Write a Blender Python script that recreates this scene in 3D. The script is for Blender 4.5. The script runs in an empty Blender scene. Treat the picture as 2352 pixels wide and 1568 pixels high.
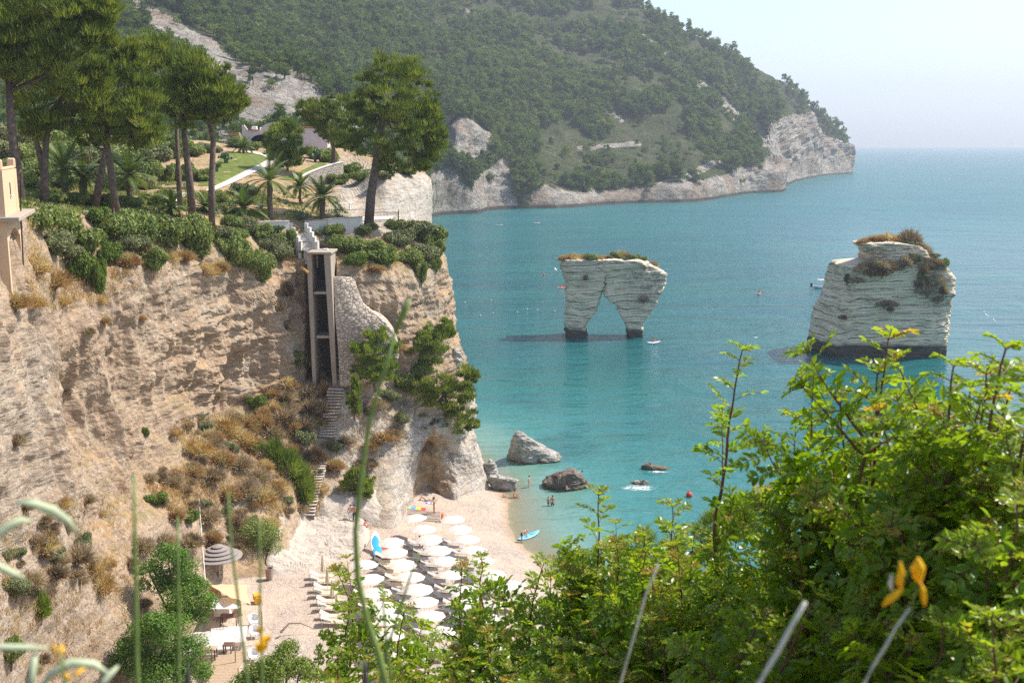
import bpy, bmesh, math, random
import numpy as np
from mathutils import Vector, Matrix
from mathutils.bvhtree import BVHTree

C = bpy.context.scene.collection
FPX, PITCH, CAMZ = 2522.0, math.radians(10.25), 37.0
CP, SP = math.cos(PITCH), math.sin(PITCH)

# ---------------------------------------------------------------- picture -> place
def ray(u, v):
    a = (u-1176)/FPX; b = (784-v)/FPX
    return Vector((a, CP+SP*b, -SP+CP*b))
def P(u, v, D):
    r = ray(u, v); return Vector((0, 0, CAMZ)) + r*(D/r.y)
def G(u, v, z):
    r = ray(u, v); return Vector((0, 0, CAMZ)) + r*((z-CAMZ)/r.z)
def px(n, D):
    return n*D/FPX

# ---------------------------------------------------------------- noise
def _hash(ix, iy, iz):
    h = (ix*374761393 + iy*668265263 + iz*2147483647) & 0xffffffff
    h = ((h ^ (h >> 13))*1274126177) & 0xffffffff
    h = ((h ^ (h >> 16))*2246822519) & 0xffffffff
    return ((h ^ (h >> 15)) & 0xffffff)/float(0xffffff)
def vnoise(p, s=1.0, seed=0):
    q = np.asarray(p, dtype=np.float64)/s + seed*17.31
    i = np.floor(q).astype(np.int64); f = q-i
    w = f*f*f*(f*(f*6-15)+10)
    r = 0
    for dx in (0, 1):
        wx = w[..., 0] if dx else 1-w[..., 0]
        for dy in (0, 1):
            wy = w[..., 1] if dy else 1-w[..., 1]
            for dz in (0, 1):
                wz = w[..., 2] if dz else 1-w[..., 2]
                r = r + wx*wy*wz*_hash(i[..., 0]+dx, i[..., 1]+dy, i[..., 2]+dz)
    return r*2-1
def fbm(p, s, octs=4, gain=0.5, seed=0):
    r = 0; a = 1.0
    for k in range(octs):
        r = r + a*vnoise(p, s/(2.03**k), seed+k*7); a *= gain
    return r
def ridged(p, s, octs=3, seed=0):
    r = 0; a = 1.0
    for k in range(octs):
        r = r + a*(1-np.abs(vnoise(p, s/(2.03**k), seed+k*5))*2); a *= .5
    return r

# ---------------------------------------------------------------- mesh making
def link(o, parent=None):
    C.objects.link(o)
    if parent is not None: o.parent = parent
    return o
def mesh_np(name, V, faces, mat=None, parent=None, smooth=False, attrs=None, col=None):
    """faces: list of int arrays (n,3) / (n,4)"""
    me = bpy.data.meshes.new(name)
    V = np.asarray(V, dtype=np.float32)
    if not isinstance(faces, (list, tuple)): faces = [faces]
    faces = [np.asarray(f, dtype=np.int32) for f in faces if len(f)]
    loops = np.concatenate([f.ravel() for f in faces])
    sizes = np.concatenate([np.full(len(f), f.shape[1], dtype=np.int32) for f in faces])
    starts = np.concatenate([[0], np.cumsum(sizes)[:-1]]).astype(np.int32)
    me.vertices.add(len(V)); me.vertices.foreach_set('co', V.ravel())
    me.loops.add(len(loops)); me.loops.foreach_set('vertex_index', loops)
    me.polygons.add(len(sizes)); me.polygons.foreach_set('loop_start', starts)
    me.polygons.foreach_set('use_smooth', np.full(len(sizes), bool(smooth)))
    for k, a in (attrs or {}).items():
        at = me.attributes.new(k, 'FLOAT', 'POINT'); at.data.foreach_set('value', np.asarray(a, dtype=np.float32).ravel())
    me.update(calc_edges=True); me.validate()
    if mat: me.materials.append(mat)
    o = bpy.data.objects.new(name, me)
    return link(o, parent)
class MB:
    """collects primitive shapes, builds ONE mesh object"""
    def __init__(s): s.v = []; s.f = []; s.n = 0
    def add(s, vs, fs):
        b = len(s.v); s.v += [tuple(q) for q in vs]; s.f += [tuple(i+b for i in f) for f in fs]; return s
    def box(s, x0, x1, y0, y1, z0, z1, M=None, b=0.0):
        if b:
            bm = bmesh.new(); bmesh.ops.create_cube(bm, size=1)
            for q in bm.verts: q.co = Vector(((x0+x1)/2+q.co.x*(x1-x0), (y0+y1)/2+q.co.y*(y1-y0), (z0+z1)/2+q.co.z*(z1-z0)))
            bmesh.ops.bevel(bm, geom=bm.edges[:], offset=b, segments=1, affect='EDGES')
            bm.verts.index_update()
            vs = [q.co.copy() for q in bm.verts]; fs = [[l.index for l in f.verts] for f in bm.faces]; bm.free()
        else:
            vs = [Vector(q) for q in ((x0,y0,z0),(x1,y0,z0),(x1,y1,z0),(x0,y1,z0),(x0,y0,z1),(x1,y0,z1),(x1,y1,z1),(x0,y1,z1))]
            fs = [(0,3,2,1),(4,5,6,7),(0,1,5,4),(1,2,6,5),(2,3,7,6),(3,0,4,7)]
        if M is not None: vs = [M @ q for q in vs]
        return s.add(vs, fs)
    def tube(s, pts, rad, n=6, cap=True):
        pts = [Vector(q) for q in pts]
        rad = rad if isinstance(rad, (list, tuple)) else [rad]*len(pts)
        vs = []; fs = []
        up = Vector((0.13, 0.21, 0.97))
        for i, q in enumerate(pts):
            t = (pts[min(i+1, len(pts)-1)]-pts[max(i-1, 0)])
            if t.length < 1e-9: t = Vector((0, 0, 1))
            t.normalize()
            if abs(t.dot(up)) > .98: up = Vector((1, 0.1, 0))
            a = t.cross(up).normalized(); b = t.cross(a)
            for k in range(n):
                an = 2*math.pi*k/n
                vs.append(q+(a*math.cos(an)+b*math.sin(an))*rad[i])
        for i in range(len(pts)-1):
            for k in range(n):
                k2 = (k+1) % n
                fs.append((i*n+k, i*n+k2, (i+1)*n+k2, (i+1)*n+k))
        if cap: fs += [tuple(range(n))[::-1], tuple(range((len(pts)-1)*n, len(pts)*n))]
        return s.add(vs, fs)
    def rings(s, rings, cap=True):
        n = len(rings[0]); vs = [q for r in rings for q in r]; fs = []
        for i in range(len(rings)-1):
            for k in range(n):
                k2 = (k+1) % n
                fs.append((i*n+k, i*n+k2, (i+1)*n+k2, (i+1)*n+k))
        if cap: fs += [tuple(range(n))[::-1], tuple(range((len(rings)-1)*n, len(rings)*n))]
        return s.add(vs, fs)
    def build(s, name, mat, parent=None, smooth=False):
        me = bpy.data.meshes.new(name); me.from_pydata([tuple(q) for q in s.v], [], s.f)
        me.update()
        if smooth: me.polygons.foreach_set('use_smooth', [True]*len(me.polygons))
        if mat: me.materials.append(mat)
        o = bpy.data.objects.new(name, me)
        return link(o, parent)
def tag(o, label=None, cat=None, group=None, kind=None):
    if label: o['label'] = label
    if cat: o['category'] = cat
    if group: o['group'] = group
    if kind: o['kind'] = kind
    return o
def empty(name, loc, rz=0.0, label=None, cat=None, group=None):
    o = bpy.data.objects.new(name, None); o.empty_display_size = .2
    link(o); o.location = loc; o.rotation_euler = (0, 0, rz)
    return tag(o, label, cat, group)
def copy_tree(o, parent=None):
    c = o.copy(); C.objects.link(c)
    if parent is not None: c.parent = parent
    for ch in list(o.children): copy_tree(ch, c)
    return c

def cr(A, m, axis=0, tens=0.4):
    """cardinal spline resampling of control array A along axis, m steps per span"""
    A = np.moveaxis(np.asarray(A, dtype=np.float64), axis, 0)
    n = len(A); out = []
    T = np.empty_like(A); T[1:-1] = (A[2:]-A[:-2])*tens; T[0] = (A[1]-A[0])*tens*1.5; T[-1] = (A[-1]-A[-2])*tens*1.5
    ms = m if isinstance(m, (list, tuple)) else [m]*(n-1)
    for i in range(n-1):
        t = np.linspace(0, 1, ms[i], endpoint=False).reshape((-1,)+(1,)*(A.ndim-1))
        t2 = t*t; t3 = t2*t
        out.append((2*t3-3*t2+1)*A[i]+(t3-2*t2+t)*T[i]+(-2*t3+3*t2)*A[i+1]+(t3-t2)*T[i+1])
    out.append(A[-1:])
    return np.moveaxis(np.concatenate(out), 0, axis)
def grid_faces(nu, nv):
    i = np.arange(nu-1)[:, None]*nv + np.arange(nv-1)[None, :]
    i = i.ravel()
    return np.stack([i, i+nv, i+nv+1, i+1], 1)
def grid_normals(Gd):
    du = np.gradient(Gd, axis=0); dv = np.gradient(Gd, axis=1)
    n = np.cross(du, dv); L = np.linalg.norm(n, axis=-1, keepdims=True)
    return n/np.maximum(L, 1e-9)

# ---------------------------------------------------------------- materials
def new_mat(name):
    m = bpy.data.materials.new(name); m.use_nodes = True
    nt = m.node_tree; nt.nodes.clear()
    out = nt.nodes.new('ShaderNodeOutputMaterial')
    return m, nt, out
class N:
    def __init__(s, nt): s.nt = nt
    def n(s, typ, **kw):
        nd = s.nt.nodes.new(typ)
        for k, v in kw.items():
            if hasattr(nd, k): setattr(nd, k, v)
        return nd
    def l(s, a, b): s.nt.links.new(a, b)
    def val(s, sock, x):
        if isinstance(x, bpy.types.NodeSocket): s.l(x, sock)
        else:
            if hasattr(sock, 'default_value'):
                sock.default_value = x
    def obj(s): return s.n('ShaderNodeTexCoord').outputs['Object']
    def pos(s): return s.n('ShaderNodeNewGeometry').outputs['Position']
    def sep(s, v):
        q = s.n('ShaderNodeSeparateXYZ'); s.l(v, q.inputs[0]); return q.outputs
    def mapping(s, v, scale=(1, 1, 1), rot=(0, 0, 0)):
        q = s.n('ShaderNodeMapping'); s.l(v, q.inputs[0]); q.inputs['Scale'].default_value = scale; q.inputs['Rotation'].default_value = rot; return q.outputs[0]
    def noise(s, v, scale, detail=4, rough=.55, dist=0):
        q = s.n('ShaderNodeTexNoise'); s.l(v, q.inputs['Vector']); q.inputs['Scale'].default_value = scale
        q.inputs['Detail'].default_value = detail; q.inputs['Roughness'].default_value = rough; q.inputs['Distortion'].default_value = dist
        return q.outputs['Fac']
    def voro(s, v, scale, feature='F1', out='Distance', rnd=1.0):
        q = s.n('ShaderNodeTexVoronoi', feature=feature); s.l(v, q.inputs['Vector']); q.inputs['Scale'].default_value = scale
        q.inputs['Randomness'].default_value = rnd
        return q.outputs[out]
    def ramp(s, fac, stops, interp='LINEAR'):
        q = s.n('ShaderNodeValToRGB'); s.val(q.inputs[0], fac); cr_ = q.color_ramp; cr_.interpolation = interp
        while len(cr_.elements) < len(stops): cr_.elements.new(.5)
        for e, (p, c) in zip(cr_.elements, stops):
            e.position = p; e.color = (c[0], c[1], c[2], 1) if not isinstance(c, (int, float)) else (c, c, c, 1)
        return q.outputs[0]
    def mix(s, fac, a, b, mode='MIX'):
        q = s.n('ShaderNodeMix', data_type='RGBA', blend_type=mode)
        s.val(q.inputs[0], fac)
        for i, x in ((6, a), (7, b)):
            if isinstance(x, bpy.types.NodeSocket): s.l(x, q.inputs[i])
            else: q.inputs[i].default_value = (x[0], x[1], x[2], 1)
        return q.outputs[2]
    def math(s, op, a, b=0.0, c=None, clamp=False):
        q = s.n('ShaderNodeMath', operation=op, use_clamp=clamp); s.val(q.inputs[0], a); s.val(q.inputs[1], b)
        if c is not None: s.val(q.inputs[2], c)
        return q.outputs[0]
    def bump(s, h, strength=.5, dist=.1, normal=None):
        q = s.n('ShaderNodeBump'); s.l(h, q.inputs['Height']); q.inputs['Strength'].default_value = strength; q.inputs['Distance'].default_value = dist
        if normal is not None: s.l(normal, q.inputs['Normal'])
        return q.outputs[0]
    def attr(s, name):
        q = s.n('ShaderNodeAttribute', attribute_name=name); return q.outputs['Fac']
    def bsdf(s, col, rough=.8, normal=None, spec=.3, **kw):
        q = s.n('ShaderNodeBsdfPrincipled')
        if isinstance(col, bpy.types.NodeSocket): s.l(col, q.inputs['Base Color'])
        else: q.inputs['Base Color'].default_value = (col[0], col[1], col[2], 1)
        s.val(q.inputs['Roughness'], rough); q.inputs['Specular IOR Level'].default_value = spec
        if normal is not None: s.l(normal, q.inputs['Normal'])
        for k, v in kw.items(): s.val(q.inputs[k.replace('_', ' ')], v)
        return q.outputs[0]
def plain(name, col, rough=.6, var=.12, scale=6, spec=.3, bump=.0, metal=0.0):
    m, nt, out = new_mat(name); g = N(nt)
    p = g.obj(); f = g.noise(p, scale, 4)
    lo = [c*(1-var) for c in col]; hi = [min(1, c*(1+var)) for c in col]
    nm = g.bump(f, bump, .02) if bump else None
    s = g.bsdf(g.ramp(f, [(.3, lo), (.7, hi)]), rough, nm, spec, Metallic=metal)
    g.l(s, out.inputs[0]); return m
def leaf_mat(name, cols, trans=.35, rough=.5, spec=.25, attr='tint', hue_by_pos=0.0, glow=(1.5, 1.6, .55)):
    """cols: colour stops over per-leaf attribute 'tint' 0..1"""
    m, nt, out = new_mat(name); g = N(nt)
    t = g.attr(attr)
    k = len(cols)
    c = g.ramp(t, [(i/(k-1), cols[i]) for i in range(k)])
    if hue_by_pos:
        oi = g.n('ShaderNodeObjectInfo')
        f = g.math('ADD', g.math('MULTIPLY', oi.outputs['Random'], hue_by_pos*2), 1-hue_by_pos)
        hs = g.n('ShaderNodeHueSaturation'); g.l(c, hs.inputs['Color']); g.l(f, hs.inputs['Value']); c = hs.outputs[0]
    d = g.bsdf(c, rough, None, spec)
    tr = g.n('ShaderNodeBsdfTranslucent')
    tc = g.mix(.6, c, g.mix(1.0, c, glow, 'MULTIPLY')); g.l(tc, tr.inputs[0])
    mx = g.n('ShaderNodeMixShader'); mx.inputs[0].default_value = trans
    g.l(d, mx.inputs[1]); g.l(tr.outputs[0], mx.inputs[2]); g.l(mx.outputs[0], out.inputs[0])
    return m
rng = np.random.default_rng(7); random.seed(7)
# ================================================================ camera, light, air
sc = bpy.context.scene
cam = bpy.data.cameras.new('camera'); cob = link(bpy.data.objects.new('camera', cam))
cob.location = (0, 0, CAMZ); cob.rotation_euler = (math.pi/2-PITCH, 0, 0)
cam.sensor_width = 36; cam.lens = 36*FPX/2352; cam.clip_start = .05; cam.clip_end = 30000
cam.dof.use_dof = True; cam.dof.focus_distance = 90; cam.dof.aperture_fstop = 9.5
sc.camera = cob
SUN_AZ, SUN_EL = math.radians(22), math.radians(51)      # azimuth from +X (right) towards +Y (ahead)
sd = Vector((math.cos(SUN_EL)*math.cos(SUN_AZ), math.cos(SUN_EL)*math.sin(SUN_AZ), math.sin(SUN_EL)))
sl = bpy.data.lights.new('sun', 'SUN'); sl.energy = 4.2; sl.angle = math.radians(.55); sl.color = (1, .945, .86)
so = link(bpy.data.objects.new('sun', sl)); so.rotation_euler = (-sd).to_track_quat('-Z', 'Y').to_euler(); so.location = (60, 20, 90)
w = bpy.data.worlds.new('World'); sc.world = w; w.use_nodes = True
nt = w.node_tree; bg = nt.nodes['Background']
sky = nt.nodes.new('ShaderNodeTexSky'); sky.sky_type = 'NISHITA'; sky.sun_disc = False
sky.sun_elevation = SUN_EL; sky.sun_rotation = math.pi/2-SUN_AZ
sky.air_density = 1.0; sky.dust_density = 1.6; sky.ozone_density = 2.2; sky.altitude = 40
nt.links.new(sky.outputs[0], bg.inputs[0]); bg.inputs[1].default_value = .128
sc.view_settings.view_transform = 'Standard'; sc.view_settings.look = 'None'
sc.view_settings.exposure = .88; sc.view_settings.gamma = 1
sc.cycles.max_bounces = 5; sc.cycles.diffuse_bounces = 4; sc.cycles.glossy_bounces = 2; sc.cycles.transmission_bounces = 3
sc.cycles.transparent_max_bounces = 6; sc.cycles.volume_bounces = 0
sc.cycles.use_denoising = False; sc.cycles.sampling_pattern = 'BLUE_NOISE'; sc.cycles.use_adaptive_sampling = False; sc.cycles.sample_clamp_indirect = 4
sc.cycles.caustics_reflective = False; sc.cycles.caustics_refractive = False

# ================================================================ terrain materials
def mat_cliff():
    m, nt, out = new_mat('cliff_rock'); g = N(nt)
    p = g.pos(); geo = g.n('ShaderNodeNewGeometry')
    nz = g.sep(geo.outputs['True Normal'])[2]
    n1 = g.noise(p, .16, 5, .6); n2 = g.noise(p, 1.1, 6, .65); n3 = g.noise(g.mapping(p, (1, 1, 3.5)), .9, 5, .6)
    vst = g.noise(g.mapping(p, (1.2, 1.2, .12)), .8, 4, .6)
    tan = g.ramp(n2, [(.25, (.31, .21, .135)), (.5, (.48, .355, .245)), (.75, (.58, .455, .335))])
    tan = g.mix(g.ramp(n1, [(.42, 0), (.62, .75)]), tan, (.46, .375, .285))
    tan = g.mix(g.ramp(vst, [(.52, 0), (.68, .45)]), tan, (.44, .26, .15))
    tan = g.mix(g.ramp(n3, [(.58, 0), (.70, .55)]), tan, (.56, .455, .33))
    tan = g.mix(g.ramp(g.noise(g.mapping(p, (1, 1, 1.8)), .42, 3, .45), [(.52, 0), (.60, .62)]), tan, (.36, .255, .175))
    wh = g.ramp(n2, [(.2, (.28, .24, .20)), (.45, (.49, .44, .375)), (.75, (.66, .60, .53))])
    wh = g.mix(g.ramp(g.noise(p, .5, 5, .7), [(.5, 0), (.68, .6)]), wh, (.52, .38, .24))
    wh = g.mix(g.ramp(g.noise(g.mapping(p, (1, 1, 4)), .7, 5, .7), [(.55, 0), (.7, .7)]), wh, (.30, .27, .24))
    gr = g.noise(p, 4.5, 5, .75); led = g.noise(g.mapping(p, (.22, .22, 2.6)), .8, 4, .6)
    tan = g.mix(1.0, tan, g.ramp(gr, [(.30, (.62, .60, .58)), (.5, (1, 1, 1)), (.68, (1.28, 1.27, 1.25))]), 'MULTIPLY')
    tan = g.mix(g.ramp(led, [(.40, 0), (.455, .55), (.49, 0)]), tan, (.20, .14, .095))
    wh = g.mix(g.ramp(led, [(.42, 0), (.465, .6), (.50, 0)]), wh, (.17, .14, .12)); wh = g.mix(1.0, wh, g.ramp(gr, [(.30, (.68, .67, .66)), (.5, (1, 1, 1)), (.7, (1.18, 1.18, 1.17))]), 'MULTIPLY')
    rock = g.mix(g.attr('white'), tan, wh)
    cv = g.ramp(g.noise(g.mapping(p, (1, 1, 2)), .9, 6, .7), [(.3, (.26, .165, .085)), (.5, (.46, .325, .185)), (.7, (.60, .48, .33))])
    rock = g.mix(g.attr('cave'), rock, cv)
    soil = g.ramp(g.noise(p, 1.7, 6, .7), [(.3, (.30, .18, .09)), (.5, (.46, .30, .16)), (.7, (.58, .44, .30))])
    soil = g.mix(g.ramp(g.noise(p, .33, 4, .6), [(.45, 0), (.6, .7)]), soil, (.26, .23, .12))
    flat = g.ramp(g.math('ADD', nz, g.math('MULTIPLY', n2, .3)), [(.70, 0), (.92, 1)])
    flat = g.math('MULTIPLY', flat, g.math('SUBTRACT', 1, g.math('MULTIPLY', g.attr('white'), .75)))
    c = g.mix(flat, rock, soil)
    big = g.math('ADD', g.noise(g.mapping(p, (1, 1, 1.3)), 1.9, 9, .74), g.math('MULTIPLY', g.voro(p, 2.6), .3))
    fine = g.noise(p, 9, 6, .75)
    nm = g.bump(g.math('ADD', fine, gr), .9, .09, g.bump(big, .7, .26))
    g.l(g.bsdf(c, .95, nm, .08), out.inputs[0]); return m
def mat_beach():
    m, nt, out = new_mat('pebble_beach'); g = N(nt)
    p = g.pos(); z = g.sep(p)[2]
    v = g.n('ShaderNodeTexVoronoi'); g.l(p, v.inputs['Vector']); v.inputs['Scale'].default_value = 11
    vc = g.sep(v.outputs['Color'])[0]
    n = g.noise(p, 2.0, 6, .7); nb = g.noise(p, .25, 3)
    c = g.ramp(g.math('ADD', g.math('MULTIPLY', vc, .45), g.math('MULTIPLY', n, .55)), [(.2, (.23, .18, .14)), (.5, (.38, .305, .245)), (.8, (.51, .425, .355))])
    c = g.mix(g.ramp(nb, [(.4, 0), (.65, .35)]), c, (.66, .50, .36))
    wet = g.ramp(g.math('ADD', z, g.math('MULTIPLY', n, .25)), [(.05, 1), (.42, 0)])
    c = g.mix(g.math('MULTIPLY', wet, .85), c, (.30, .19, .10))
    h = g.math('ADD', v.outputs['Distance'], g.math('MULTIPLY', g.noise(p, 1.3, 5), .8))
    g.l(g.bsdf(c, g.math('SUBTRACT', .9, g.math('MULTIPLY', wet, .4)), g.bump(h, .6, .07), .2), out.inputs[0]); return m
def mat_hill():
    m, nt, out = new_mat('hill_ground'); g = N(nt)
    p = g.pos(); geo = g.n('ShaderNodeNewGeometry'); nz = g.sep(geo.outputs['True Normal'])[2]
    a = g.noise(p, .02, 5, .65); b = g.noise(p, .11, 6, .7); f = g.noise(p, .5, 5, .7)
    scrub = g.ramp(b, [(.3, (.045, .065, .026)), (.5, (.095, .11, .046)), (.66, (.16, .14, .07)), (.78, (.33, .25, .17))])
    scrub = g.mix(g.ramp(f, [(.35, .7), (.6, 0)]), scrub, (.03, .045, .018))
    st = g.noise(g.mapping(p, (1, 1, 3)), .07, 6, .7)
    rock = g.ramp(st, [(.28, (.19, .17, .15)), (.5, (.43, .39, .335)), (.72, (.62, .565, .49))])
    rock = g.mix(g.ramp(g.noise(p, .04, 4, .6), [(.48, 0), (.62, .7)]), rock, (.36, .26, .18))
    rk = g.math('ADD', g.attr('rock'), g.math('MULTIPLY', g.math('SUBTRACT', b, .5), 1.2))
    rk = g.ramp(rk, [(.42, 0), (.58, 1)])
    c = g.mix(rk, scrub, rock)
    tide = g.ramp(g.math('ADD', g.sep(p)[2], g.math('MULTIPLY', f, 1.5)), [(.0, 1), (1, 0)])
    ck = g.noise(g.mapping(p, (1, 1, .35)), .16, 5, .65); ck = g.ramp(g.math('ABSOLUTE', g.math('SUBTRACT', ck, .5)), [(0, 1), (.035, 0)])
    c = g.mix(g.math('MULTIPLY', g.math('MULTIPLY', ck, rk), .65), c, (.10, .085, .075))
    lb = g.noise(g.mapping(p, (.15, .15, 1.6)), .35, 4, .6); c = g.mix(g.math('MULTIPLY', g.ramp(lb, [(.52, 0), (.6, .5)]), rk), c, (.22, .19, .16))
    nm = g.bump(g.noise(g.mapping(p, (1, 1, 1.6)), .45, 6, .75), .8, 2.2, g.bump(g.noise(g.mapping(p, (1, 1, 2)), .12, 8, .75), .8, 5))
    z = g.sep(p)[2]
    wet = g.ramp(g.math('MULTIPLY', g.math('ADD', z, g.math('MULTIPLY', f, -1.0)), .25), [(.25, .85), (.45, 0)])
    c = g.mix(wet, c, (.055, .05, .045))
    g.l(g.bsdf(c, .95, nm, .05), out.inputs[0]); return m
def mat_strata(name='strata_rock', tint=(1, 1, 1), tide=1.6):
    m, nt, out = new_mat(name); g = N(nt)
    p = g.pos(); s = g.sep(p); z = s[2]
    n1 = g.noise(p, .35, 5, .6); n2 = g.noise(p, 1.6, 6, .7)
    pv = g.mapping(p, (.10, .10, 1.15))
    lay = g.ramp(g.noise(pv, .75, 2, .5), [(.3, (.56, .50, .40)), (.5, (.70, .64, .54)), (.7, (.62, .565, .48))])
    def lines(f, w0, wv, k):
        q = g.math('ADD', g.math('MULTIPLY', g.math('ADD', z, g.math('MULTIPLY', s[0], -.06)), f), g.math('ADD', g.math('MULTIPLY', g.noise(p, .09, 2), 2.6), g.math('MULTIPLY', g.noise(p, .6, 3), .5*k)))
        e = g.math('ABSOLUTE', g.math('SUBTRACT', g.math('FRACT', q), .5))
        return g.math('MULTIPLY', g.ramp(e, [(.0, 1), (w0, .85), (wv, 0)]), g.ramp(g.noise(g.mapping(p, (1, 1, 2.5)), .42, 4, .6), [(.40, .0), (.52, 1)]))
    line = g.math('MAXIMUM', lines(.75, .035, .07, 1), g.math('MULTIPLY', lines(1.9, .05, .1, 1.2), .6))
    c = g.mix(g.ramp(n1, [(.45, 0), (.7, .5)]), lay, (.62, .50, .36))
    c = g.mix(g.math('MULTIPLY', line, .9), c, (.10, .075, .055))
    c = g.mix(g.math('MULTIPLY', g.attr('weather'), g.ramp(n2, [(.38, .8), (.58, .05)])), c, (.21, .195, .185))
    c = g.mix(1.0, c, tint, 'MULTIPLY')
    wet = g.ramp(g.math('DIVIDE', g.math('ADD', z, g.math('MULTIPLY', g.math('SUBTRACT', n1, .5), 1.6)), tide*2), [(.40, 1), (.58, 0)])
    c = g.mix(g.math('MULTIPLY', wet, .93), c, (.05, .045, .04))
    h = g.math('SUBTRACT', g.math('ADD', g.math('MULTIPLY', n2, .5), g.math('MULTIPLY', g.noise(g.mapping(p, (1, 1, 2)), 1.1, 6, .7), .35)), g.math('MULTIPLY', line, .5))
    g.l(g.bsdf(c, .92, g.bump(h, .8, .26), .1), out.inputs[0]); return m
def mat_boulder(name, cols, tide=.35, crev=.8, bd=.3):
    m, nt, out = new_mat(name); g = N(nt)
    p = g.pos(); n = g.noise(p, 1.1, 7, .7); n2 = g.noise(g.mapping(p, (1, 1, 2), (0.5, .3, 0)), 2.3, 6, .7)
    c = g.ramp(n, [(.3, cols[0]), (.5, cols[1]), (.7, cols[2])])
    c = g.mix(g.ramp(n2, [(.5, 0), (.66, crev)]), c, [q*.4 for q in cols[0]])
    z = g.sep(p)[2]
    wet = g.ramp(g.math('ADD', z, g.math('MULTIPLY', g.math('SUBTRACT', n, .5), .6)), [(.1, 1), (tide+.1, 0)])
    c = g.mix(g.math('MULTIPLY', wet, .8), c, (.12, .095, .05))
    g.l(g.bsdf(c, .9, g.bump(g.math('ADD', n, n2), .9, bd), .15), out.inputs[0]); return m
def mat_water():
    m, nt, out = new_mat('sea_water'); g = N(nt)
    p = g.pos(); dep = g.attr('depth')
    big = g.noise(g.mapping(p, (.6, 1.6, 1)), .018, 4, .6); mid = g.noise(p, .06, 4, .6)
    c = g.ramp(dep, [(.0, (.34, .31, .21)), (.06, (.15, .27, .22)), (.16, (.040, .180, .168)), (.34, (.020, .140, .138)), (.6, (.013, .112, .112)), (1, (.012, .100, .112))])
    c = g.mix(g.math('MULTIPLY', g.ramp(big, [(.42, 0), (.62, .6)]), g.ramp(dep, [(.1, 0), (.3, 1)])), c, (.015, .135, .122))
    c = g.mix(g.math('MULTIPLY', g.ramp(mid, [(.52, 0), (.66, .55)]), g.ramp(dep, [(.04, 0), (.15, 1), (.4, .6), (.6, .0)])), c, (.012, .068, .082))
    # waves: long swell crossing slightly, wind ripples, chop
    q = g.mapping(p, (.40, 1.0, 1), (0, 0, math.radians(14)))
    w1 = g.noise(q, .20, 4, .6, .6); w0 = g.noise(g.mapping(p, (.45, 1.0, 1), (0, 0, math.radians(10))), .05, 3, .55, .5); w2 = g.noise(g.mapping(p, (.5, 1.0, 1), (0, 0, math.radians(-9))), .62, 4, .6, .3); w3 = g.noise(g.mapping(p, (.7, 1, 1), (0, 0, .3)), 2.6, 3, .6)
    calm = g.ramp(dep, [(0, .25), (.15, .6), (.4, 1)])
    h = g.math('ADD', g.math('ADD', g.math('MULTIPLY', w1, 1.0), g.math('MULTIPLY', w0, 2.6)), g.math('ADD', g.math('MULTIPLY', w2, .42), g.math('MULTIPLY', w3, .10)))
    bp = g.n('ShaderNodeBump'); g.l(h, bp.inputs['Height']); bp.inputs['Distance'].default_value = 1.9; g.l(g.math('MULTIPLY', calm, .5), bp.inputs['Strength'])
    s = g.n('ShaderNodeBsdfPrincipled'); g.l(c, s.inputs['Base Color']); g.l(g.ramp(g.math('DIVIDE', g.sep(p)[1], 1000.0), [(.14, .07), (.62, .36)]), s.inputs['Roughness']); s.subsurface_method = 'RANDOM_WALK'; s.inputs['Subsurface Weight'].default_value = 0; s.inputs['Subsurface Radius'].default_value = (3, 9, 9); s.inputs['Subsurface Scale'].default_value = 3.0
    s.inputs['IOR'].default_value = 1.333; g.l(bp.outputs[0], s.inputs['Normal'])
    tr = g.n('ShaderNodeBsdfTransparent'); tr.inputs[0].default_value = (.86, .96, .93, 1)
    mx = g.n('ShaderNodeMixShader'); g.l(g.ramp(dep, [(0, .12), (.02, .5), (.06, .9), (.1, 1)]), mx.inputs[0])
    g.l(tr.outputs[0], mx.inputs[1]); g.l(s.outputs[0], mx.inputs[2]); g.l(mx.outputs[0], out.inputs[0]); return m
M = {}
M['cliff'] = mat_cliff(); M['beach'] = mat_beach(); M['hill'] = mat_hill(); M['strata'] = mat_strata('strata_rock', (1.08, 1.0, .88)); M['water'] = mat_water()
M['strata_stack'] = mat_strata('strata_rock_stack', (1.12, 1.02, .88), 2.4)  # broad stack: same layered rock, slightly warmer cream tint, higher wet foot
M['pale_boulder'] = mat_boulder('pale_boulder', [(.24, .21, .18), (.42, .385, .335), (.60, .56, .50)])
M['dark_boulder'] = mat_boulder('dark_boulder', [(.12, .095, .075), (.21, .17, .135), (.36, .30, .24)], .6)

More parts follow.
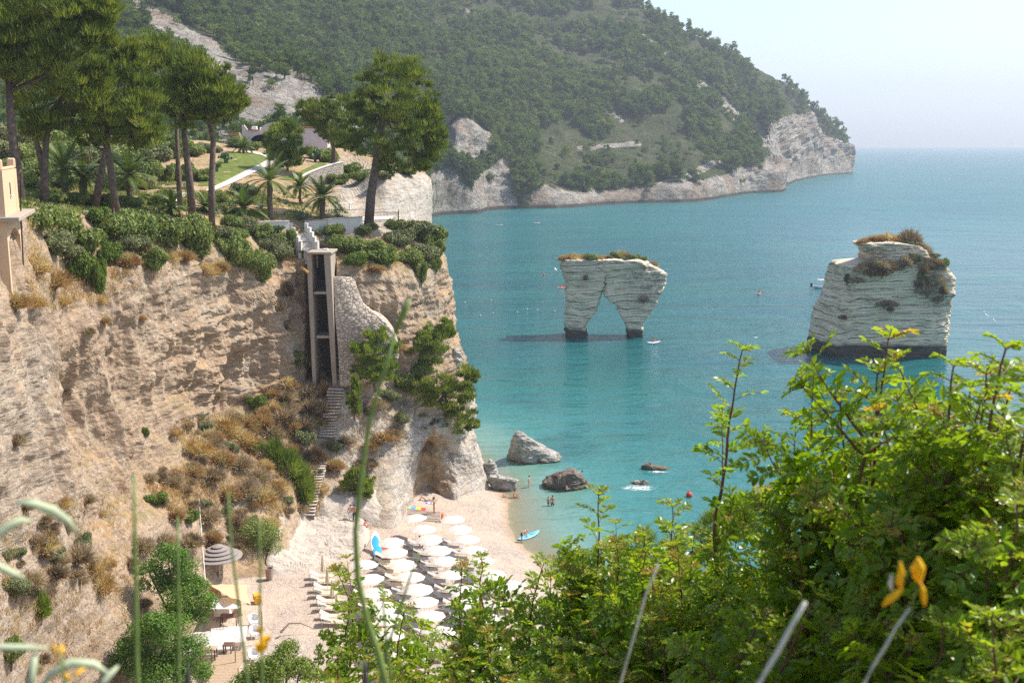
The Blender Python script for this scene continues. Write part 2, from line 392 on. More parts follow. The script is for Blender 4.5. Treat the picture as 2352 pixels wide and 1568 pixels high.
# ================================================================ cliff + garden terrain
# rows: b0 b1 b2 b3 (garden, back to front)  r1 plateau edge  r2 rim of bare rock  r3 r4 wall  r5 foot  r6 talus  r7 toe ; 4th number = white rock
ST = [
 [(-330,330,150),(-330,400,105),(-330,440,80),(-330,470,58),(-300,560,48),(-280,690,46),(-270,900,44),(-250,1100,43),(-230,1300,42),(-200,1550,41),(-200,1850,40)],
 [(-80,330,155),(-80,400,112),(-80,440,88),(-80,470,68),(-70,520,61),(-60,690,58),(-50,900,56),(-40,1080,54),(-40,1250,53),(-20,1420,51),(-10,1700,50)],
 [(60,330,160),(60,400,120),(60,445,95),(60,466,82),(60,490,73),(70,655,67),(88,800,65),(112,980,63.5),(118,1130,62),(110,1330,59),(110,1620,57)],
 [(100,330,162),(100,400,122),(100,448,97),(95,470,86),(95,496,77),(104,690,69),(118,820,67.5),(140,980,66),(150,1120,65),(170,1330,62),(190,1590,60)],
 [(150,330,165),(150,400,125),(150,450,100),(150,475,90),(140,500,81),(118,715,75.5),(124,850,75),(146,1000,74),(190,1165,72.5),(240,1330,67),(290,1560,64)],
 [(230,330,172),(230,395,132),(230,450,104),(230,478,95),(225,505,87),(215,690,79.5),(210,830,79),(225,980,78),(250,1125,76.5),(300,1270,72),(370,1480,69)],
 [(310,330,180),(310,390,140),(310,450,108),(310,480,98),(310,508,91),(300,625,84),(290,800,82.5),(285,950,81.5),(305,1086,80.5),(355,1210,77),(440,1410,74)],
 [(430,325,190),(430,380,150),(430,440,115),(430,482,104),(430,512,98),(420,605,91.5),(412,760,91),(415,900,91.5),(432,995,91),(475,1130,87),(540,1330,83)],
 [(530,330,195),(530,375,155),(530,430,128),(530,490,110),(520,530,104),(500,590,98.5),(520,720,99),(500,870,99),(490,942,98.5),(560,1085,92.5),(628,1315,85)],
 [(600,333,198),(600,378,158),(600,425,132),(600,500,113),(600,545,107.5),(590,625,103),(600,730,103.5),(585,860,103),(580,925,102),(620,1060,96.5),(668,1240,90)],
 [(650,335,200),(655,380,160),(655,422,138),(655,508,115),(650,560,110),(640,625,106.5),(655,740,106.5),(650,850,106),(650,905,104.5),(660,1050,99),(690,1195,95.5)],
 [(720,335,205),(725,380,165),(725,430,140),(700,518,115.5),(695,573,111.5),(692,600,109),(695,720,108.8),(705,830,108.6),(712,888,107),(712,1040,101),(730,1195,96.5)],
 [(800,345,200),(800,385,162),(790,470,128),(780,512,118),(775,585,111.5),(778,615,109),(785,740,108.3),(790,840,107.6),(790,905,106),(780,1050,102),(790,1205,97),.6],
 [(850,360,185),(842,395,146),(835,500,128),(840,520,120),(845,590,112.5),(845,620,110.3),(850,740,109.3),(855,850,108.2),(850,930,106.5),(840,1060,103),(855,1210,97.5),.8],
 [(900,372,175),(880,400,139),(885,503,131),(890,522,123),(910,600,114.5),(905,632,112),(905,750,111.3),(910,860,110.2),(910,945,108.8),(900,1060,104.5),(905,1195,98.5),.9],
 [(920,380,172),(910,402,140),(915,508,133),(925,524,125),(950,604,117),(945,650,114.2),(950,760,113),(950,870,111.6),(945,960,109.8),(930,1060,106),(940,1148,105.5),1],
 [(930,385,170),(935,405,142),(940,512,136),(945,528,127),(975,604,119),(968,655,116.4),(975,765,115),(975,880,113),(965,980,109.4),(958,1030,108.9),(962,1144,107.2),1],
 [(945,388,171),(955,408,144),(958,514,138),(965,531,129),(995,598,121.5),(990,640,118.8),(998,760,117.2),(1005,880,115),(992,985,109.6),(990,1035,109.2),(1005,1139,107.8),1],
 [(955,390,173),(972,412,147),(975,518,141),(985,535,130),(1010,590,123.5),(1006,625,121),(1015,750,119),(1025,870,117),(1030,975,110.5),(1030,1040,111.5),(1042,1134,108.5),1],
 [(965,392,176),(986,418,150),(986,525,145),(998,542,132),(1017,585,125.5),(1018,620,123.2),(1028,745,121),(1040,860,118.5),(1060,970,114),(1068,1050,112),(1068,1112,111),1],
 [(972,396,181),(990,426,155),(990,535,150),(1000,555,137),(1020,595,128.5),(1024,640,126.5),(1036,750,124),(1056,850,121.5),(1086,965,118),(1103,1045,116.2),(1114,1092,115.5),1],
 [(960,400,190),(984,440,163),(982,560,160),(990,590,148),(1012,615,138),(1014,660,137),(1020,750,136),(1040,850,134),(1062,950,132),(1076,1010,131),(1080,1050,131),1],
 [(900,405,205),(930,460,185),(930,600,182),(930,640,165),(940,660,160),(940,700,158),(940,760,156),(940,830,155),(940,880,154),(940,930,153),(940,970,153),1],
]
ctrl = []
for s in ST:
    wv = s[-1] if isinstance(s[-1], (int, float)) else 0.0
    row = [tuple(P(*q)) for q in s[:11]]
    x, y, z = row[-1]; row.append((x+.5, y-2.5, min(z-2.5, -1.0)))
    ctrl.append([r+(wv if i >= 8 else (wv*.0 if i > 3 else (1.0 if (wv and i >= 1) else 0)),) for i, r in enumerate(row)])
ctrl = np.array(ctrl)
ctrl[0:3, 6:10, 3] = .28; ctrl[3, 6:10, 3] = .12
Gd = cr(cr(ctrl, [26,26,20,20,20,24,30,26,20,20,18,20,22,20,18,16,18,18,18,18,20,16], 0, .42), [14,26,12,10,14,30,34,30,30,40,8], 1, .38)
wht = np.clip(Gd[..., 3], 0, 1); Gd = Gd[..., :3].copy()
Gd0 = Gd.copy()
nr = grid_normals(Gd); 
cen = Gd.mean(axis=(0, 1))
if np.mean(nr[200:260, 90:120, 1]) > 0: nr = -nr
rowt = np.linspace(0, 11, Gd.shape[1]); 
ri = np.interp(np.arange(Gd.shape[1]), np.cumsum([0]+[14,26,12,10,14,30,34,30,30,40,8]), np.arange(12))
amp = np.interp(ri, [0, 3, 4, 5, 6, 8, 9, 10, 11], [.25, .2, .35, .8, 1, 1, .7, .35, .3])
cliffy = np.interp(ri, [1, 2, 4, 4.6, 5.3, 8, 8.6, 11], [.9, .3, .1, .6, 1, 1, .45, .3])
ps = Gd*np.array([1, 1, 2.6]); pvv = Gd*np.array([1.6, 1.6, .35])
side = np.clip((Gd[..., 1]-84)/8, .3, 1)          # ledges are stronger towards the shaft, the netted left wall is smoother
dsp = (fbm(Gd, 7, 3, .5, 1)*.75 + ridged(pvv, 5.0, 3, 3)*.42*cliffy + ridged(pvv*[1, 1, .7], 2.3, 2, 13)*.15*cliffy + fbm(ps*[.6, .6, 1], 3.0, 4, .55, 9)*.34*cliffy*side + fbm(Gd, .9, 4, .65, 5)*.13
       + np.abs(vnoise(ps*[.5, .5, 1], 1.5, 21))*.22*cliffy*side + fbm(Gd, 2.0, 2, .5, 33)*.10*cliffy)
Gd = Gd + nr*(dsp*amp)[..., None]
d_ = Gd-np.array([0, 0, CAMZ]); yf_ = d_[..., 1]*CP-d_[..., 2]*SP; uu_ = 1176+FPX*d_[..., 0]/yf_; vv_ = 784-FPX*(d_[..., 1]*SP+d_[..., 2]*CP)/yf_
sx_ = lambda x, a, b: np.clip((x-a)/(b-a), 0, 1)
cav = np.array([(945,1150),(947,1090),(956,1045),(968,1015),(985,994),(1008,986),(1028,998),(1040,1035),(1049,1085),(1050,1150)], float)
lft = np.interp(vv_, [986,994,1015,1045,1090,1150], [1008,986,969,957,948,946]); rgt = np.interp(vv_, [986,998,1035,1085,1150], [1008,1028,1041,1050,1051])
uw_ = uu_+6*fbm(Gd, 1.6, 3, .6, 41); vw_ = vv_+7*fbm(Gd, 1.9, 3, .6, 43)
lft = np.interp(vw_, [990,998,1018,1045,1090,1150], [1003,985,968,958,949,947]); rgt = np.interp(vw_, [990,1002,1038,1085,1150], [1003,1024,1040,1049,1048])
cm = sx_(uw_, lft, lft+4)*sx_(-uw_, -rgt, -rgt+60)*(Gd[..., 1] < 114)*sx_(vw_, 988, 1012)
Gd[..., 1] += cm*(2.6+.55*fbm(Gd*[1, 1, 1.6], 1.5, 2, .5, 44)); cavem = np.clip(cm*1.6, 0, 1)
mk = sx_(uu_, 700, 712)*sx_(-uu_, -772, -758)*sx_(vv_, 560, 590)*sx_(-vv_, -905, -880)*(Gd[..., 1] < 116)
Gd[..., 1] += mk*3.6
CLIFF = Gd
cliff_o = mesh_np('cliff', Gd.reshape(-1, 3), grid_faces(*Gd.shape[:2]), M['cliff'], attrs={'white': wht, 'cave': cavem})
tag(cliff_o, 'tan limestone cliff round the cove with garden terrace on top', kind='structure')

# ================================================================ beach and seabed
WL = np.array([(-9, 135), (-4.0, 121), (-2.0, 116), (-.6, 110.5), (-.3, 103.8), (1.0, 97.8), (3.2, 92.4), (4.6, 83.2), (6.5, 70), (10, 55), (20, 40)], float)
WLs = cr(WL, 12, 0, .5)
def shore(x, y):
    """signed distance to the waterline, positive on land"""
    p = np.stack([x, y], -1); a = WLs[:-1]; b = WLs[1:]
    best = np.full(x.shape, 1e9); sg = np.zeros(x.shape)
    for i in range(len(a)):
        ab = b[i]-a[i]; t = np.clip(((p-a[i])@ab)/(ab@ab), 0, 1)
        q = a[i]+t[..., None]*ab; d = np.linalg.norm(p-q, axis=-1)
        cx = ab[0]*(p[..., 1]-a[i][1])-ab[1]*(p[..., 0]-a[i][0])
        k = d < best; best = np.where(k, d, best); sg = np.where(k, -np.sign(cx), sg)
    return best*sg
def beach_z(x, y):
    d = shore(np.asarray(x, float), np.asarray(y, float))
    return np.where(d > 0, np.interp(d, [0, 1.2, 3, 8, 14, 40], [0, .28, .55, 1.25, 1.9, 3.2]), -np.interp(-d, [0, 4, 20, 60], [0, .5, 2.6, 6]))
gx, gy = np.meshgrid(np.arange(-36, 34, .3), np.arange(46, 140, .3), indexing='ij')
gz = beach_z(gx, gy)
bp3 = np.stack([gx, gy, gz], -1)
gz = gz + fbm(bp3*[1, 1, 0], 5, 3, .5, 2)*.09 + vnoise(bp3*[1, 1, 0], .8, 3)*.03
bp3[..., 2] = gz
beach_o = mesh_np('beach', bp3.reshape(-1, 3), grid_faces(*gx.shape), M['beach'], smooth=True)
tag(beach_o, 'pale pebble beach running into the sea', kind='structure')

# ================================================================ headland hill
HS = [
 [(-260,350,215),(-260,290,240),(-260,200,290),(-260,60,380),(-260,-80,480),(-260,-300,600),(-260,-600,720)],
 [(100,350,215),(100,290,250),(100,200,300),(120,90,380),(140,-30,480),(150,-260,640),(150,-560,800)],
 [(330,350,216),(330,290,270),(330,190,330),(350,90,420),(370,-10,520),(380,-240,700),(380,-520,880)],
 [(560,350,218),(550,295,290),(545,215,360),(545,120,470),(545,10,610),(560,-200,800),(560,-420,960)],
 [(720,350,225),(720,300,320),(710,240,390),(700,150,520),(700,40,680),(700,-150,850),(700,-340,1010)],
 [(850,420,380),(850,350,430),(840,270,480),(835,190,590),(840,70,740),(830,-100,900),(830,-280,1060)],
 [(960,497,520),(955,425,530),(960,340,560),(930,220,660),(920,100,790),(900,-60,950),(890,-240,1100)],
 [(1010,496,572),(1010,380,580),(1010,330,610),(1000,235,700),(985,140,820),(960,0,980),(950,-160,1120)],
 [(1095,490,588),(1075,360,598),(1060,278,622),(1075,215,720),(1075,140,840),(1070,0,1000),(1050,-150,1140)],
 [(1125,484,615),(1130,395,630),(1145,328,650),(1160,235,740),(1170,140,870),(1180,0,1030),(1180,-150,1160)],
 [(1185,481,627),(1175,415,634),(1175,370,655),(1210,260,760),(1230,140,900),(1250,0,1060),(1260,-150,1190)],
 [(1300,478,636),(1290,450,642),(1300,400,672),(1310,280,790),(1310,140,930),(1310,0,1080),(1320,-110,1200)],
 [(1400,470,672),(1400,445,678),(1405,400,702),(1410,280,820),(1410,140,950),(1400,10,1090),(1400,-60,1180)],
 [(1500,466,690),(1500,437,696),(1500,395,720),(1505,280,840),(1505,150,970),(1490,55,1090),(1480,10,1160)],
 [(1600,463,707),(1600,428,714),(1600,385,740),(1600,285,860),(1590,180,990),(1570,100,1090),(1560,45,1160)],
 [(1680,452,775),(1680,408,782),(1680,365,810),(1670,290,900),(1660,205,1010),(1645,140,1100),(1635,90,1165)],
 [(1725,444,820),(1722,395,826),(1720,350,852),(1710,290,930),(1700,230,1030),(1690,170,1110),(1680,115,1170)],
 [(1797,441,850),(1790,398,856),(1765,370,890),(1750,310,970),(1740,250,1060),(1730,200,1130),(1722,145,1185)],
 [(1806,428,960),(1795,360,970),(1775,290,990),(1770,262,1020),(1765,230,1080),(1760,200,1150),(1758,172,1205)],
 [(1842,413,1130),(1832,350,1136),(1822,285,1150),(1818,265,1180),(1812,245,1210),(1808,225,1230),(1803,205,1255)],
 [(1880,407,1240),(1872,350,1246),(1862,300,1258),(1860,286,1275),(1856,270,1290),(1852,258,1305),(1848,245,1320)],
 [(1920,402,1310),(1914,360,1316),(1908,318,1326),(1905,308,1338),(1902,298,1350),(1900,290,1362),(1898,282,1375)],
 [(1955,399,1366),(1957,372,1370),(1954,345,1378),(1950,336,1388),(1946,328,1398),(1942,322,1408),(1938,316,1420)],
 [(1952,397,1440),(1950,378,1446),(1946,358,1452),(1944,352,1460),(1942,346,1468),(1938,340,1475),(1934,334,1485)],
 [(1900,394,1600),(1900,385,1605),(1900,380,1610),(1900,375,1615),(1898,372,1620),(1896,370,1625),(1894,368,1630)],
]
ROCKR = {0: .9, 1: .75, 2: .25}
hc = []
for k, s in enumerate(HS):
    r = [tuple(P(*q)) for q in s]
    x, y, z = r[0]
    r = [(x, y-6, -3)] + r if k >= 6 else [(x, y-4, z-6)] + r
    x, y, z = r[-1]; r.append((x+10, y+140, z-45 if k > 12 else z+20))
    hc.append(r)
hc = np.array(hc)
# rock share per control point
rk = np.zeros(hc.shape[:2])
for k in range(len(HS)):
    rk[k, 0:2] = 1.0; rk[k, 2] = .8 if k >= 6 else .45
    if 6 <= k <= 10: rk[k, 1:4] = .30
    if k >= 17: rk[k, 3] = .62; rk[k, 4] = .25; rk[k, 5] = .1
    if k >= 19: rk[k, 3] = .8; rk[k, 4:] = .3
    if k < 6: rk[k, 0:3] = .5
    if k in (3, 4): rk[k, 1:4] = .5
HG = cr(np.concatenate([hc, rk[..., None]], -1), [20]*(len(HS)-1), 0, .42); HG = cr(HG, [6, 30, 18, 26, 24, 22, 14, 8], 1, .4)
rks = np.clip(HG[..., 3], 0, 1); HG = HG[..., :3].copy()
hn = grid_normals(HG)
if np.mean(hn[..., 2]) < 0: hn = -hn
hd = fbm(HG, 130, 3, .5, 3)*9 + fbm(HG, 34, 3, .5, 4)*3.4*(1+rks) + fbm(HG*[1, 1, 2], 9, 3, .6, 6)*(.6+1.6*rks) + ridged(HG*[1, 1, .4], 26, 3, 8)*4.5*rks
fade = np.clip((HG[..., 2])/30, .12, 1)*np.clip((HG[..., 1]-200)/250, .05, 1)
HG = HG + hn*(hd*fade)[..., None]
# pale bare bands: slanting limestone scars
def band(u0, v0, u1, v1, wpx):
    d = HG.reshape(-1, 3)-np.array([0, 0, CAMZ]); yf = d[:, 1]*CP-d[:, 2]*SP
    uu = 1176+FPX*d[:, 0]/yf; vv = 784-FPX*(d[:, 1]*SP+d[:, 2]*CP)/yf
    a = np.array([u0, v0]); ab = np.array([u1-u0, v1-v0]); pp = np.stack([uu, vv], 1)-a
    t = np.clip(pp@ab/(ab@ab), 0, 1); dd = np.linalg.norm(pp-t[:, None]*ab, axis=1)
    return np.clip(1.3-dd/wpx, 0, 1).reshape(HG.shape[:2])
def poly_px(poly, val):
    d = HG.reshape(-1, 3)-np.array([0, 0, CAMZ]); yf = d[:, 1]*CP-d[:, 2]*SP
    uu = 1176+FPX*d[:, 0]/yf; vv = 784-FPX*(d[:, 1]*SP+d[:, 2]*CP)/yf; c = np.zeros(len(uu), bool); j = len(poly)-1
    for i in range(len(poly)):
        (x1, y1), (x2, y2) = poly[i], poly[j]; k = (y1 > vv) != (y2 > vv); c ^= k & (uu < (x2-x1)*(vv-y1)/((y2-y1) or 1e-6)+x1); j = i
    return c.reshape(HG.shape[:2])*val
for pl_, vl_ in (([(1018,300),(1060,270),(1100,288),(1152,328),(1148,352),(1110,378),(1060,385),(1030,350)], .95), ([(1090,410),(1160,362),(1180,420),(1188,480),(1098,490),(1085,445)], .95), ([(985,400),(1030,385),(1085,440),(1098,492),(988,500)], .6), ([(500,215),(600,195),(700,210),(800,240),(835,290),(700,305),(560,300),(505,290)], .60), ([(275,0),(330,5),(500,105),(560,190),(520,200),(400,110),(290,40)], .8)):
    rks = np.maximum(rks, poly_px(pl_, vl_))
for bnd in [(290,10,480,110,26),(480,110,640,215,16),(560,210,640,290,30),(660,190,790,250,26),(1475,85,1545,150,12),(1545,150,1640,215,12),
            (1640,215,1700,275,14),(1060,280,1150,340,20),(1740,290,1760,330,14),(1570,410,1650,370,10),(1330,340,1470,330,7),(1060,20,1100,35,6),(1390,250,1430,275,7)]:
    rks = np.maximum(rks, band(*bnd)*.85)
hill_o = mesh_np('hillside', HG.reshape(-1, 3), grid_faces(*HG.shape[:2]), M['hill'], attrs={'rock': rks})
tag(hill_o, 'wooded headland rising from white sea cliffs', kind='structure')

# ================================================================ sea
ax = np.concatenate([-np.geomspace(9000, 130, 24), np.arange(-120, 180, 2.0), np.geomspace(182, 9000, 30)])
ay = np.concatenate([[40], np.arange(50, 260, 2.0), np.geomspace(262, 9000, 44)])
wx, wy = np.meshgrid(ax, ay, indexing='ij')
sdist = -shore(wx, wy)
near_pt = np.hypot(wx+2, wy-118)            # foot of the promontory
dep = np.clip(np.minimum(sdist, 400)/75.0, 0, 1)
for (cx, cy, r) in [(4, 123, 9), (6, 113, 6), (16, 121, 8), (12, 114, 8)]:
    pass
dpn = np.clip(dep, 0, 1)
sea_o = mesh_np('sea', np.stack([wx, wy, np.zeros_like(wx)], -1).reshape(-1, 3), grid_faces(*wx.shape), M['water'], smooth=True, attrs={'depth': dpn})
tag(sea_o, 'turquoise sea with fine ripples', kind='structure')

# ================================================================ slope under the camera
sx, sy = np.meshgrid(np.arange(-9, 16, .4), np.arange(-4, 46, .4), indexing='ij')
sz = np.interp(sy, [-4, 0, 2, 6, 12, 40, 46], [35.6, 35.25, 34.6, 32.2, 25, 3, -2]) + np.clip(sx, -6, 8)*.12*np.clip(sy/3, 0, 1)
sp3 = np.stack([sx, sy, sz], -1); sp3[..., 2] += fbm(sp3, 2.5, 3, .5, 5)*.16
near_o = mesh_np('near_slope', sp3.reshape(-1, 3), grid_faces(*sx.shape), M['cliff'], attrs={'white': np.zeros(sx.shape)})
tag(near_o, 'dry earth slope below the viewpoint', kind='structure')

def bvh(*obs):
    V = []; Fc = []
    for o in obs:
        b = len(V); V += [tuple(q.co) for q in o.data.vertices]; Fc += [tuple(i+b for i in f.vertices) for f in o.data.polygons]
    return BVHTree.FromPolygons(V, Fc)
BV = bvh(cliff_o, beach_o); BVC = bvh(cliff_o); BVB = bvh(beach_o); BVH_ = bvh(hill_o)
def hit(u, v, t=None):
    """where the sight line of a picture point meets the terrain"""
    r = ray(u, v).normalized(); h = (t or BV).ray_cast(Vector((0, 0, CAMZ)), r)
    return h[0] if h[0] is not None else None
def ground(x, y, t=None, top=80):
    h = (t or BV).ray_cast(Vector((x, y, top)), Vector((0, 0, -1)))
    return h[0].z if h[0] is not None else 0.0

# haze: one box of even, pale air round everything
hz = MB().box(-9500, 9500, -30, 9400, -8, 520).build('haze', None)
m, nt, out = new_mat('haze_air'); pv = nt.nodes.new('ShaderNodeVolumePrincipled')
pv.inputs['Color'].default_value = (.80, .885, 1, 1); pv.inputs['Density'].default_value = .000185; pv.inputs['Anisotropy'].default_value = .12
nt.links.new(pv.outputs[0], out.inputs['Volume']); hz.data.materials.append(m); tag(hz, 'pale sea haze', kind='stuff')
# ================================================================ foliage makers
def unit(n, r): 
    d = r.normal(size=(n, 3)); return d/np.linalg.norm(d, axis=1, keepdims=True)
def tris(p, d, L, wd, r):
    """needle sprays: slim triangles from p along d"""
    n = len(p); s = np.cross(d, unit(n, r)); s /= np.maximum(np.linalg.norm(s, axis=1, keepdims=True), 1e-6)
    L = np.broadcast_to(L, (n,))[:, None]; wd = np.broadcast_to(wd, (n,))[:, None]
    V = np.stack([p-s*wd, p+s*wd, p+d*L], 1).reshape(-1, 3)
    return V, np.arange(3*n).reshape(-1, 3)
def quads(p, nrm, size, r, asp=.6):
    n = len(p); a = np.cross(nrm, unit(n, r)); a /= np.maximum(np.linalg.norm(a, axis=1, keepdims=True), 1e-6); b = np.cross(nrm, a)
    size = np.broadcast_to(size, (n,))[:, None]
    V = np.stack([p-a*size, p-b*size*asp+nrm*size*.15, p+a*size, p+b*size*asp+nrm*size*.15], 1).reshape(-1, 3)
    return V, np.arange(4*n).reshape(-1, 4)
def pine_crown(clumps, per, L, wd, r, flat=.85, sub=.27, nsub=22, up=.85):
    """clumps: (x,y,z,radius). Each is filled with branch-end pads, each pad bristles with needle sprays"""
    Vs = []; Fs = []; T = []; b = 0
    for (x, y, z, R) in clumps:
        k = max(5, int(nsub))
        dirs = unit(k, r); rad = R*(.35+.6*r.random(k)**.5)
        cs = np.array([x, y, z])+dirs*rad[:, None]*np.array([1, 1, .85])
        for c, dd in zip(cs, dirs):
            sr = R*sub*(.7+.7*r.random())
            m = int(per*(.7+.6*r.random()))
            q = unit(m, r); q[:, 2] = np.abs(q[:, 2])*1.0-.25*r.random(m)
            p = c+q*sr*np.array([1, 1, flat])*(.25+.75*r.random(m)**.6)[:, None]
            d = q*.6+dd*.35+np.array([0, 0, up])+unit(m, r)*.35
            d /= np.linalg.norm(d, axis=1, keepdims=True)
            V, F = tris(p, d, L*(.6+.8*r.random(m)), wd*(.7+.6*r.random(m)), r)
            Vs.append(V); Fs.append(F+b); b += len(V)
            T.append(np.repeat(np.clip(.5*r.random()+.5*r.random(m), 0, 1), 3))
    return np.concatenate(Vs), np.concatenate(Fs), np.concatenate(T)
def leafy(clumps, n, size, r, shell=.55, asp=.6, lumps=9):
    """leaf masses with lumpy outlines"""
    Vs = []; Fs = []; T = []; b = 0
    tot = sum(c[3]**2 for c in clumps)
    for c in clumps:
        R = np.array(c[3:6]) if len(c) >= 6 else np.array([c[3]]*3)
        sub = [(np.zeros(3), .72)]
        for q in unit(lumps, r):
            q[2] = abs(q[2])*.9-.15; sub.append((q*.62*R, .30+.22*r.random()))
        m0 = max(60, int(n*c[3]**2/tot))
        ws = np.array([s_[1]**2 for s_ in sub]); ws /= ws.sum()
        for (o_, s_), w_ in zip(sub, ws):
            m = max(10, int(m0*w_)); q = unit(m, r)
            p = np.array(c[:3])+o_+q*R*s_*(shell+(1-shell)*r.random(m)**.5)[:, None]*(1+.12*r.normal(size=m))[:, None]
            nr_ = q+unit(m, r)*.8+np.array([0, 0, .25]); nr_ /= np.linalg.norm(nr_, axis=1, keepdims=True)
            V, F = quads(p, nr_, size*(.6+.7*r.random(m)), r, asp)
            Vs.append(V); Fs.append(F+b); b += len(V); T.append(np.repeat(np.clip(.35*r.random()+.65*r.random(m), 0, 1), 4))
    return np.concatenate(Vs), np.concatenate(Fs), np.concatenate(T)

M['pine'] = leaf_mat('pine_needles', [(0.027, 0.056, 0.009), (0.099, 0.14, 0.02), (0.211, 0.246, 0.035), (0.342, 0.345, 0.066)], .32, .55, .2)
M['pine_light'] = leaf_mat('young_pine_needles', [(0.062, 0.111, 0.017), (0.138, 0.208, 0.028), (0.25, 0.299, 0.05), (0.338, 0.351, 0.077)], .32, .55, .2)
M['conifer'] = leaf_mat('dense_conifer', [(0.03, 0.075, 0.011), (0.078, 0.169, 0.02), (0.144, 0.25, 0.033), (0.228, 0.312, 0.055)], .3, .55, .2)
M['far_pine'] = leaf_mat('hill_pine_needles', [(0.028, 0.058, 0.019), (0.071, 0.113, 0.028), (0.135, 0.174, 0.044), (0.212, 0.233, 0.062)], .25, .7, .1, hue_by_pos=.3)
M['shrub'] = leaf_mat('shrub_leaves', [(0.061, 0.097, 0.02), (0.145, 0.193, 0.044), (0.251, 0.296, 0.074), (0.381, 0.372, 0.127)], .3, .5, .25)
M['shrub_olive'] = leaf_mat('olive_shrub_leaves', [(0.069, 0.092, 0.033), (0.144, 0.167, 0.066), (0.23, 0.241, 0.11), (0.31, 0.276, 0.143)], .2, .6, .2)
M['ivy'] = leaf_mat('trailing_leaves', [(0.039, 0.079, 0.011), (0.104, 0.168, 0.022), (0.182, 0.242, 0.039), (0.247, 0.284, 0.066)], .3, .5, .25)
M['scrub'] = leaf_mat('dry_scrub', [(0.156, 0.113, 0.076), (0.343, 0.249, 0.173), (0.516, 0.399, 0.286), (0.343, 0.3, 0.165)], .15, .8, .05)
M['rust'] = leaf_mat('rusty_scrub', [(0.184, 0.091, 0.052), (0.347, 0.195, 0.104), (0.485, 0.322, 0.173), (0.438, 0.392, 0.208)], .2, .8, .05)
M['straw'] = leaf_mat('dry_grass', [(0.284, 0.159, 0.063), (0.435, 0.276, 0.126), (0.568, 0.425, 0.238), (0.625, 0.531, 0.364)], .3, .8, .1)
M['palm'] = leaf_mat('palm_leaflets', [(0.031, 0.062, 0.013), (0.075, 0.125, 0.024), (0.138, 0.188, 0.039), (0.25, 0.25, 0.066)], .25, .45, .35)
M['cactus'] = leaf_mat('cactus_pads', [(.07, .12, .06), (.13, .19, .09), (.19, .25, .13)], .05, .5, .3)
M['agave'] = leaf_mat('agave_blades', [(.09, .14, .10), (.16, .22, .16), (.24, .30, .22)], .05, .5, .3)
M['bark'] = plain('pine_bark', (.16, .115, .09), .9, .45, 3, .1, .8)
M['palm_bark'] = plain('palm_bark', (.17, .125, .085), .95, .5, 9, .1, .9)
M['palm_rib'] = plain('palm_rib', (.14, .15, .05), .7, .2, 12, .1)
M['twig'] = plain('dry_twig', (.20, .15, .115), .9, .3, 12, .1)

BV_ALL = BV
def trunk_pts(pix, D): return [P(u, v, D) for u, v in pix]
def big_pine(name, label, crown, trunks, D, mat='pine', per=56, L=.55, wd=.05, seed=1, limbs=7, dz=.75, rad=.32, nsub=22, cat='pine tree', group=None, **kw):
    r = np.random.default_rng(seed)
    base = P(*trunks[0][0], D)
    gz = ground(base.x, base.y)
    if abs(gz-base.z) < 4: base.z = min(base.z, gz)
    root = empty(name, base, 0, label, cat, group)
    cl = []
    for (u, v, R) in crown:
        c = P(u, v, D); cl.append((c.x-base.x, (r.random()-.5)*2*px(R, D)*dz, c.z-base.z, px(R, D)))
    V, F, T = pine_crown(cl, per, L, wd, r, nsub=nsub, **kw)
    mesh_np('crown', V, F, M[mat], root, attrs={'tint': T})
    for k, tp in enumerate(trunks):
        mb = MB(); pts = [q-base for q in trunk_pts(tp, D)]
        if k == 0: pts[0] = Vector((pts[0].x, 0, -.4))
        r0 = rad*(1 if k == 0 else .75)
        mb.tube(pts, [r0*(1.15-.6*i/max(1, len(pts)-1)) for i in range(len(pts))], 8)
        top = pts[-1]
        for j in range(limbs):                       # limbs into the crown
            c = cl[r.integers(len(cl))]; t = r.random()*.5+.5
            a = pts[-2].lerp(top, t) if len(pts) > 1 else top
            e = Vector(c[:3]); mdl = a.lerp(e, .5)+Vector((0, 0, -.25))
            mb.tube([a, mdl, e], [r0*.38, r0*.25, r0*.1], 5)
        mb.build('trunk', M['bark'], root, True)
    return root
PB = 'pine_tree'
big_pine(PB, 'huge dark pine filling the top left corner above the tower house',
         [(60,15,90),(20,70,80),(125,80,80),(200,50,65),(245,25,42),(60,140,75),(130,170,60),(5,150,60),(225,95,35),(-60,60,90),(-50,150,70),(150,10,60),(95,20,70),(30,110,60),(170,110,55),(215,20,50),(-10,40,70)],
         [[(47,480),(40,400),(26,290),(20,180)]], 84, seed=11, rad=.42, nsub=28)
big_pine(PB, 'pine with a forked trunk behind the rim shrubs near the tower house',
         [(130,240,75),(60,225,55),(200,225,58),(185,160,60),(225,180,40),(100,290,45),(165,285,45)],
         [[(100,478),(102,390),(106,330),(112,260)], [(101,395),(85,330),(62,250)]], 88, seed=12, nsub=28)
big_pine(PB, 'pine with a forked grey trunk, third of the left group',
         [(265,225,65),(320,215,50),(290,160,55),(335,265,48),(240,265,48),(300,315,45),(345,310,36),(265,310,40),(285,120,30)],
         [[(268,484),(256,400),(245,330),(243,275)]], 91, seed=13, nsub=28)
big_pine(PB, 'leaning pine trunk crossing behind the third pine of the left group',
         [(250,250,40),(225,290,40),(200,320,30),(280,285,40)], [[(212,497),(232,400),(252,300)]], 95, seed=14, nsub=22, rad=.34)
big_pine(PB, 'tall slim pine with a straight trunk, crown merging with its two neighbours',
         [(410,155,55),(345,105,42),(380,190,55),(330,145,42),(395,240,45),(372,125,45)], [[(414,484),(410,400),(406,320),(405,250)]], 104, seed=15, nsub=26, rad=.24)
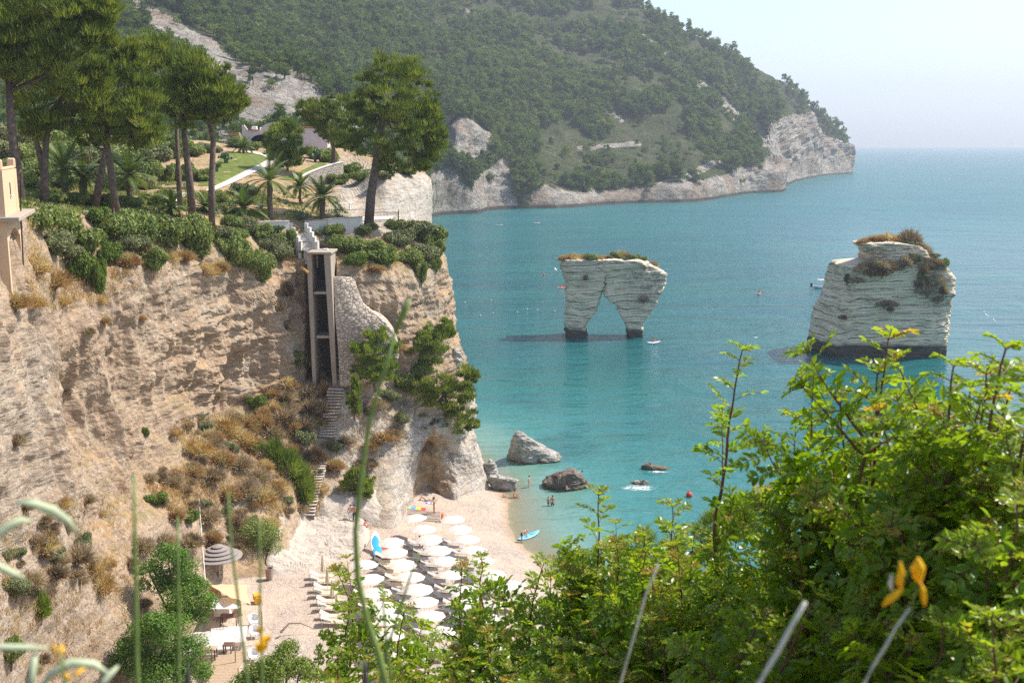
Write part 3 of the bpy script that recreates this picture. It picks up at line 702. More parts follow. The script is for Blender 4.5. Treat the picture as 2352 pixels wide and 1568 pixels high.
big_pine(PB, 'pine with a thick straight trunk left of the lawn',
         [(450,215,62),(430,265,45),(470,165,48),(440,180,50),(480,255,40),(415,215,40)], [[(443,494),(434,400),(424,320),(420,260)]], 100, seed=16, nsub=26, rad=.34)
big_pine(PB, 'umbrella shaped pine standing nearest to the garden path',
         [(505,195,50),(525,235,40),(490,225,50),(545,240,26),(520,265,34),(470,245,36)], [[(484,502),(486,420),(490,320),(480,280),(474,250)]], 99, seed=17, nsub=26, rad=.28)
big_pine(PB, 'big lone pine at the edge of the terrace above the sea',
         [(880,170,48),(943,170,40),(845,205,34),(900,225,62),(960,220,42),(985,262,32),(830,285,52),(900,300,62),(1000,340,32),(960,325,48),(870,340,52),(935,368,40),(985,300,32),(795,325,36),(915,165,42),(1012,318,20),(850,250,42),(940,280,50),(890,380,30),(975,375,28)],
         [[(846,512),(852,450),(862,385),(870,320),(885,240)]], 121, seed=18, rad=.5, limbs=14, per=62, nsub=24, up=.7)
big_pine(PB, 'dark pine in the shade behind the lone terrace pine',
         [(740,262,40),(702,252,26),(785,255,42),(830,255,38),(775,300,40),(740,300,30),(720,275,28)], [[(768,395),(766,340),(762,290)]], 150, seed=19, L=.6, wd=.075, per=60)
big_pine(PB, 'small bright round pine on the lawn by the villa',
         [(655,325,40),(636,312,26),(682,345,32),(655,368,34),(668,305,26),(640,350,30),(675,370,24),(655,292,18)], [[(662,404),(660,380),(657,340)]], 152, mat='pine_light', seed=20, L=.6, wd=.075, per=60, rad=.2)
# pines clinging to the promontory
big_pine('cliff_pine', 'light green pine leaning against the stone buttress', [(862,775,29),(835,800,27),(872,828,41),(842,850,37),(905,800,17),(880,855,34),(895,835,27)], [[(862,890),(856,850),(862,800)]], 105.5, 'pine_light', per=56, L=.36, seed=31, rad=.14, limbs=6)
big_pine('cliff_pine', 'windswept pine slanting towards the sea high on the promontory', [(1000,770,32),(1022,752,20),(975,800,37),(1030,765,17),(950,835,32),(1005,825,32),(985,780,27),(965,850,32)], [[(968,880),(975,840),(995,780)]], 112.5, 'pine_light', per=60, L=.36, seed=32, rad=.15, limbs=7)
big_pine('cliff_pine', 'wide dark pine overhanging the cave and the water', [(1010,890,49),(1055,875,44),(1082,868,20),(965,905,41),(1000,945,51),(1058,950,39),(1085,980,17),(962,958,37),(1035,920,49),(1035,975,37),(985,985,27),(930,950,22),(1070,900,29)], [[(985,960),(1000,930),(1025,900)]], 111, 'pine', per=64, L=.38, seed=33, rad=.2, limbs=12)
big_pine('cliff_pine', 'slim bright green pine beside the upper flight of rock steps', [(815,872,8),(816,890,13),(813,910,17),(811,930,15),(820,945,10)], [[(814,955),(815,900),(815,872)]], 102, 'pine_light', per=50, L=.3, seed=34, rad=.08, limbs=3)
big_pine('cliff_pine', 'bushy young pine on the white rock beside the lower steps', [(822,1092,22),(800,1112,20),(838,1110,22),(825,1132,24),(806,1095,16),(845,1130,16)], [[(826,1150),(824,1120),(822,1095)]], 99.5, 'pine_light', per=54, L=.3, seed=35, rad=.08, limbs=4)
big_pine('cypress_bush', 'narrow cypress shrub standing in the dry slope below the bare wall', [(415,1070,7),(414,1085,11),(412,1103,15),(410,1120,15)], [[(410,1135),(412,1100),(415,1072)]], 87.2, 'pine_light', per=46, L=.24, wd=.04, seed=36, rad=.06, limbs=3, cat='conifer')
# dense conifers at the foot of the left slope
def conifer(label, blobs, D, seed, mat='conifer', n=9000, size=.085, name='juniper_tree', trunk=None, cat='conifer'):
    r = np.random.default_rng(seed)
    u0, v0 = trunk or (blobs[-1][0], blobs[-1][1]+blobs[-1][2])
    base = P(u0, v0, D); gz = ground(base.x, base.y)
    if gz < base.z: base.z = max(gz, base.z-4)
    root = empty(name, base, 0, label, cat)
    cl = []
    for (u, v, R) in blobs:
        c = P(u, v, D)-base; q = px(R, D)*1.45; cl.append((c.x, c.y+(r.random()-.5)*q, c.z, q, q, q*.9))
    V, F, T = leafy(cl, n, size, r, .6, .5, 14)
    mesh_np('crown', V, F, M[mat], root, attrs={'tint': T})
    mb = MB(); top = Vector(cl[0][:3]); mb.tube([(0, 0, -.5), top*.4, top*.9], [.16, .12, .05], 7)
    for c in cl: mb.tube([top*.35, top*.35+(Vector(c[:3])-top*.35)*.6, Vector(c[:3])], [.09, .06, .03], 5)
    mb.build('trunk', M['bark'], root, True)
    return root
conifer('dense green juniper left of the thatched roof', [(380,1290,36),(425,1312,32),(432,1362,46),(462,1392,30),(400,1350,42),(342,1308,26),(410,1280,24),(355,1340,30),(455,1345,26),(450,1420,26),(405,1410,34)], 69, 41, n=16000)
conifer('broad dark juniper at the bottom edge beside the beach bar', [(330,1470,44),(385,1450,46),(300,1525,44),(425,1500,44),(380,1545,56),(338,1548,48),(440,1555,38),(290,1490,26),(360,1420,28)], 63, 42, n=22000)
conifer('round dark green bush at the edge of the white rock shelf', [(592,1238,46),(575,1215,26),(615,1225,28),(590,1275,34),(560,1250,24),(622,1258,24)], 87.0, 43, 'shrub', 12000, .075, 'round_bush', (592, 1300), 'bush')
conifer('yellow green pine in front of the pebble beach at the bottom edge', [(640,1530,42),(600,1556,40),(690,1535,30),(660,1500,26),(560,1568,30),(715,1560,26)], 42, 44, 'pine_light', 9000, .06, 'young_pine', (640, 1640), 'pine tree')

# ---------------------------------------------------------------- shrubs, copied from a few kinds
def shrub_proto(name, mat, seed, n, size, twigs=5, shape=(1, 1, .8), asp=.6, kind='leaf'):
    r = np.random.default_rng(seed)
    root = empty(name, (0, -500, -50), 0, 'x', 'shrub')
    cl = [(0, 0, .35, .72, .72, .55)]
    for q in range(5):
        a = r.random()*6.28; cl.append((math.cos(a)*.5, math.sin(a)*.5, .3+.35*r.random(), .42, .42, .36))
    cl = [(c[0]*shape[0], c[1]*shape[1], c[2]*shape[2], c[3], c[4], c[5]*shape[2]) for c in cl]
    if kind == 'leaf': V, F, T = leafy(cl, n, size, r, .45, asp, 9)
    else:
        m = n; d = unit(m, r); d[:, 2] = np.abs(d[:, 2])*shape[2]+.12; d /= np.linalg.norm(d, axis=1, keepdims=True)
        p = d*(.1+.7*r.random(m)**.6)[:, None]*np.array(shape); dd = d+unit(m, r)*.45; dd /= np.linalg.norm(dd, axis=1, keepdims=True)
        V, F = tris(p, dd, .30*(.5+r.random(m)), size*(.5+r.random(m)), r); T = np.repeat(np.clip(.4*r.random(m)+.6*vnoise(p, .4, seed)+.3, 0, 1), 3)
    mesh_np('foliage', V, F, M[mat], root, attrs={'tint': T})
    mb = MB()
    for k in range(twigs):
        a = r.random()*6.28; e = Vector((math.cos(a)*.55*shape[0], math.sin(a)*.55*shape[1], .35+.4*r.random()))
        mb.tube([(0, 0, -.25), e*.5+Vector((0, 0, .05)), e], [.05, .03, .01], 4)
    mb.build('stem', M['twig'], root)
    return root
PR = {
 'green': [shrub_proto('green_shrub', 'shrub', 51+i, 9000, .05) for i in range(3)],
 'olive': [shrub_proto('olive_shrub', 'shrub_olive', 55+i, 8000, .045) for i in range(2)],
 'ivy': [shrub_proto('trailing_shrub', 'ivy', 58+i, 8000, .05, shape=(1, 1, .9)) for i in range(2)],
 'scrub': [shrub_proto('dry_scrub', 'scrub', 61+i, 2600, .026, 8, (1, 1, .8), .6, 'spray') for i in range(3)],
 'rust': [shrub_proto('rusty_scrub', 'rust', 65+i, 2600, .026, 6, (1, 1, .8), .6, 'spray') for i in range(2)],
 'broom': [shrub_proto('broom_shrub', 'pine_light', 68+i, 2600, .02, 6, (1, 1, 1.1), .6, 'spray') for i in range(2)],
 'tuft': [shrub_proto('straw_tuft', 'straw', 71+i, 1300, .022, 0, (1, 1, 1.1), .6, 'spray') for i in range(3)],
}
USED = {k: 0 for k in PR}
def put_shrub(kind, loc, sx, sz, label, group=None, cat=None, sy=None):
    k = USED[kind]; pl = PR[kind]; USED[kind] += 1
    o = pl[k] if k < len(pl) else copy_tree(pl[k % len(pl)])
    o.location = loc; o.scale = (sx, sy or sx, sz); o.rotation_euler = (0, 0, random.random()*6.28)
    for q in ('group', 'label'):
        if q in o: del o[q]
    tag(o, label, cat or {'scrub': 'scrub', 'rust': 'scrub', 'tuft': 'grass tuft'}.get(kind, 'shrub'), group)
    return o
def shrub_px(kind, u, v, rx, ry, label, group=None, t=None, lift=0.0):
    """shrub whose middle shows at (u,v), half width rx, half height ry"""
    h = hit(u, v+ry*.55, t)
    if h is None: return None
    D = h.y; s = px(rx, D)*1.0; sz = px(ry*2, D)/.95
    return put_shrub(kind, (h.x, h.y+.2, h.z-.12*sz+lift), s*(1.5 if kind in ('tuft', 'rust', 'scrub') else 1.38), sz*(.92 if kind in ('tuft', 'rust', 'scrub') else 1.25), label, group)
ORD = ['first', 'second', 'third', 'fourth', 'fifth', 'sixth', 'seventh', 'eighth', 'ninth', 'tenth', 'eleventh', 'twelfth', 'thirteenth', 'fourteenth', 'fifteenth',
       'sixteenth', 'seventeenth', 'eighteenth', 'nineteenth', 'twentieth', 'twenty-first', 'twenty-second', 'twenty-third', 'twenty-fourth', 'twenty-fifth', 'twenty-sixth']
rim = [('green',85,505,45,32),('green',150,520,52,38),('olive',120,560,44,30),('green',190,560,44,34),('ivy',215,500,30,18),('green',265,520,52,38),('green',330,530,50,40),('olive',300,560,36,26),
       ('green',385,540,46,38),('green',440,535,50,44),('green',455,565,42,34),('olive',500,545,36,26),('green',545,585,42,38),('green',590,605,38,38),('green',520,575,32,28),('olive',635,575,34,28),('green',650,552,28,22),('green',530,512,26,20),('olive',562,520,26,20),('green',595,535,26,20),('green',520,550,26,22),('olive',612,556,26,20),('green',545,540,24,20)]
for i, (k, u, v, a, b) in enumerate(rim):
    shrub_px(k, u, v, a, b, '%s leafy shrub along the cliff rim, %s counting from the tower house' % ({'green': 'green', 'olive': 'grey-green', 'ivy': 'bright green'}[k], ORD[i]), 'shrubs along the cliff rim')
hang = [('ivy',175,615,34,34),('ivy',205,630,28,36),('ivy',228,655,17,42),('green',350,598,36,28),('ivy',250,590,26,26),('olive',150,590,34,26),('green',600,630,24,24)]
for i, (k, u, v, a, b) in enumerate(hang):
    shrub_px(k, u, v, a, b, '%s shrub hanging over the bare rock wall, %s from the tower house' % ({'green': 'dark green', 'olive': 'grey-green', 'ivy': 'bright green'}[k], ORD[i]), 'shrubs hanging over the rock wall')
prom = [('green',795,562,34,24),('green',840,578,40,26),('ivy',880,592,36,24),('olive',915,548,36,24),('olive',955,535,46,28),('green',990,548,34,28),('olive',975,580,40,24),('green',940,592,34,22),('green',1002,575,20,22),('green',966,632,15,26),('green',765,528,28,18),('olive',838,530,26,16),('green',905,520,22,14),('ivy',815,600,24,16),('green',1000,610,14,18)]
for i, (k, u, v, a, b) in enumerate(prom):
    shrub_px(k, u, v, a, b, '%s shrub on the terrace edge between shaft and sea, %s from the shaft' % ({'green': 'green', 'olive': 'grey-green', 'ivy': 'bright green'}[k], ORD[i]), 'shrubs on the terrace edge')
for i, (u, v, a, b) in enumerate([(80,610,30,26),(120,640,34,26),(140,690,20,14),(30,690,30,24),(75,695,26,18),(420,585,22,16),(475,620,26,16),(290,595,24,20),(230,690,14,12),(330,570,20,14),(395,590,16,14),(505,610,18,14)]):
    shrub_px('rust' if i % 2 else 'tuft', u, v, a, b, '%s dry clump topping the rock wall, %s from the tower house' % ('rust brown' if i % 2 else 'straw coloured', ORD[i]), 'dry clumps at the top of the wall')
garden = [('green',115,455,30,16),('green',170,462,30,16),('green',235,465,30,18),('green',300,466,30,18),('green',355,462,28,14),('olive',330,420,30,26),('green',380,405,20,22),('green',410,400,22,24),('green',455,405,26,16),
          ('green',430,400,16,22),('olive',560,440,30,18),('green',500,455,22,16),('green',540,330,26,16),('green',580,338,20,12),('olive',712,328,20,20),('green',735,355,26,18),('green',760,365,24,18),('green',800,395,30,18),('green',830,405,26,16),('green',775,415,22,14),('green',935,395,22,12),('olive',880,405,22,10),('green',60,420,30,26),('green',30,440,26,26),('green',140,420,40,26),('green',280,420,44,30)]
for i, (k, u, v, a, b) in enumerate(garden):
    shrub_px(k, u, v, a, b, '%s garden shrub between the pines and the villa lawn, %s from the tower house' % ({'green': 'green', 'olive': 'grey-green'}[k], ORD[i]), 'garden shrubs on the cliff top')
bk = [(20,352,44,30),(75,362,44,28),(130,356,46,30),(185,364,46,28),(240,358,46,30),(295,366,44,28),(345,356,40,30),(395,350,34,24),(440,346,30,20),(480,344,24,14),(40,392,40,24),(110,392,44,24),(190,396,44,24),(260,394,44,24),(330,392,34,22),(15,320,44,34),(90,322,44,30),(170,325,44,28),(250,325,44,26),(330,330,40,22),(410,326,34,16)]
for i, (u, v, a, b) in enumerate(bk):
    shrub_px('green' if i % 3 else 'olive', u, v, a, b, '%s bush in the shade behind the pine trunks, %s of the dark belt' % ('green' if i % 3 else 'grey-green', ORD[i]), 'bushes behind the pine trunks')
# the dry slope between wall and beach
talus = [('scrub',700,890,30,22),('scrub',730,870,20,26),('olive',685,830,20,26),('tuft',710,830,22,24),('scrub',650,905,26,20),('scrub',705,925,34,26),('rust',745,890,16,22),('scrub',740,930,18,22),('scrub',645,950,28,22),('scrub',690,965,28,24),('olive',700,1005,30,22),('scrub',620,985,26,22),
         ('ivy',585,930,22,18),('ivy',582,1032,22,14),('rust',560,965,30,20),('rust',600,960,26,22),('tuft',520,985,34,26),('tuft',450,1030,36,22),('rust',480,1000,26,18),('scrub',640,1040,26,20),('broom',660,1075,32,26),('broom',690,1110,28,30),('broom',630,1050,26,24),('broom',700,1140,20,24),('rust',720,1040,20,20),('olive',770,1030,18,16),('rust',760,1065,26,16),
         ('scrub',835,1060,26,16),('rust',500,1050,30,22),('scrub',545,1060,30,20),('scrub',480,1090,30,22),('rust',440,1080,24,18),('scrub',390,1100,24,18),('scrub',590,1090,26,18),('scrub',560,1120,30,22),('tuft',600,1140,30,24),('tuft',640,1120,24,20),('rust',520,1130,28,22),('tuft',560,1010,30,20),
         ('ivy',355,1150,26,14),('ivy',435,1190,22,14),('scrub',430,1240,30,20),('rust',480,1230,24,20),('scrub',470,1180,30,20),('scrub',540,1190,24,24),('rust',400,1180,22,16),('scrub',375,1240,28,20),('scrub',320,1250,30,22),('tuft',230,1340,30,34),('tuft',215,1300,22,26),('scrub',170,1270,34,30),('olive',185,1250,24,28),('tuft',100,1250,28,26),('scrub',120,1310,30,24),('broom',90,1400,22,28),('green',20,1490,34,40),('olive',30,1350,34,26),('scrub',60,1330,34,24),
         ('rust',55,1160,18,16),('scrub',30,1010,20,18),('scrub',150,900,10,10),('ivy',332,996,10,12),('scrub',860,925,24,14),('rust',880,1000,28,14),('scrub',905,990,20,14),('olive',920,960,18,18),('olive',890,910,26,18),('green',935,880,26,26),('green',955,860,24,24),('scrub',790,1010,18,12),('rust',850,1020,22,10),('olive',850,945,18,12),('scrub',500,905,14,8),('scrub',560,910,14,8),('tuft',660,880,20,16),('rust',620,900,18,14),
         ('scrub',655,660,18,26),('scrub',640,700,14,18),('scrub',660,745,12,14),('olive',715,775,12,14),('rust',235,735,14,10),('scrub',200,760,14,10),('rust',320,730,12,8),('rust',860,615,20,10),('rust',940,805,14,10),('tuft',925,800,12,8)]
WH = lambda u, v: ('beside the rock steps' if 640 < u < 800 else 'on the dry slope under the bare wall' if 330 < u <= 640 and v > 880 else 'on the netted rock at the left edge' if u <= 330 else 'on the promontory rock' if u >= 800 else 'growing on the bare wall')
KN = {'scrub': 'grey-brown dry scrub', 'rust': 'rusty brown scrub', 'tuft': 'straw coloured grass clump', 'olive': 'grey-green shrub', 'ivy': 'bright green low shrub', 'broom': 'olive green broom bush', 'green': 'dark green shrub'}
cnt = {}
for k, u, v, a, b in talus:
    wh = WH(u, v); n = cnt.get((k, wh), 0); cnt[(k, wh)] = n+1
    shrub_px(k, u, v, a, b, '%s %s, %s from the top' % (KN[k], wh, ORD[n]), 'scrub on the cliff slopes')

rs_ = np.random.default_rng(404); k_ = 0
TP = [(430,960),(540,945),(700,895),(760,900),(740,1170),(660,1180),(560,1280),(470,1240),(330,1120),(300,1095)]
def inside(poly, u, v):
    c = False; j = len(poly)-1
    for i in range(len(poly)):
        (x1, y1), (x2, y2) = poly[i], poly[j]
        if (y1 > v) != (y2 > v) and u < (x2-x1)*(v-y1)/(y2-y1)+x1: c = not c
        j = i
    return c
while k_ < 110:
    u, v = 300+460*rs_.random(), 895+380*rs_.random()
    if not inside(TP, u, v): continue
    k_ += 1; kd_ = ['scrub', 'scrub', 'rust', 'tuft', 'scrub', 'olive'][int(rs_.integers(6))]; a = 8+10*rs_.random()
    shrub_px(kd_, u, v, a*1.15, a*.8, 'small %s scattered over the dry slope above the beach' % {'scrub': 'grey-brown scrub', 'rust': 'rusty scrub', 'tuft': 'straw clump', 'olive': 'grey-green shrub'}[kd_], 'small growth on the dry slope')
LP_ = [(0,1150),(60,1150),(300,1120),(340,1400),(120,1568),(0,1568)]; k_ = 0
while k_ < 34:
    u, v = 350*rs_.random(), 1120+440*rs_.random()
    if not inside(LP_, u, v): continue
    k_ += 1; kd_ = ['scrub', 'scrub', 'tuft', 'scrub', 'olive'][int(rs_.integers(5))]; a = 8+12*rs_.random()
    shrub_px(kd_, u, v, a*1.1, a*.8, 'small %s scattered over the netted rock at the left' % {'scrub': 'grey-brown scrub', 'tuft': 'straw clump', 'olive': 'grey-green shrub'}[kd_], 'small growth on the netted rock')
# dry grass nobody could count
def inside(poly, u, v):
    c = False; j = len(poly)-1
    for i in range(len(poly)):
        (x1, y1), (x2, y2) = poly[i], poly[j]
        if (y1 > v) != (y2 > v) and u < (x2-x1)*(v-y1)/(y2-y1)+x1: c = not c
        j = i
    return c
def grass_stuff(name, polys, mat, seed, L=.45, wd=.022, blades=9, label=''):
    r = np.random.default_rng(seed); ps = []
    for poly, n in polys:
        us = [q[0] for q in poly]; vs = [q[1] for q in poly]
        k = 0
        while k < n:
            k += 1
            u = us[0]; u = min(us)+(max(us)-min(us))*r.random(); v = min(vs)+(max(vs)-min(vs))*r.random()
            if not inside(poly, u, v): continue
            h = hit(u, v, BVC)
            if h is not None and vnoise(np.array([[h.x, h.y, h.z]]), 2.2, 5)[0] > -.25: ps.append((h.x, h.y, h.z))
    p = np.repeat(np.array(ps), blades, 0); n = len(p)
    p = p+r.normal(size=(n, 3))*np.array([.16, .16, .02])
    d = r.normal(size=(n, 3))*.42+np.array([0, 0, 1.0]); d /= np.linalg.norm(d, axis=1, keepdims=True)
    V, F = tris(p, d, L*(.4+.9*r.random(n)), wd, r)
    T = np.repeat(np.clip(vnoise(p, 1.8, 3)*.5+.45+.25*r.normal(size=n), 0, 1), 3)
    return tag(mesh_np(name, V, F, M[mat], attrs={'tint': T}), label, 'grass', kind='stuff')
grass_stuff('dry_grass', [([(430,960),(540,945),(700,895),(760,900),(740,1170),(660,1180),(560,1280),(470,1240),(330,1120),(300,1095)], 7000),
     ([(60,500),(300,540),(640,580),(690,600),(600,640),(400,620),(250,690),(110,720),(60,650)], 2400), ([(780,540),(1015,560),(1010,610),(780,620)], 700),
     ([(0,1200),(60,1180),(300,1120),(330,1400),(120,1568),(0,1500)], 1100), ([(800,930),(930,940),(930,1040),(800,1050)], 260)], 'straw', 5, label='dry straw coloured grass over the cliff slopes')

# ---------------------------------------------------------------- palms, agaves, prickly pears
def palm_mesh(r, fr=26, Lf=2.6, lean=.35, droop=1.0):
    Vs = []; T = []; mbr = MB()
    for k in range(fr):
        a = k*2.399+r.random()*.4; el = 1.25-1.45*(k/fr)+.15*r.normal()
        d = Vector((math.cos(a)*math.cos(el), math.sin(a)*math.cos(el), math.sin(el))); q = Vector((0, 0, 0)); pts = [q.copy()]
        L = Lf*(.8+.3*r.random()); tt = r.random()
        for s in range(9):
            q = q+d*(L/9); d = (d+Vector((0, 0, -.11*droop))).normalized(); pts.append(q.copy())
        mbr.tube(pts, [.03*(1-.08*i) for i in range(10)], 3, False)
        for s in range(46):
            f = .12+.88*s/46; i = min(8, int(f*9)); b = pts[i].lerp(pts[i+1], f*9-i); ax = (pts[i+1]-pts[i]).normalized()
            side = ax.cross(Vector((0, 0, 1)))
            if side.length < .05: side = Vector((1, 0, 0))
            side.normalize(); upv = side.cross(ax)
            ll = .42*Lf/2.6*math.sin(math.pi*min(1, f*.85+.12))+.08
            for sg in (-1, 1):
                e = b+(side*sg*.8+ax*.55+upv*.15).normalized()*ll-Vector((0, 0, .12*ll))
                Vs += [b-ax*.034, b+ax*.034, e]; T += [min(1, max(0, .25+.5*(sg*.2+.5)*r.random()+.35*tt))]*3
    return np.array([tuple(q) for q in Vs]), np.array(T), mbr
def palm(label, u, v, D, hpx, Lf, seed, rad=.28, crown_v=None):
    r = np.random.default_rng(seed); b = hit(u, v, BVC) if D is None else P(u, v, D)
    D = b.y; root = empty('palm_tree', b, 0, label, 'palm tree'); h = px(hpx, D)
    mb = MB(); n = 9
    mb.tube([(0.05*math.sin(i), 0, -.4+(h+.4)*i/n) for i in range(n+1)], [rad*(1.1+.12*(i % 2)-.02*i) for i in range(n+1)], 9)
    mb.build('trunk', M['palm_bark'], root)
    V, T, ri = palm_mesh(r, 30, Lf)
    ri.build('frond_ribs', M['palm_rib'], root).location = (0, 0, h)
    o = mesh_np('crown', V, np.arange(len(V)).reshape(-1, 3), M['palm'], root, attrs={'tint': T}); o.location = (0, 0, h)
    return root
palm('tall palm with a bare trunk beside the terrace wall', 622, 505, None, 88, 3.5, 81)
palm('dark bushy palm in front of the terrace wall', 742, 512, None, 58, 3.3, 82)
palm('low palm with spreading fronds between the pine trunks and the tall palm', 562, 500, None, 22, 3.0, 83, .2)
palm('palm half hidden behind the lower left pine trunks', 152, 462, None, 72, 3.6, 84)
palm('broad palm in deep shade between the third pine and the hedge', 300, 466, None, 62, 3.4, 85)
palm('small palm in deep shade left of the leaning pine trunk', 195, 466, None, 56, 3.0, 86)
palm('small palm between two slim pine trunks', 395, 494, None, 16, 1.8, 87, .15)
palm('small palm on the lawn close to the villa arch', 560, 352, None, 14, 2.4, 88, .2)
palm('little palm just below the garden hedge', 470, 488, None, 12, 1.7, 89, .15)
palm('thin palm behind the dark bushy palm', 690, 470, None, 40, 2.2, 90, .15)
def agave(label, u, v, size, seed, cat='agave'):
    h = hit(u, v, BVC)
    if h is None: return
    r = np.random.default_rng(seed); root = empty('agave_plant', h, 0, label, cat)
    mb = MB(); s = px(size, h.y)
    for k in range(24):
        a = k*2.4; el = .25+1.1*(k/24); d = Vector((math.cos(a)*math.cos(el), math.sin(a)*math.cos(el), math.sin(el))); sd_ = d.cross(Vector((0, 0, 1))).normalized()
        m_ = d*s*.45+Vector((0, 0, .05)); t = d*s*(.9+.2*r.random())
        mb.add([Vector((0, 0, 0))+sd_*s*.05, Vector((0, 0, 0))-sd_*s*.05, m_-sd_*s*.075, m_+sd_*s*.075, t, m_-Vector((0, 0, s*.03))], [(0, 1, 5), (1, 2, 5), (0, 5, 3), (2, 4, 5), (5, 4, 3)])
    o = mb.build('leaves', M['agave'], root); at = o.data.attributes.new('tint', 'FLOAT', 'POINT'); at.data.foreach_set('value', np.repeat(r.random(24), 6).astype(np.float32))
    return root
for i, (u, v, s, lb) in enumerate([(735,540,26,'blue-grey agave right of the white terrace steps'),(748,560,22,'low blue-grey agave below the larger one by the steps'),(690,505,26,'dark agave in the gap of the terrace wall'),(505,1025,24,'agave on the dry slope under the bare wall'),(545,1040,20,'smaller agave right of the other one on the dry slope'),(950,890,22,'agave among the pines of the promontory'),(640,360,24,'agave on the lawn behind the small bright pine'),(530,1240,18,'pale agave among the scrub above the round bush'),(495,490,22,'spiky agave at the foot of the umbrella shaped pine'),(600,480,22,'agave under the tall palm')]):
    agave(lb, u, v, s, 91+i)
def prickly(label, u, v, size, seed):
    h = hit(u, v, BVC)
    if h is None: return
    r = np.random.default_rng(seed); root = empty('prickly_pear', h, 0, label, 'cactus'); s = px(size, h.y); mb = MB()
    def pad(c, d, sc, lev):
        a = d.cross(Vector(tuple(unit(1, r)[0]))).normalized(); nn = d.cross(a); rings = []
        for t, w_ in ((0, .3), (.25, .85), (.55, 1), (.85, .7), (1, .15)):
            rings.append([c+d*sc*t+a*math.cos(q*math.pi/3)*sc*.36*w_+nn*math.sin(q*math.pi/3)*sc*.07*w_ for q in range(6)])
        mb.rings(rings)
        if lev < 3:
            for _ in range(2+(r.random() > .4)):
                e = (d+Vector(tuple(unit(1, r)[0]))*.9+Vector((0, 0, .25))).normalized(); pad(c+d*sc*.9+a*(r.random()-.5)*sc*.4, e, sc*.85, lev+1)
    for _ in range(4):
        q = unit(1, r)[0]; pad(Vector((q[0]*s*.06, q[1]*s*.06, -.05)), Vector((q[0]*.4, q[1]*.4, 1)).normalized(), s*.36, 0)
    o = mb.build('pads', M['cactus'], root); at = o.data.attributes.new('tint', 'FLOAT', 'POINT'); at.data.foreach_set('value', r.random(len(o.data.vertices)).astype(np.float32))
for i, (u, v, s, lb) in enumerate([(640,548,34,'prickly pear by the left wall of the terrace steps'),(622,540,26,'prickly pear left of the larger one beside the terrace steps'),(690,590,18,'small prickly pear at the top left of the shaft'),(975,625,22,'prickly pear overhanging the sea end of the terrace'),(725,372,30,'prickly pear on the lawn behind the lone pine'),(520,375,26,'prickly pear at the edge of the lawn beside the pines'),(498,395,22,'prickly pear between the umbrella shaped pine and the lawn')]):
    prickly(lb, u, v, s, 111+i)

# ---------------------------------------------------------------- the wooded hill
def hill_tree_mesh(r, n, squat):
    cl = []
    for k in range(7):
        a = r.random()*6.28; h = .35+.6*r.random(); rr = (.42, .24*(1.35-h), .32)[squat]
        cl.append((math.cos(a)*rr*.8, math.sin(a)*rr*.8, (.52+.3*r.random(), h*1.15, h*.85)[squat], (.20, .15, .22)[squat]+.09*r.random()))
    V, F, T = pine_crown(cl, n, .12, .042, r, nsub=7, sub=.45, up=.4)
    return V, F, T
hp = []; tr_tpl = []
for k in range(8):
    r = np.random.default_rng(200+k); V, F, T = hill_tree_mesh(r, 11, k % 3)
    n0 = len(V); tv = MB().tube([(0, 0, -.25), (.02, 0, .3), (0, .02, .6)], [.03, .025, .012], 4)
    V2 = np.concatenate([V, np.array(tv.v)]); F2 = np.concatenate([F] + [np.array([[f[0], f[1], f[2]], [f[0], f[2], f[3]]])+n0 for f in tv.f if len(f) == 4])
    T2 = np.concatenate([T, np.zeros(len(tv.v))]); tr_tpl.append((V2, F2, T2))
r = np.random.default_rng(77)
rkg = rks; pts = []
tries = 0
rowi = np.arange(HG.shape[1]); 
flatp = HG.reshape(-1, 3); 
# sample in picture space so the cover is even as seen
spots = []
for k in range(26000):
    u = -20+1990*r.random(); v = -15+490*r.random()
    h = BVH_.ray_cast(Vector((0, 0, CAMZ)), ray(u, v).normalized())
    if h[0] is None: continue
    q = h[0]
    if q.z < 5: continue
    spots.append((u, v, q, h[2]))
fg = HG.reshape(-1, 3); 
from mathutils import kdtree
kd = kdtree.KDTree(len(fg)//4+1)
for i in range(0, len(fg), 4): kd.insert(fg[i], i)
kd.balance(); rkf = rks.reshape(-1)
keep = []
occ = {}
dens = lambda q: vnoise(np.array([[q.x, q.y, q.z]]), 60, 4)[0]+.5*vnoise(np.array([[q.x, q.y, q.z]]), 18, 6)[0]
for u, v, q, idx in spots:
    _, i, _ = kd.find(q); rv = rkf[i]
    if rv > .58 and r.random() < .985: continue
    if rv > .42 and r.random() < .60: continue
    dn = dens(q)
    # right shoulder is open scrub higher up, left flank is dense pine
    lim = -.16 if u > 1000 else -.60
    if dn < lim and r.random() < .95: continue
    D = q.y; s = (4.6+5.6*r.random()**1.6)*min(1, max(.5, D/640))
    cell = (int(u/(s*FPX/D*.46)), int(v/(s*FPX/D*.34)))
    if cell in occ: continue
    occ[cell] = 1; keep.append((D, q, s, u, v))
keep.sort(key=lambda t: -t[2]/t[0])
print('hill trees', len(keep))
vis = [t for t in keep if not (t[3] < 560 and t[4] > 90) and not (770 < t[3] < 1000 and t[4] > 150)]
nb = set(id(t) for t in vis[:290])
Hm = []
for k in range(8):
    V, F, T = tr_tpl[k]
    me = mesh_np('hillside_pine', V, F, M['far_pine'], attrs={'tint': T}); Hm.append(me.data)
    bpy.data.objects.remove(me)
i = 0; Vs = []; Fs = []; Ts = []; b = 0
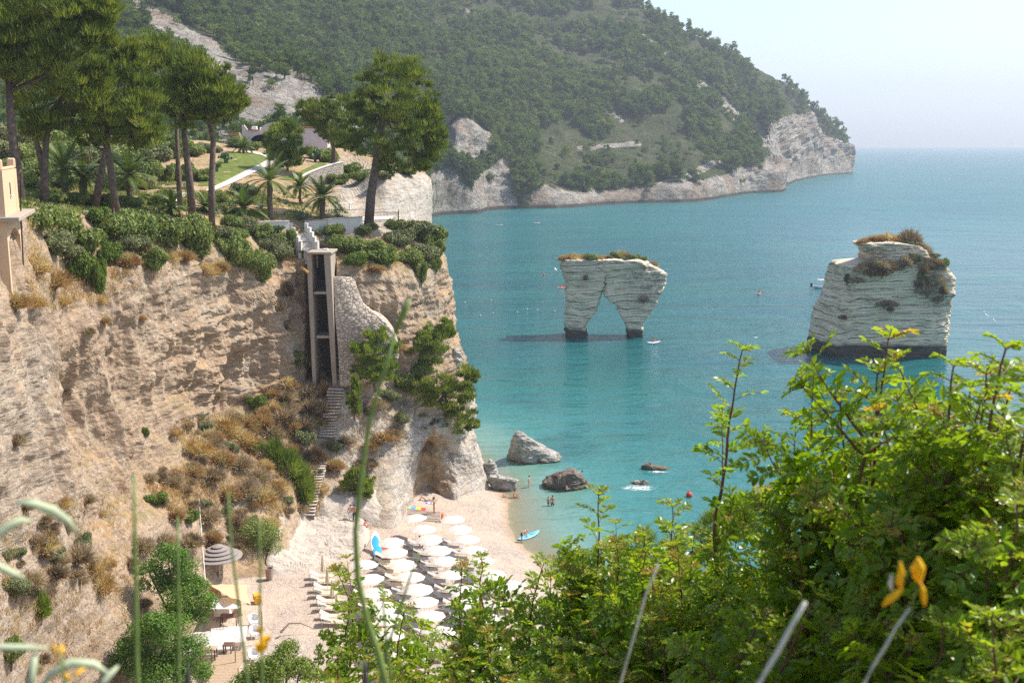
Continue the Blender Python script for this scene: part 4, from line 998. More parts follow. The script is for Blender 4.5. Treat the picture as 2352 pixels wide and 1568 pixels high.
for t in keep:
    D, q, s, u, v = t
    k = int(r.integers(8)); rz = r.random()*6.28
    if id(t) in nb:
        o = bpy.data.objects.new('hillside_pine', Hm[k]); link(o); o.location = q; o.rotation_euler = (0, 0, rz); o.scale = (s*(.85+.3*r.random()), s*.95, s)
        tag(o, 'small dark pine in the wood on the headland slope across the bay', 'pine tree', 'pines on the headland slope'); i += 1
    else:
        V, F, T = tr_tpl[k]; c, s_ = math.cos(rz), math.sin(rz)
        W = np.stack([V[:, 0]*c-V[:, 1]*s_, V[:, 0]*s_+V[:, 1]*c, V[:, 2]], 1)*s+np.array(q)
        Vs.append(W); Fs.append(F+b); b += len(V); Ts.append(np.clip(T*.7+.5*r.random()-.08, 0, 1))
tag(mesh_np('woodland', np.concatenate(Vs), np.concatenate(Fs), M['far_pine'], attrs={'tint': np.concatenate(Ts)}), 'pine wood covering the headland', 'woodland', kind='stuff')
# ================================================================ sea stacks and boulders
def slab(name, slices, D, th, mat, seed, label=None, cat=None, parent=None, n=72, nz=90, e=3.2, rough=.35, strata=.22, tilt=(0, 0), skew=0.0, weather=None, sub=2.0, fine=.5, top_h=.0):
    """rock body from picture slices (v, left, right) at depth D; th(t) half thickness, t 0 top .. 1 foot"""
    S = np.array(slices, float); vs = np.linspace(S[0, 0], S[-1, 0], nz)
    L = np.interp(vs, S[:, 0], S[:, 1]); R = np.interp(vs, S[:, 0], S[:, 2])
    if S.shape[1] > 3: DD = D+np.interp(vs, S[:, 0], S[:, 3])
    else: DD = np.full(nz, D)
    rings = []
    an = np.linspace(0, 2*math.pi, n, endpoint=False)
    co, si = np.cos(an), np.sin(an)
    sx = np.sign(co)*np.abs(co)**(2/e); sy = np.sign(si)*np.abs(si)**(2/e)
    for k, v in enumerate(vs):
        a = P(L[k], v, DD[k]); b = P(R[k], v, DD[k]); t = k/(nz-1); h = th(t) if callable(th) else th
        xc, hx = (a.x+b.x)/2, (b.x-a.x)/2
        rings.append(np.stack([xc+hx*sx+skew*sy*h, DD[k]+h*.9+h*sy, np.full(n, a.z)], 1))
    # closing rings on top and under water
    top = rings[0]; c = top.mean(0)
    tops = [c+(top-c)*f+np.array([0, 0, top_h*(1-f*f)]) for f in (.04, .25, .5, .72, .9)]
    bot = rings[-1]; cb = bot.mean(0); bots = [bot-np.array([0, 0, q]) for q in (1.2, 2.5)]
    A = np.array(tops+rings+bots)
    cen = np.stack([A[..., 0].mean(1), A[..., 1].mean(1)], -1)[:, None]
    out = A[..., :2]-cen; out /= np.maximum(np.linalg.norm(out, axis=-1, keepdims=True), 1e-6)
    lay = A[..., 2]+A[..., 0]*tilt[0]+A[..., 1]*tilt[1]
    lq = lay/.8+1.1*vnoise(np.stack([0*lay, 0*lay, lay], -1), 1.7, seed+1)+.5*vnoise(A, 3.5, seed)
    step = vnoise(np.stack([np.floor(lq)*3.7, np.zeros_like(lq), np.full(lq.shape, seed*.1)], -1), 1.0, seed)
    fr = lq-np.floor(lq); groove = np.clip(1-np.minimum(fr, 1-fr)/.13, 0, 1)
    d = fbm(A, 4.2, 3, .55, seed)*rough + step*strata - groove*strata*.7*np.clip(.5+vnoise(A, 2.5, seed+8), 0, 1) + fbm(A*[1, 1, 2.2], 1.1, 3, .6, seed+3)*.16*fine
    d = d-np.percentile(d, 80)
    fade = np.ones(len(A)); fade[:5] = (.05, .25, .5, .72, .9)
    A[..., :2] += out*(d*fade[:, None])[..., None]
    A[:6, :, 2] += fbm(A[:6], 2.5, 3, .5, seed+9)*.45*np.array([1, 1, 1, .8, .5, .2])[:, None]
    # keep the outline where the slices put it, whatever the relief adds
    ua = 1176+FPX*A[..., 0]/(A[..., 1]*CP-(A[..., 2]-CAMZ)*SP); lo, hi = ua.min(1), ua.max(1); sm = lambda q: np.convolve(np.pad(q, 4, mode='edge'), np.ones(9)/9, mode='valid')
    lo[:6] = lo[5]; hi[:6] = hi[5]; lo, hi = sm(lo), sm(hi); Lr = np.concatenate([[L[0]]*5, L, [L[-1]]*2]); Rr = np.concatenate([[R[0]]*5, R, [R[-1]]*2])
    kx = (Rr-Lr)/np.maximum(hi-lo, 1); Dm = A[..., 1].mean(1); xo = (lo+hi)/2; xn = (Lr+Rr)/2; ppm = Dm/FPX
    ca = A[..., 0].mean(1); A[..., 0] = ((A[..., 0]-((xo-1176)*ppm)[:, None])*kx[:, None])+((xn-1176)*ppm)[:, None]
    wv = np.zeros(A.shape[:2]) if weather is None else np.clip(weather(A), 0, 1)
    V = A.reshape(-1, 3); nr_ = len(A); i = np.arange(nr_-1)[:, None]*n; j = np.arange(n)[None]; j2 = (j+1) % n
    F = np.stack([i+j, i+n+j, i+n+j2, i+j2], -1).reshape(-1, 4)
    off = np.array(P((L[0]+R[0])/2, vs[-1], D)); off[2] = 0
    o = mesh_np(name, V-(0 if parent is not None else off), F, mat, parent, attrs={'weather': wv})
    if parent is None: o.location = off
    if label: tag(o, label, cat)
    return o
def xpx(A):
    return 1176+FPX*A[..., 0]/(A[..., 1]*CP-(A[..., 2]-CAMZ)*SP)
AD = 212.0
arch = empty('sea_arch', (0, 0, 0), 0, 'pale layered rock arch standing in the sea on two legs', 'sea stack')
slab('pillar', [(599,1291,1393),(612,1286,1395),(625,1288,1394),(640,1293,1392),(655,1297,1389),(672,1297,1386),(690,1299,1380),(703,1299,1375),(718,1297,1370),(730,1297,1360),(738,1297,1353),(752,1296,1347),(773,1297,1349)],
     AD-3, lambda t: 3.4-1.0*t, M['strata'], 3, parent=arch, rough=.5, strata=.13, fine=1.3, e=7, weather=lambda A: np.clip((A[..., 2]-9.5)/4, 0, 1)*.6+.5*(vnoise(A, 2.2, 4) > .45), tilt=(.02, 0))
slab('leaning_pillar', [(598,1381,1470),(606,1381,1490),(616,1381,1508),(630,1381,1531),(645,1381,1531),(656,1381,1528),(668,1382,1524),(682,1387,1515),(690,1393,1512),(696,1398,1510),(702,1412,1506),(714,1417,1499),(728,1424,1490),(740,1430,1480),(755,1437,1478),(772,1438,1477)],
     AD-3, lambda t: 3.8-1.8*t, M['strata'], 8, parent=arch, rough=.6, strata=.13, fine=1.3, e=7, weather=lambda A: np.clip((xpx(A)-1440)/25+vnoise(A, 2, 3)*.8, 0, 1)*np.clip((A[..., 2]-4)/3, 0, 1), tilt=(-.10, 0))
stack = slab('sea_stack', [(560,1958,2085),(566,1963,2112),(575,1972,2125),(588,1976,2132),(602,1968,2150),(612,1912,2168),(622,1906,2180),(640,1901,2192),(660,1897,2191),(676,1893,2192),(690,1888,2186),(705,1882,2184),(725,1873,2181),(745,1868,2180),(770,1864,2178),(795,1859,2175),(815,1857,2173),(832,1866,2170)],
     189, lambda t: 3.0+3.8*min(1, t*3.2), M['strata_stack'], 14, 'broad white layered sea stack with shrubs and dry grass on its top', 'sea stack', n=130, nz=150, e=6.5, rough=.6, strata=.13, fine=1.2, skew=-.12,
     weather=lambda A: np.clip((A[..., 2]-15.0)/3, 0, 1)*.8+.7*(xpx(A) > 2120)*(A[..., 2] > 9)*np.clip(.5+vnoise(A, 1.5, 5), 0, 1)+.8*(fbm(A*[1, 1, 1.6], 3.2, 3, .6, 6) > .52), tilt=(.05, 0))
stack_world = stack
BVS = None
def bvh_w(*obs):
    V = []; Fc = []
    for o in obs:
        b = len(V); mw = Matrix.Translation(o.location) if o.parent is None else Matrix.Identity(4)
        V += [tuple(mw @ q.co) for q in o.data.vertices]; Fc += [tuple(i+b for i in f.vertices) for f in o.data.polygons]
    return BVHTree.FromPolygons(V, Fc)
BVA = bvh_w(*arch.children); BVK = bvh_w(stack)
def top_at(u, v, D, t):
    q = P(u, v, D); h = t.ray_cast(Vector((q.x, q.y, 60)), Vector((0, 0, -1)))
    return h[0]
def stack_plants(t, items, base, group):
    for i, (k, u, D, rx, rz, lb) in enumerate(items):
        q = top_at(u, 600, D, t)
        if q is None: continue
        put_shrub(k, (q.x, q.y, q.z-.3), rx*1.4, rz*1.7, lb, group)
stack_plants(BVA, [('rust',1300,211,1.3,.9,'rusty dry scrub at the left end of the rock arch top'),('tuft',1318,211,1.3,.8,'dry grass clump on the arch top near its left end'),('rust',1335,212,1.4,1.0,'rusty scrub beside the first green shrub on the arch'),
    ('green',1357,211,1.5,1.25,'green shrub on the arch top left of the vertical crack'),('rust',1372,212,1.1,1.0,'dry scrub at the crack in the arch top'),('rust',1395,213,1.2,.8,'rusty scrub right of the crack in the arch top'),('green',1418,213,1.3,1.3,'green shrub in the middle of the arch top'),
    ('olive',1437,213,1.3,1.2,'grey-green shrub right of the middle of the arch top'),('rust',1428,214,1.4,1.3,'dry scrub behind the middle shrubs of the arch'),('green',1455,213,1.1,.9,'low green shrub sloping down the arch top'),('green',1474,213,1.0,.9,'last green shrub at the right of the arch top'),('scrub',1500,213,.9,.8,'grey scrub on the bare right shoulder of the arch'),
    ('olive',1405,212,.9,.8,'little grey-green shrub between crack and middle of the arch')], None, 'plants on the rock arch')
stack_plants(BVK, [('rust',1985,192,1.2,.8,'rusty grass at the left end of the sea stack top'),('rust',2010,192,1.4,1.0,'rusty grass on the sea stack top, left of centre'),('tuft',2035,192,1.4,1.0,'dry grass clump at the centre of the sea stack top'),('rust',2060,192,1.4,1.0,'rusty grass on the sea stack top, right of centre'),
    ('scrub',2085,192,1.8,2.1,'tall grey leafless bush on the sea stack top'),('olive',2090,191,1.4,1.1,'grey-green bush under the leafless one on the sea stack'),('scrub',2115,191,1.5,1.5,'grey bush right of the tall leafless one'),('olive',2140,190,1.2,1.0,'grey-green bush on the right slope of the sea stack'),('green',2165,189,1.3,1.4,'dark spiky shrub at the right shoulder of the sea stack'),('rust',2150,189,1.1,.8,'rusty scrub below the spiky shrub of the sea stack'),
    ('ivy',1935,187.5,1.2,1.4,'round green cushion bush on the left ledge of the sea stack'),('green',1955,187,1.0,1.2,'dark shrub beside the cushion bush of the sea stack'),('scrub',1990,187,1.2,.9,'dry scrub on the upper ledge of the sea stack')], None, 'plants on the broad sea stack')
def face_plants(t, items, group):
    for (k, u, v, rx, ry, lb) in items:
        r_ = ray(u, v).normalized(); h = t.ray_cast(Vector((0, 0, CAMZ)), r_)
        if h[0] is None: continue
        D = h[0].y; put_shrub(k, (h[0].x, D-.1, h[0].z-.3*px(ry, D)), px(rx, D)*1.25, px(ry*2.1, D), lb, group, sy=px(rx, D)*.6)
face_plants(BVK, [('scrub',2010,610,34,12,'dark scrub band under the overhanging top of the sea stack'),('rust',2050,618,30,14,'rusty scrub under the overhang of the sea stack'),('scrub',2030,700,30,9,'dark scrub on the middle of the sea stack face'),('scrub',1935,730,16,6,'small scrub low on the left of the sea stack face'),
    ('olive',2115,640,16,22,'trailing prickly growth down the right of the sea stack face'),('scrub',2130,670,28,16,'dark scrub on the right of the sea stack face'),('green',1878,684,12,9,'little bush sticking out from the left edge of the sea stack'),('rust',2000,630,22,10,'rusty growth by the white blocks on the sea stack'),('scrub',2155,690,18,8,'scrub at the lower right of the sea stack shoulder'),('olive',1945,645,14,14,'green tuft trailing from the left ledge of the sea stack'),
    ('scrub',1985,622,24,14,'dark scrub at the left end of the band under the overhang'),('rust',2025,630,26,12,'rusty scrub in the middle of the band under the overhang'),('scrub',2075,606,24,14,'dark scrub where the overhang meets the right slope'),('scrub',2108,655,18,16,'dark scrub beside the trailing prickly growth'),('scrub',2165,672,20,12,'dark scrub at the right end of the sea stack face'),('rust',2120,625,18,14,'rusty scrub above the trailing prickly growth'),('scrub',1970,645,18,8,'dark scrub left of the white blocks'),('scrub',2045,712,16,6,'small scrub below the middle clump of the stack face'),('olive',2095,600,22,18,'grey-green growth high on the right slope of the sea stack'),('scrub',2135,615,24,18,'scrub spread over the right slope of the sea stack'),('green',2128,650,14,14,'green tuft in the scrub of the right slope'),('scrub',2150,650,22,16,'brown scrub at the lower right slope of the sea stack')], 'plants on the broad sea stack')
face_plants(BVA, [('scrub',1345,640,12,7,'dark scrub on the left pillar of the arch'),('scrub',1480,690,14,9,'grey scrub on the leaning pillar of the arch')], 'plants on the rock arch')
for nm, lb, cat, sl, D, th, mt, sd in [
  ('rock', 'large pale pointed rock standing in the shallows off the cave', 'rock', [(990,1184,1193),(1004,1179,1210),(1020,1174,1232),(1038,1171,1258),(1052,1167,1280),(1064,1165,1290),(1074,1166,1288)], 124, lambda t: .5+2.6*t, 'pale_boulder', 21),
  ('rock', 'dark brown rock in the water with children climbing on it', 'rock', [(1086,1296,1325),(1093,1280,1332),(1104,1258,1342),(1115,1246,1350),(1126,1245,1356),(1136,1248,1357)], 114, lambda t: .9+1.7*t, 'dark_boulder', 22),
  ('rock', 'flat dark rock barely out of the water, farthest from the beach', 'rock', [(1070,1474,1495),(1074,1472,1522),(1079,1474,1538)], 121.5, lambda t: .5+.4*t, 'dark_boulder', 23),
  ('rock', 'half drowned pale rock in breaking foam', 'rock', [(1105,1462,1482),(1112,1448,1490),(1120,1428,1500)], 116, lambda t: .5+.7*t, 'pale_boulder', 24),
  ('rock', 'white boulder at the foot of the promontory', 'rock', [(1060,1122,1132),(1068,1112,1138),(1080,1108,1142),(1092,1106,1142)], 116.5, lambda t: .6+.7*t, 'pale_boulder', 25),
  ('rock', 'low flat pale rock between the white boulder and the bathers', 'rock', [(1095,1126,1150),(1100,1122,1172),(1107,1119,1190),(1112,1122,1185)], 113.6, lambda t: .5+.6*t, 'pale_boulder', 26),
  ('rock', 'rounded pale boulder halfway up the sea edge of the promontory', 'rock', [(800,1035,1052),(810,1027,1060),(830,1026,1062),(848,1030,1060),(862,1038,1056)], 119.5, lambda t: 1.2, 'pale_boulder', 27)]:
    slab(nm, sl, D, th, M[mt], sd, lb, cat, n=48, nz=36, e=2.2, rough=.32, strata=.05, fine=1.6)
# stepped white rock shelf at the back of the beach
def shelf(name, label, pix, seed, lift):
    """pix: rows of (u,v) from back to front; laid over the beach with rock relief"""
    rows = []
    for row, z in zip(pix, lift):
        rr = []
        for (u, v) in row:
            h = hit(u, v); rr.append((h.x, h.y, max(h.z, .2)+z))
        rows.append(rr)
    A = cr(cr(np.array(rows), 18, 0, .4), 22, 1, .4)
    q = A*[1, 1, 1]; lay = A[..., 2]*2.2+vnoise(A*[1, 1, 0], 3, seed)
    d = fbm(A*[.6, 1.5, 1], 1.8, 4, .55, seed)*.20+np.round((vnoise(A*[.35, 1, 0], 1.5, seed+2)+fbm(A, .8, 2, .5, seed+4)*.15)*3)/3*.22
    edge = np.minimum(np.minimum(np.arange(A.shape[0])[:, None], np.arange(A.shape[0])[::-1, None]), np.minimum(np.arange(A.shape[1])[None], np.arange(A.shape[1])[None, ::-1]))
    f = np.clip(edge/5, 0, 1); A[..., 2] += d*f-.45*(1-f)
    return tag(mesh_np(name, A.reshape(-1, 3), grid_faces(*A.shape[:2]), M['white_rock'], attrs={'white': np.ones(A.shape[:2])}), label, kind='structure')
M['white_rock'] = mat_boulder('white_shelf_rock', [(.38, .32, .26), (.49, .42, .345), (.57, .49, .415)], .01, .35, .16)
shelf('rock_shelf', 'white bare rock shelf behind the parasols', [[(640,1180),(700,1178),(760,1185),(830,1190)],[(640,1215),(700,1210),(770,1212),(845,1212)],[(625,1255),(690,1248),(770,1245),(850,1240)],[(612,1292),(690,1285),(760,1272),(838,1262)],[(618,1322),(680,1318),(740,1300),(800,1282)]], 31, [.5,.75,.8,.65,.1])
shelf('rock_apron', 'stepped white rock between the lower steps and the cave', [[(735,1135),(790,1130),(850,1120),(930,1100)],[(735,1160),(790,1155),(855,1150),(938,1135)],[(735,1185),(800,1182),(860,1182),(915,1172)],[(770,1200),(815,1200),(865,1205),(900,1190)]], 33, [.2,.55,.5,.0])
# ================================================================ walls, steps, buildings
def mat_stone(name, col, mortar, scale=4.2, bumps=.9):
    m, nt, out = new_mat(name); g = N(nt); p = g.mapping(g.pos(), (1, .6, 1.5))
    e = g.voro(p, scale, 'DISTANCE_TO_EDGE'); v = g.n('ShaderNodeTexVoronoi'); g.l(p, v.inputs['Vector']); v.inputs['Scale'].default_value = scale
    c = g.mix(g.sep(v.outputs['Color'])[0], [q*.78 for q in col], [min(1, q*1.15) for q in col])
    c = g.mix(g.ramp(g.noise(p, 9, 4), [(.4, 0), (.7, .35)]), c, [q*.55 for q in col])
    mo = g.ramp(e, [(.02, 1), (.075, 0)]); c = g.mix(mo, c, mortar)
    g.l(g.bsdf(c, .9, g.bump(g.ramp(e, [(0, 0), (.16, 1)]), bumps, .08), .1), out.inputs[0]); return m
def mat_plaster(name, col, stain=.5, dark=(.2, .17, .14)):
    m, nt, out = new_mat(name); g = N(nt); p = g.pos()
    n = g.noise(g.mapping(p, (2, 2, .35)), 1.2, 6, .65); f = g.noise(p, 7, 5)
    c = g.mix(f, [q*.9 for q in col], [min(1, q*1.06) for q in col])
    c = g.mix(g.math('MULTIPLY', g.ramp(n, [(.5, 0), (.72, 1)]), stain), c, dark)
    g.l(g.bsdf(c, .9, g.bump(f, .3, .02), .1), out.inputs[0]); return m
M['buttress'] = mat_stone('buttress_stone', (.60, .50, .40), (.25, .20, .15), 2.3, .8)
M['garden_stone'] = mat_stone('garden_wall_stone', (.50, .44, .37), (.20, .17, .14), 4.5)
M['concrete'] = mat_plaster('weathered_concrete', (.40, .33, .265), .6, (.24, .20, .16))
M['white_plaster'] = mat_plaster('white_plaster', (.66, .62, .57), .35, (.36, .32, .28))
M['shade_concrete'] = mat_plaster('painted_shade_concrete', (.10, .085, .07), .5, (.05, .042, .035))  # shaft back wall: the gloom of the enclosed shaft is put into the colour
M['ochre'] = mat_plaster('ochre_plaster', (.64, .45, .29), .3, (.42, .27, .15))
M['orange'] = mat_plaster('orange_plaster', (.58, .33, .11), .2, (.40, .24, .10))
M['pink'] = mat_plaster('pink_plaster', (.64, .52, .52), .15, (.50, .40, .38))
M['iron'] = plain('black_iron', (.03, .028, .027), .6, .2, 8, .3)
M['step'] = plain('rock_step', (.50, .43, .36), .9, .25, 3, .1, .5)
M['riser'] = plain('painted_shade_step', (.20, .16, .13), .95, .3, 4, .1, .5)  # risers coloured darker than the treads to stand in for their shade
M['tile'] = plain('terracotta_tile', (.50, .20, .11), .85, .3, 5, .1)
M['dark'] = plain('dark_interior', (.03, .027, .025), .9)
M['wood'] = plain('weathered_wood', (.42, .30, .20), .8, .25, 7, .1)
M['dark_wood'] = plain('dark_wood', (.13, .06, .04), .7, .25, 7, .2)
M['white_paint'] = plain('white_paint', (.78, .77, .74), .5, .04, 4)
M['orange_paint'] = plain('orange_paint', (.72, .18, .05), .5, .1, 4)

# shaft of stairs
def post(mb, u0, v0, u1, v1, D0, D1, wpx0, wpx1, dep):
    a = P(u0, v0, D0); b = P(u1, v1, D1); w0 = px(wpx0, D0)/2; w1 = px(wpx1, D1)/2
    mb.rings([[Vector((q.x-w_, q.y, q.z)), Vector((q.x+w_, q.y, q.z)), Vector((q.x+w_, q.y+dep, q.z)), Vector((q.x-w_, q.y+dep, q.z))] for q, w_ in ((b, w1), (a, w0))])
SD = 106.6
shaft = empty('stair_shaft', P(738, 880, SD), 0, 'tall open concrete stair shaft built into the cliff face', 'stair tower'); so_ = shaft.location.copy()
def sput(mb, name, mat):
    o = mb.build(name, M[mat], shaft); o.location = -so_; return o
mb = MB(); post(mb, 709.5, 581, 722, 884, SD, SD-.5, 11, 8, 3.4); sput(mb, 'pillar', 'concrete')
mb = MB(); post(mb, 751, 581, 769, 888, SD, SD-.5, 15, 10, 3.4); sput(mb, 'pillar', 'concrete')
mb = MB(); a = P(705, 584, SD-.1); b = P(762, 580, SD-.1); mb.box(a.x, b.x, SD-.2, SD+3.5, a.z, a.z+.22, b=.03); sput(mb, 'roof_slab', 'concrete')
mb = MB(); a = P(712, 884, SD+2.3); b = P(768, 581, SD+2.3); mb.box(a.x, b.x, SD+3.0, SD+3.3, a.z-.5, b.z); sput(mb, 'back_wall', 'shade_concrete')
for v in (673, 774):
    a = P(717+(v-580)*.045, v+3, SD-.2); b = P(750+(v-580)*.065, v-3, SD-.2); mb = MB(); mb.box(a.x, b.x, SD-.1, SD+3.0, a.z, a.z+.24, b=.02); sput(mb, 'landing', 'concrete')
def rail(pts, h, gap, name, label, mat='iron', cat='railing', parent=None, tag_it=True, bars=True, rad=.022):
    """iron railing through world points: top rail, bottom rail, bars"""
    root = empty(name, pts[0], 0, label, cat) if parent is None else None
    off = Vector(pts[0]) if parent is None else so_
    mb = MB(); pts = [Vector(q)-off for q in pts]; up = Vector((0, 0, h))
    mb.tube([q+up for q in pts], rad*1.2, 5); mb.tube([q+Vector((0, 0, .1)) for q in pts], rad, 5)
    tr = mb.build('rails', M[mat], root or parent); mb = MB()
    for a, b in zip(pts[:-1], pts[1:]):
        k = max(1, int((b-a).length/gap))
        for i in range(k+1):
            q = a.lerp(b, i/k); mb.tube([q, q+up], rad*.8, 4)
    o = mb.build('bars', M[mat], root or parent)
    return root or (tr, o)
a = P(718.5, 670, SD-.05); b = P(752, 670, SD-.05); rail([a, b], 1.05, .16, 'landing_rail', None, parent=shaft)
mbs = MB()
for i in range(13):
    z = so_.z-.2+i*.42; mbs.box(so_.x-.9, so_.x+.6, SD+2.1-.1*i*.9, SD+2.2, z-.4, z)
mb = MB(); mb.tube([P(692, 613, SD-.4), P(708, 627, SD-.9)], .13, 8); o = mb.build('drain_pipe', M['orange'], None); tag(o, 'short orange drain pipe jutting beside the top of the shaft', 'pipe')
# stone buttress wall: outline (v, left, right)
BW = [(636,764,806),(645,765,815),(660,766,819),(680,767.5,826),(697,768.5,834),(712,769.5,850),(725,770,868),(742,771,887),(760,773,900),(780,775,909),(800,776,914),(825,778,915),(850,779,905),(870,780,880),(888,781,800)]
A = []
for k, v in enumerate(np.linspace(636, 888, 64)):
    S_ = np.array(BW); l_ = np.interp(v, S_[:, 0], S_[:, 1]); r_ = np.interp(v, S_[:, 0], S_[:, 2]); t = k/63
    dd = 107.6-2.2*t; row = []
    for s in np.linspace(0, 1, 40): row.append(tuple(P(l_+(r_-l_)*s, v, dd+s*s*.7)))
    A.append([(row[0][0]+.05, row[0][1]+2.2, row[0][2])]+row+[(row[-1][0]-.2, row[-1][1]+2.6, row[-1][2])])
A = np.array(A); A = np.concatenate([(A[:1]+[0, 1.6, -.05]), A]); A[:, 1:-1, 1] += (vnoise(A[:, 1:-1], .35, 3)*.05+vnoise(A[:, 1:-1], 2, 4)*.05)
bw = mesh_np('stone_buttress', A.reshape(-1, 3), grid_faces(*A.shape[:2]), M['buttress'])
tag(bw, 'rough stone buttress wall curving down beside the concrete shaft', 'stone wall')
# flights of rock steps
def flight(label, pix, n, wpx, seed):
    r = np.random.default_rng(seed); pts = []
    tt = np.linspace(0, 1, n); U = np.interp(tt, [q[2] for q in pix], [q[0] for q in pix]); Vv = np.interp(tt, [q[2] for q in pix], [q[1] for q in pix])
    hs = [hit(u, v, BVC) for u, v in zip(U, Vv)]
    root = empty('rock_steps', hs[-1], 0, label, 'steps'); base = hs[-1].copy()
    for i, h in enumerate(hs):
        w_ = px(wpx, h.y)/2*(.9+.25*r.random()); q = h-base; mb = MB()
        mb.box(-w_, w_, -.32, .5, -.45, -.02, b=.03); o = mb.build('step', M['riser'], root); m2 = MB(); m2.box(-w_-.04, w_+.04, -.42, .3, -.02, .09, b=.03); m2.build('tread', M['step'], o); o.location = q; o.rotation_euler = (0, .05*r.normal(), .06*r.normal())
flight('upper flight of rough rock steps leading down from the shaft', [(772,893,0),(768,925,.3),(758,960,.6),(752,1000,1)], 17, 34, 1)
flight('lower flight of rough rock steps ending at the white shelf', [(738,1062,0),(726,1100,.35),(716,1140,.7),(708,1180,1)], 19, 30, 2)
# terrace steps with white parapets
tst = empty('terrace_steps', P(712, 578, 110), 0, 'white steps between stepped parapets above the shaft', 'steps'); tb = tst.location.copy()
q0 = P(712, 579, 109.3); q1 = P(684, 526, 114.2)
mb = MB(); n = 14
for i in range(n):
    t = i/n; c = Vector(q0).lerp(Vector(q1), t)-tb; d = (q1.y-q0.y)/n; mb.box(c.x-.62, c.x+.62, c.y, c.y+d+.3, -1.2, c.z+.1)
mb.build('treads', M['white_plaster'], tst)
for sgn in (-1, 1):
    mb = MB()
    for i in range(5):
        t = i/5; c = Vector(q0).lerp(Vector(q1), t+.1)-tb; d = (q1.y-q0.y)/5; x = c.x+sgn*.82
        mb.box(x-.16, x+.16, c.y-d*.5, c.y+d*.5, -1.5, c.z+.85)
    mb.build('parapet', M['white_plaster'], tst)
g0, g1, g2, g3 = P(688, 578, 108.9), P(715, 580, 108.6), P(731, 578, 108.6), P(743, 578, 108.9)
rail([g0, g1], 1.0, .14, 'iron_gate', 'black iron gate left of the terrace steps', cat='gate'); rail([g2, g3], 1.0, .14, 'iron_gate', 'small black iron railing right of the terrace steps', cat='railing')
mb = MB(); c = P(748, 580, 108.5); mb.box(-.25, .25, -.2, .2, 0, .4, b=.03); o = mb.build('planter_box', M['white_paint'], None); o.location = c; tag(o, 'small white planter box at the top right of the shaft', 'planter')
def wall(name, label, pix, D, h, th, mat, cap=None, cat='wall', dn=1.5, hpx=None):
    """wall along picture points (base u,v,D)"""
    pts = [P(u, v, d) for u, v, d in pix]; base = pts[0].copy(); mb = MB(); mc = MB()
    for a, b in zip(pts[:-1], pts[1:]):
        d = (b-a); d.z = 0; n_ = Vector((-d.y, d.x, 0)).normalized()*th/2
        a_, b_ = a-base, b-base
        def blk(m_, w_, z0, z1):
            n2 = n_*w_; m_.add([a_-n2+Vector((0,0,z0)), b_-n2+Vector((0,0,z0)), b_+n2+Vector((0,0,z0)), a_+n2+Vector((0,0,z0)), a_-n2+Vector((0,0,z1)), b_-n2+Vector((0,0,z1)), b_+n2+Vector((0,0,z1)), a_+n2+Vector((0,0,z1))], [(0,3,2,1),(4,5,6,7),(0,1,5,4),(1,2,6,5),(2,3,7,6),(3,0,4,7)])
        blk(mb, 1, -dn, h)
        if cap: blk(mc, 1.35, h, h+.07)
    root = empty(name, base, 0, label, cat); mb.build('wall', M[mat], root)
    if cap: mc.build('coping', M[cap], root)
    return root
wall('terrace_wall', 'long white plaster wall left of the terrace steps', [(530,524,109),(600,524,111),(664,522,112.5)], 0, .62, .3, 'white_plaster', 'white_plaster')
wall('terrace_wall', 'shaded grey wall between the steps and the lone pine', [(700,524,114.5),(752,520,115),(832,514,117)], 0, .72, .3, 'white_plaster', 'concrete')
wall('garden_wall', 'curved stone retaining wall climbing behind the dark bushy palm', [(690,424,139),(712,412,141),(738,402,143),(762,394,145),(786,388,147)], 0, .9, .4, 'garden_stone', 'white_plaster')
wall('garden_wall', 'low dry stone wall at the end of the lawn among the pine trunks', [(352,452,116),(400,452,116),(432,450,116)], 0, 1.0, .4, 'garden_stone')
wall('garden_wall', 'low stone edge under the villa', [(470,356,182),(520,358,181),(600,362,178)], 0, .7, .4, 'garden_stone', 'white_plaster')
wall('garden_wall', 'pale block of wall behind the rim shrubs', [(172,498,86),(205,500,86)], 0, .5, .4, 'white_plaster')
p_ = [P(768, 506, 119), P(800, 506, 121.5), P(838, 504, 123)]; rail(p_, 1.15, .17, 'iron_fence', 'black iron fence left of the lone pine trunk', cat='fence')
p_ = [P(856, 512, 121), P(884, 511, 122), P(914, 512, 123), P(916, 502, 128)]; rail(p_, 1.15, .17, 'iron_fence', 'black iron fence right of the lone pine trunk', cat='fence')
def drape(name, left, right, mat, label, off=.05, n=30, m=6, kind='structure', t=None):
    L_ = np.array(left, float); R_ = np.array(right, float); V = []
    tl = np.linspace(0, 1, len(L_)); tr_ = np.linspace(0, 1, len(R_))
    for a in np.linspace(0, 1, n):
        l = [np.interp(a, tl, L_[:, i]) for i in (0, 1)]; r_ = [np.interp(a, tr_, R_[:, i]) for i in (0, 1)]
        for s in np.linspace(0, 1, m):
            h = hit(l[0]+(r_[0]-l[0])*s, l[1]+(r_[1]-l[1])*s, t or BVC)
            V.append((h.x, h.y, h.z+off) if h is not None else V[-1])
    return tag(mesh_np(name, V, grid_faces(n, m), M[mat], smooth=True), label, kind=kind)
M['lawn'] = plain('lawn_grass', (.125, .15, .035), .9, .45, 1.2, .05, .6)
M['path'] = plain('pale_garden_path', (.60, .54, .47), .9, .15, 2, .1, .3)
M['terrace'] = plain('pale_terrace_floor', (.62, .56, .48), .9, .12, 2, .1, .2)
drape('lawn', [(455,428),(470,402),(490,378),(510,362),(530,352)], [(530,424),(560,398),(590,382),(615,370),(612,356)], 'lawn', 'sunlit lawn left of the pale garden path', .06)
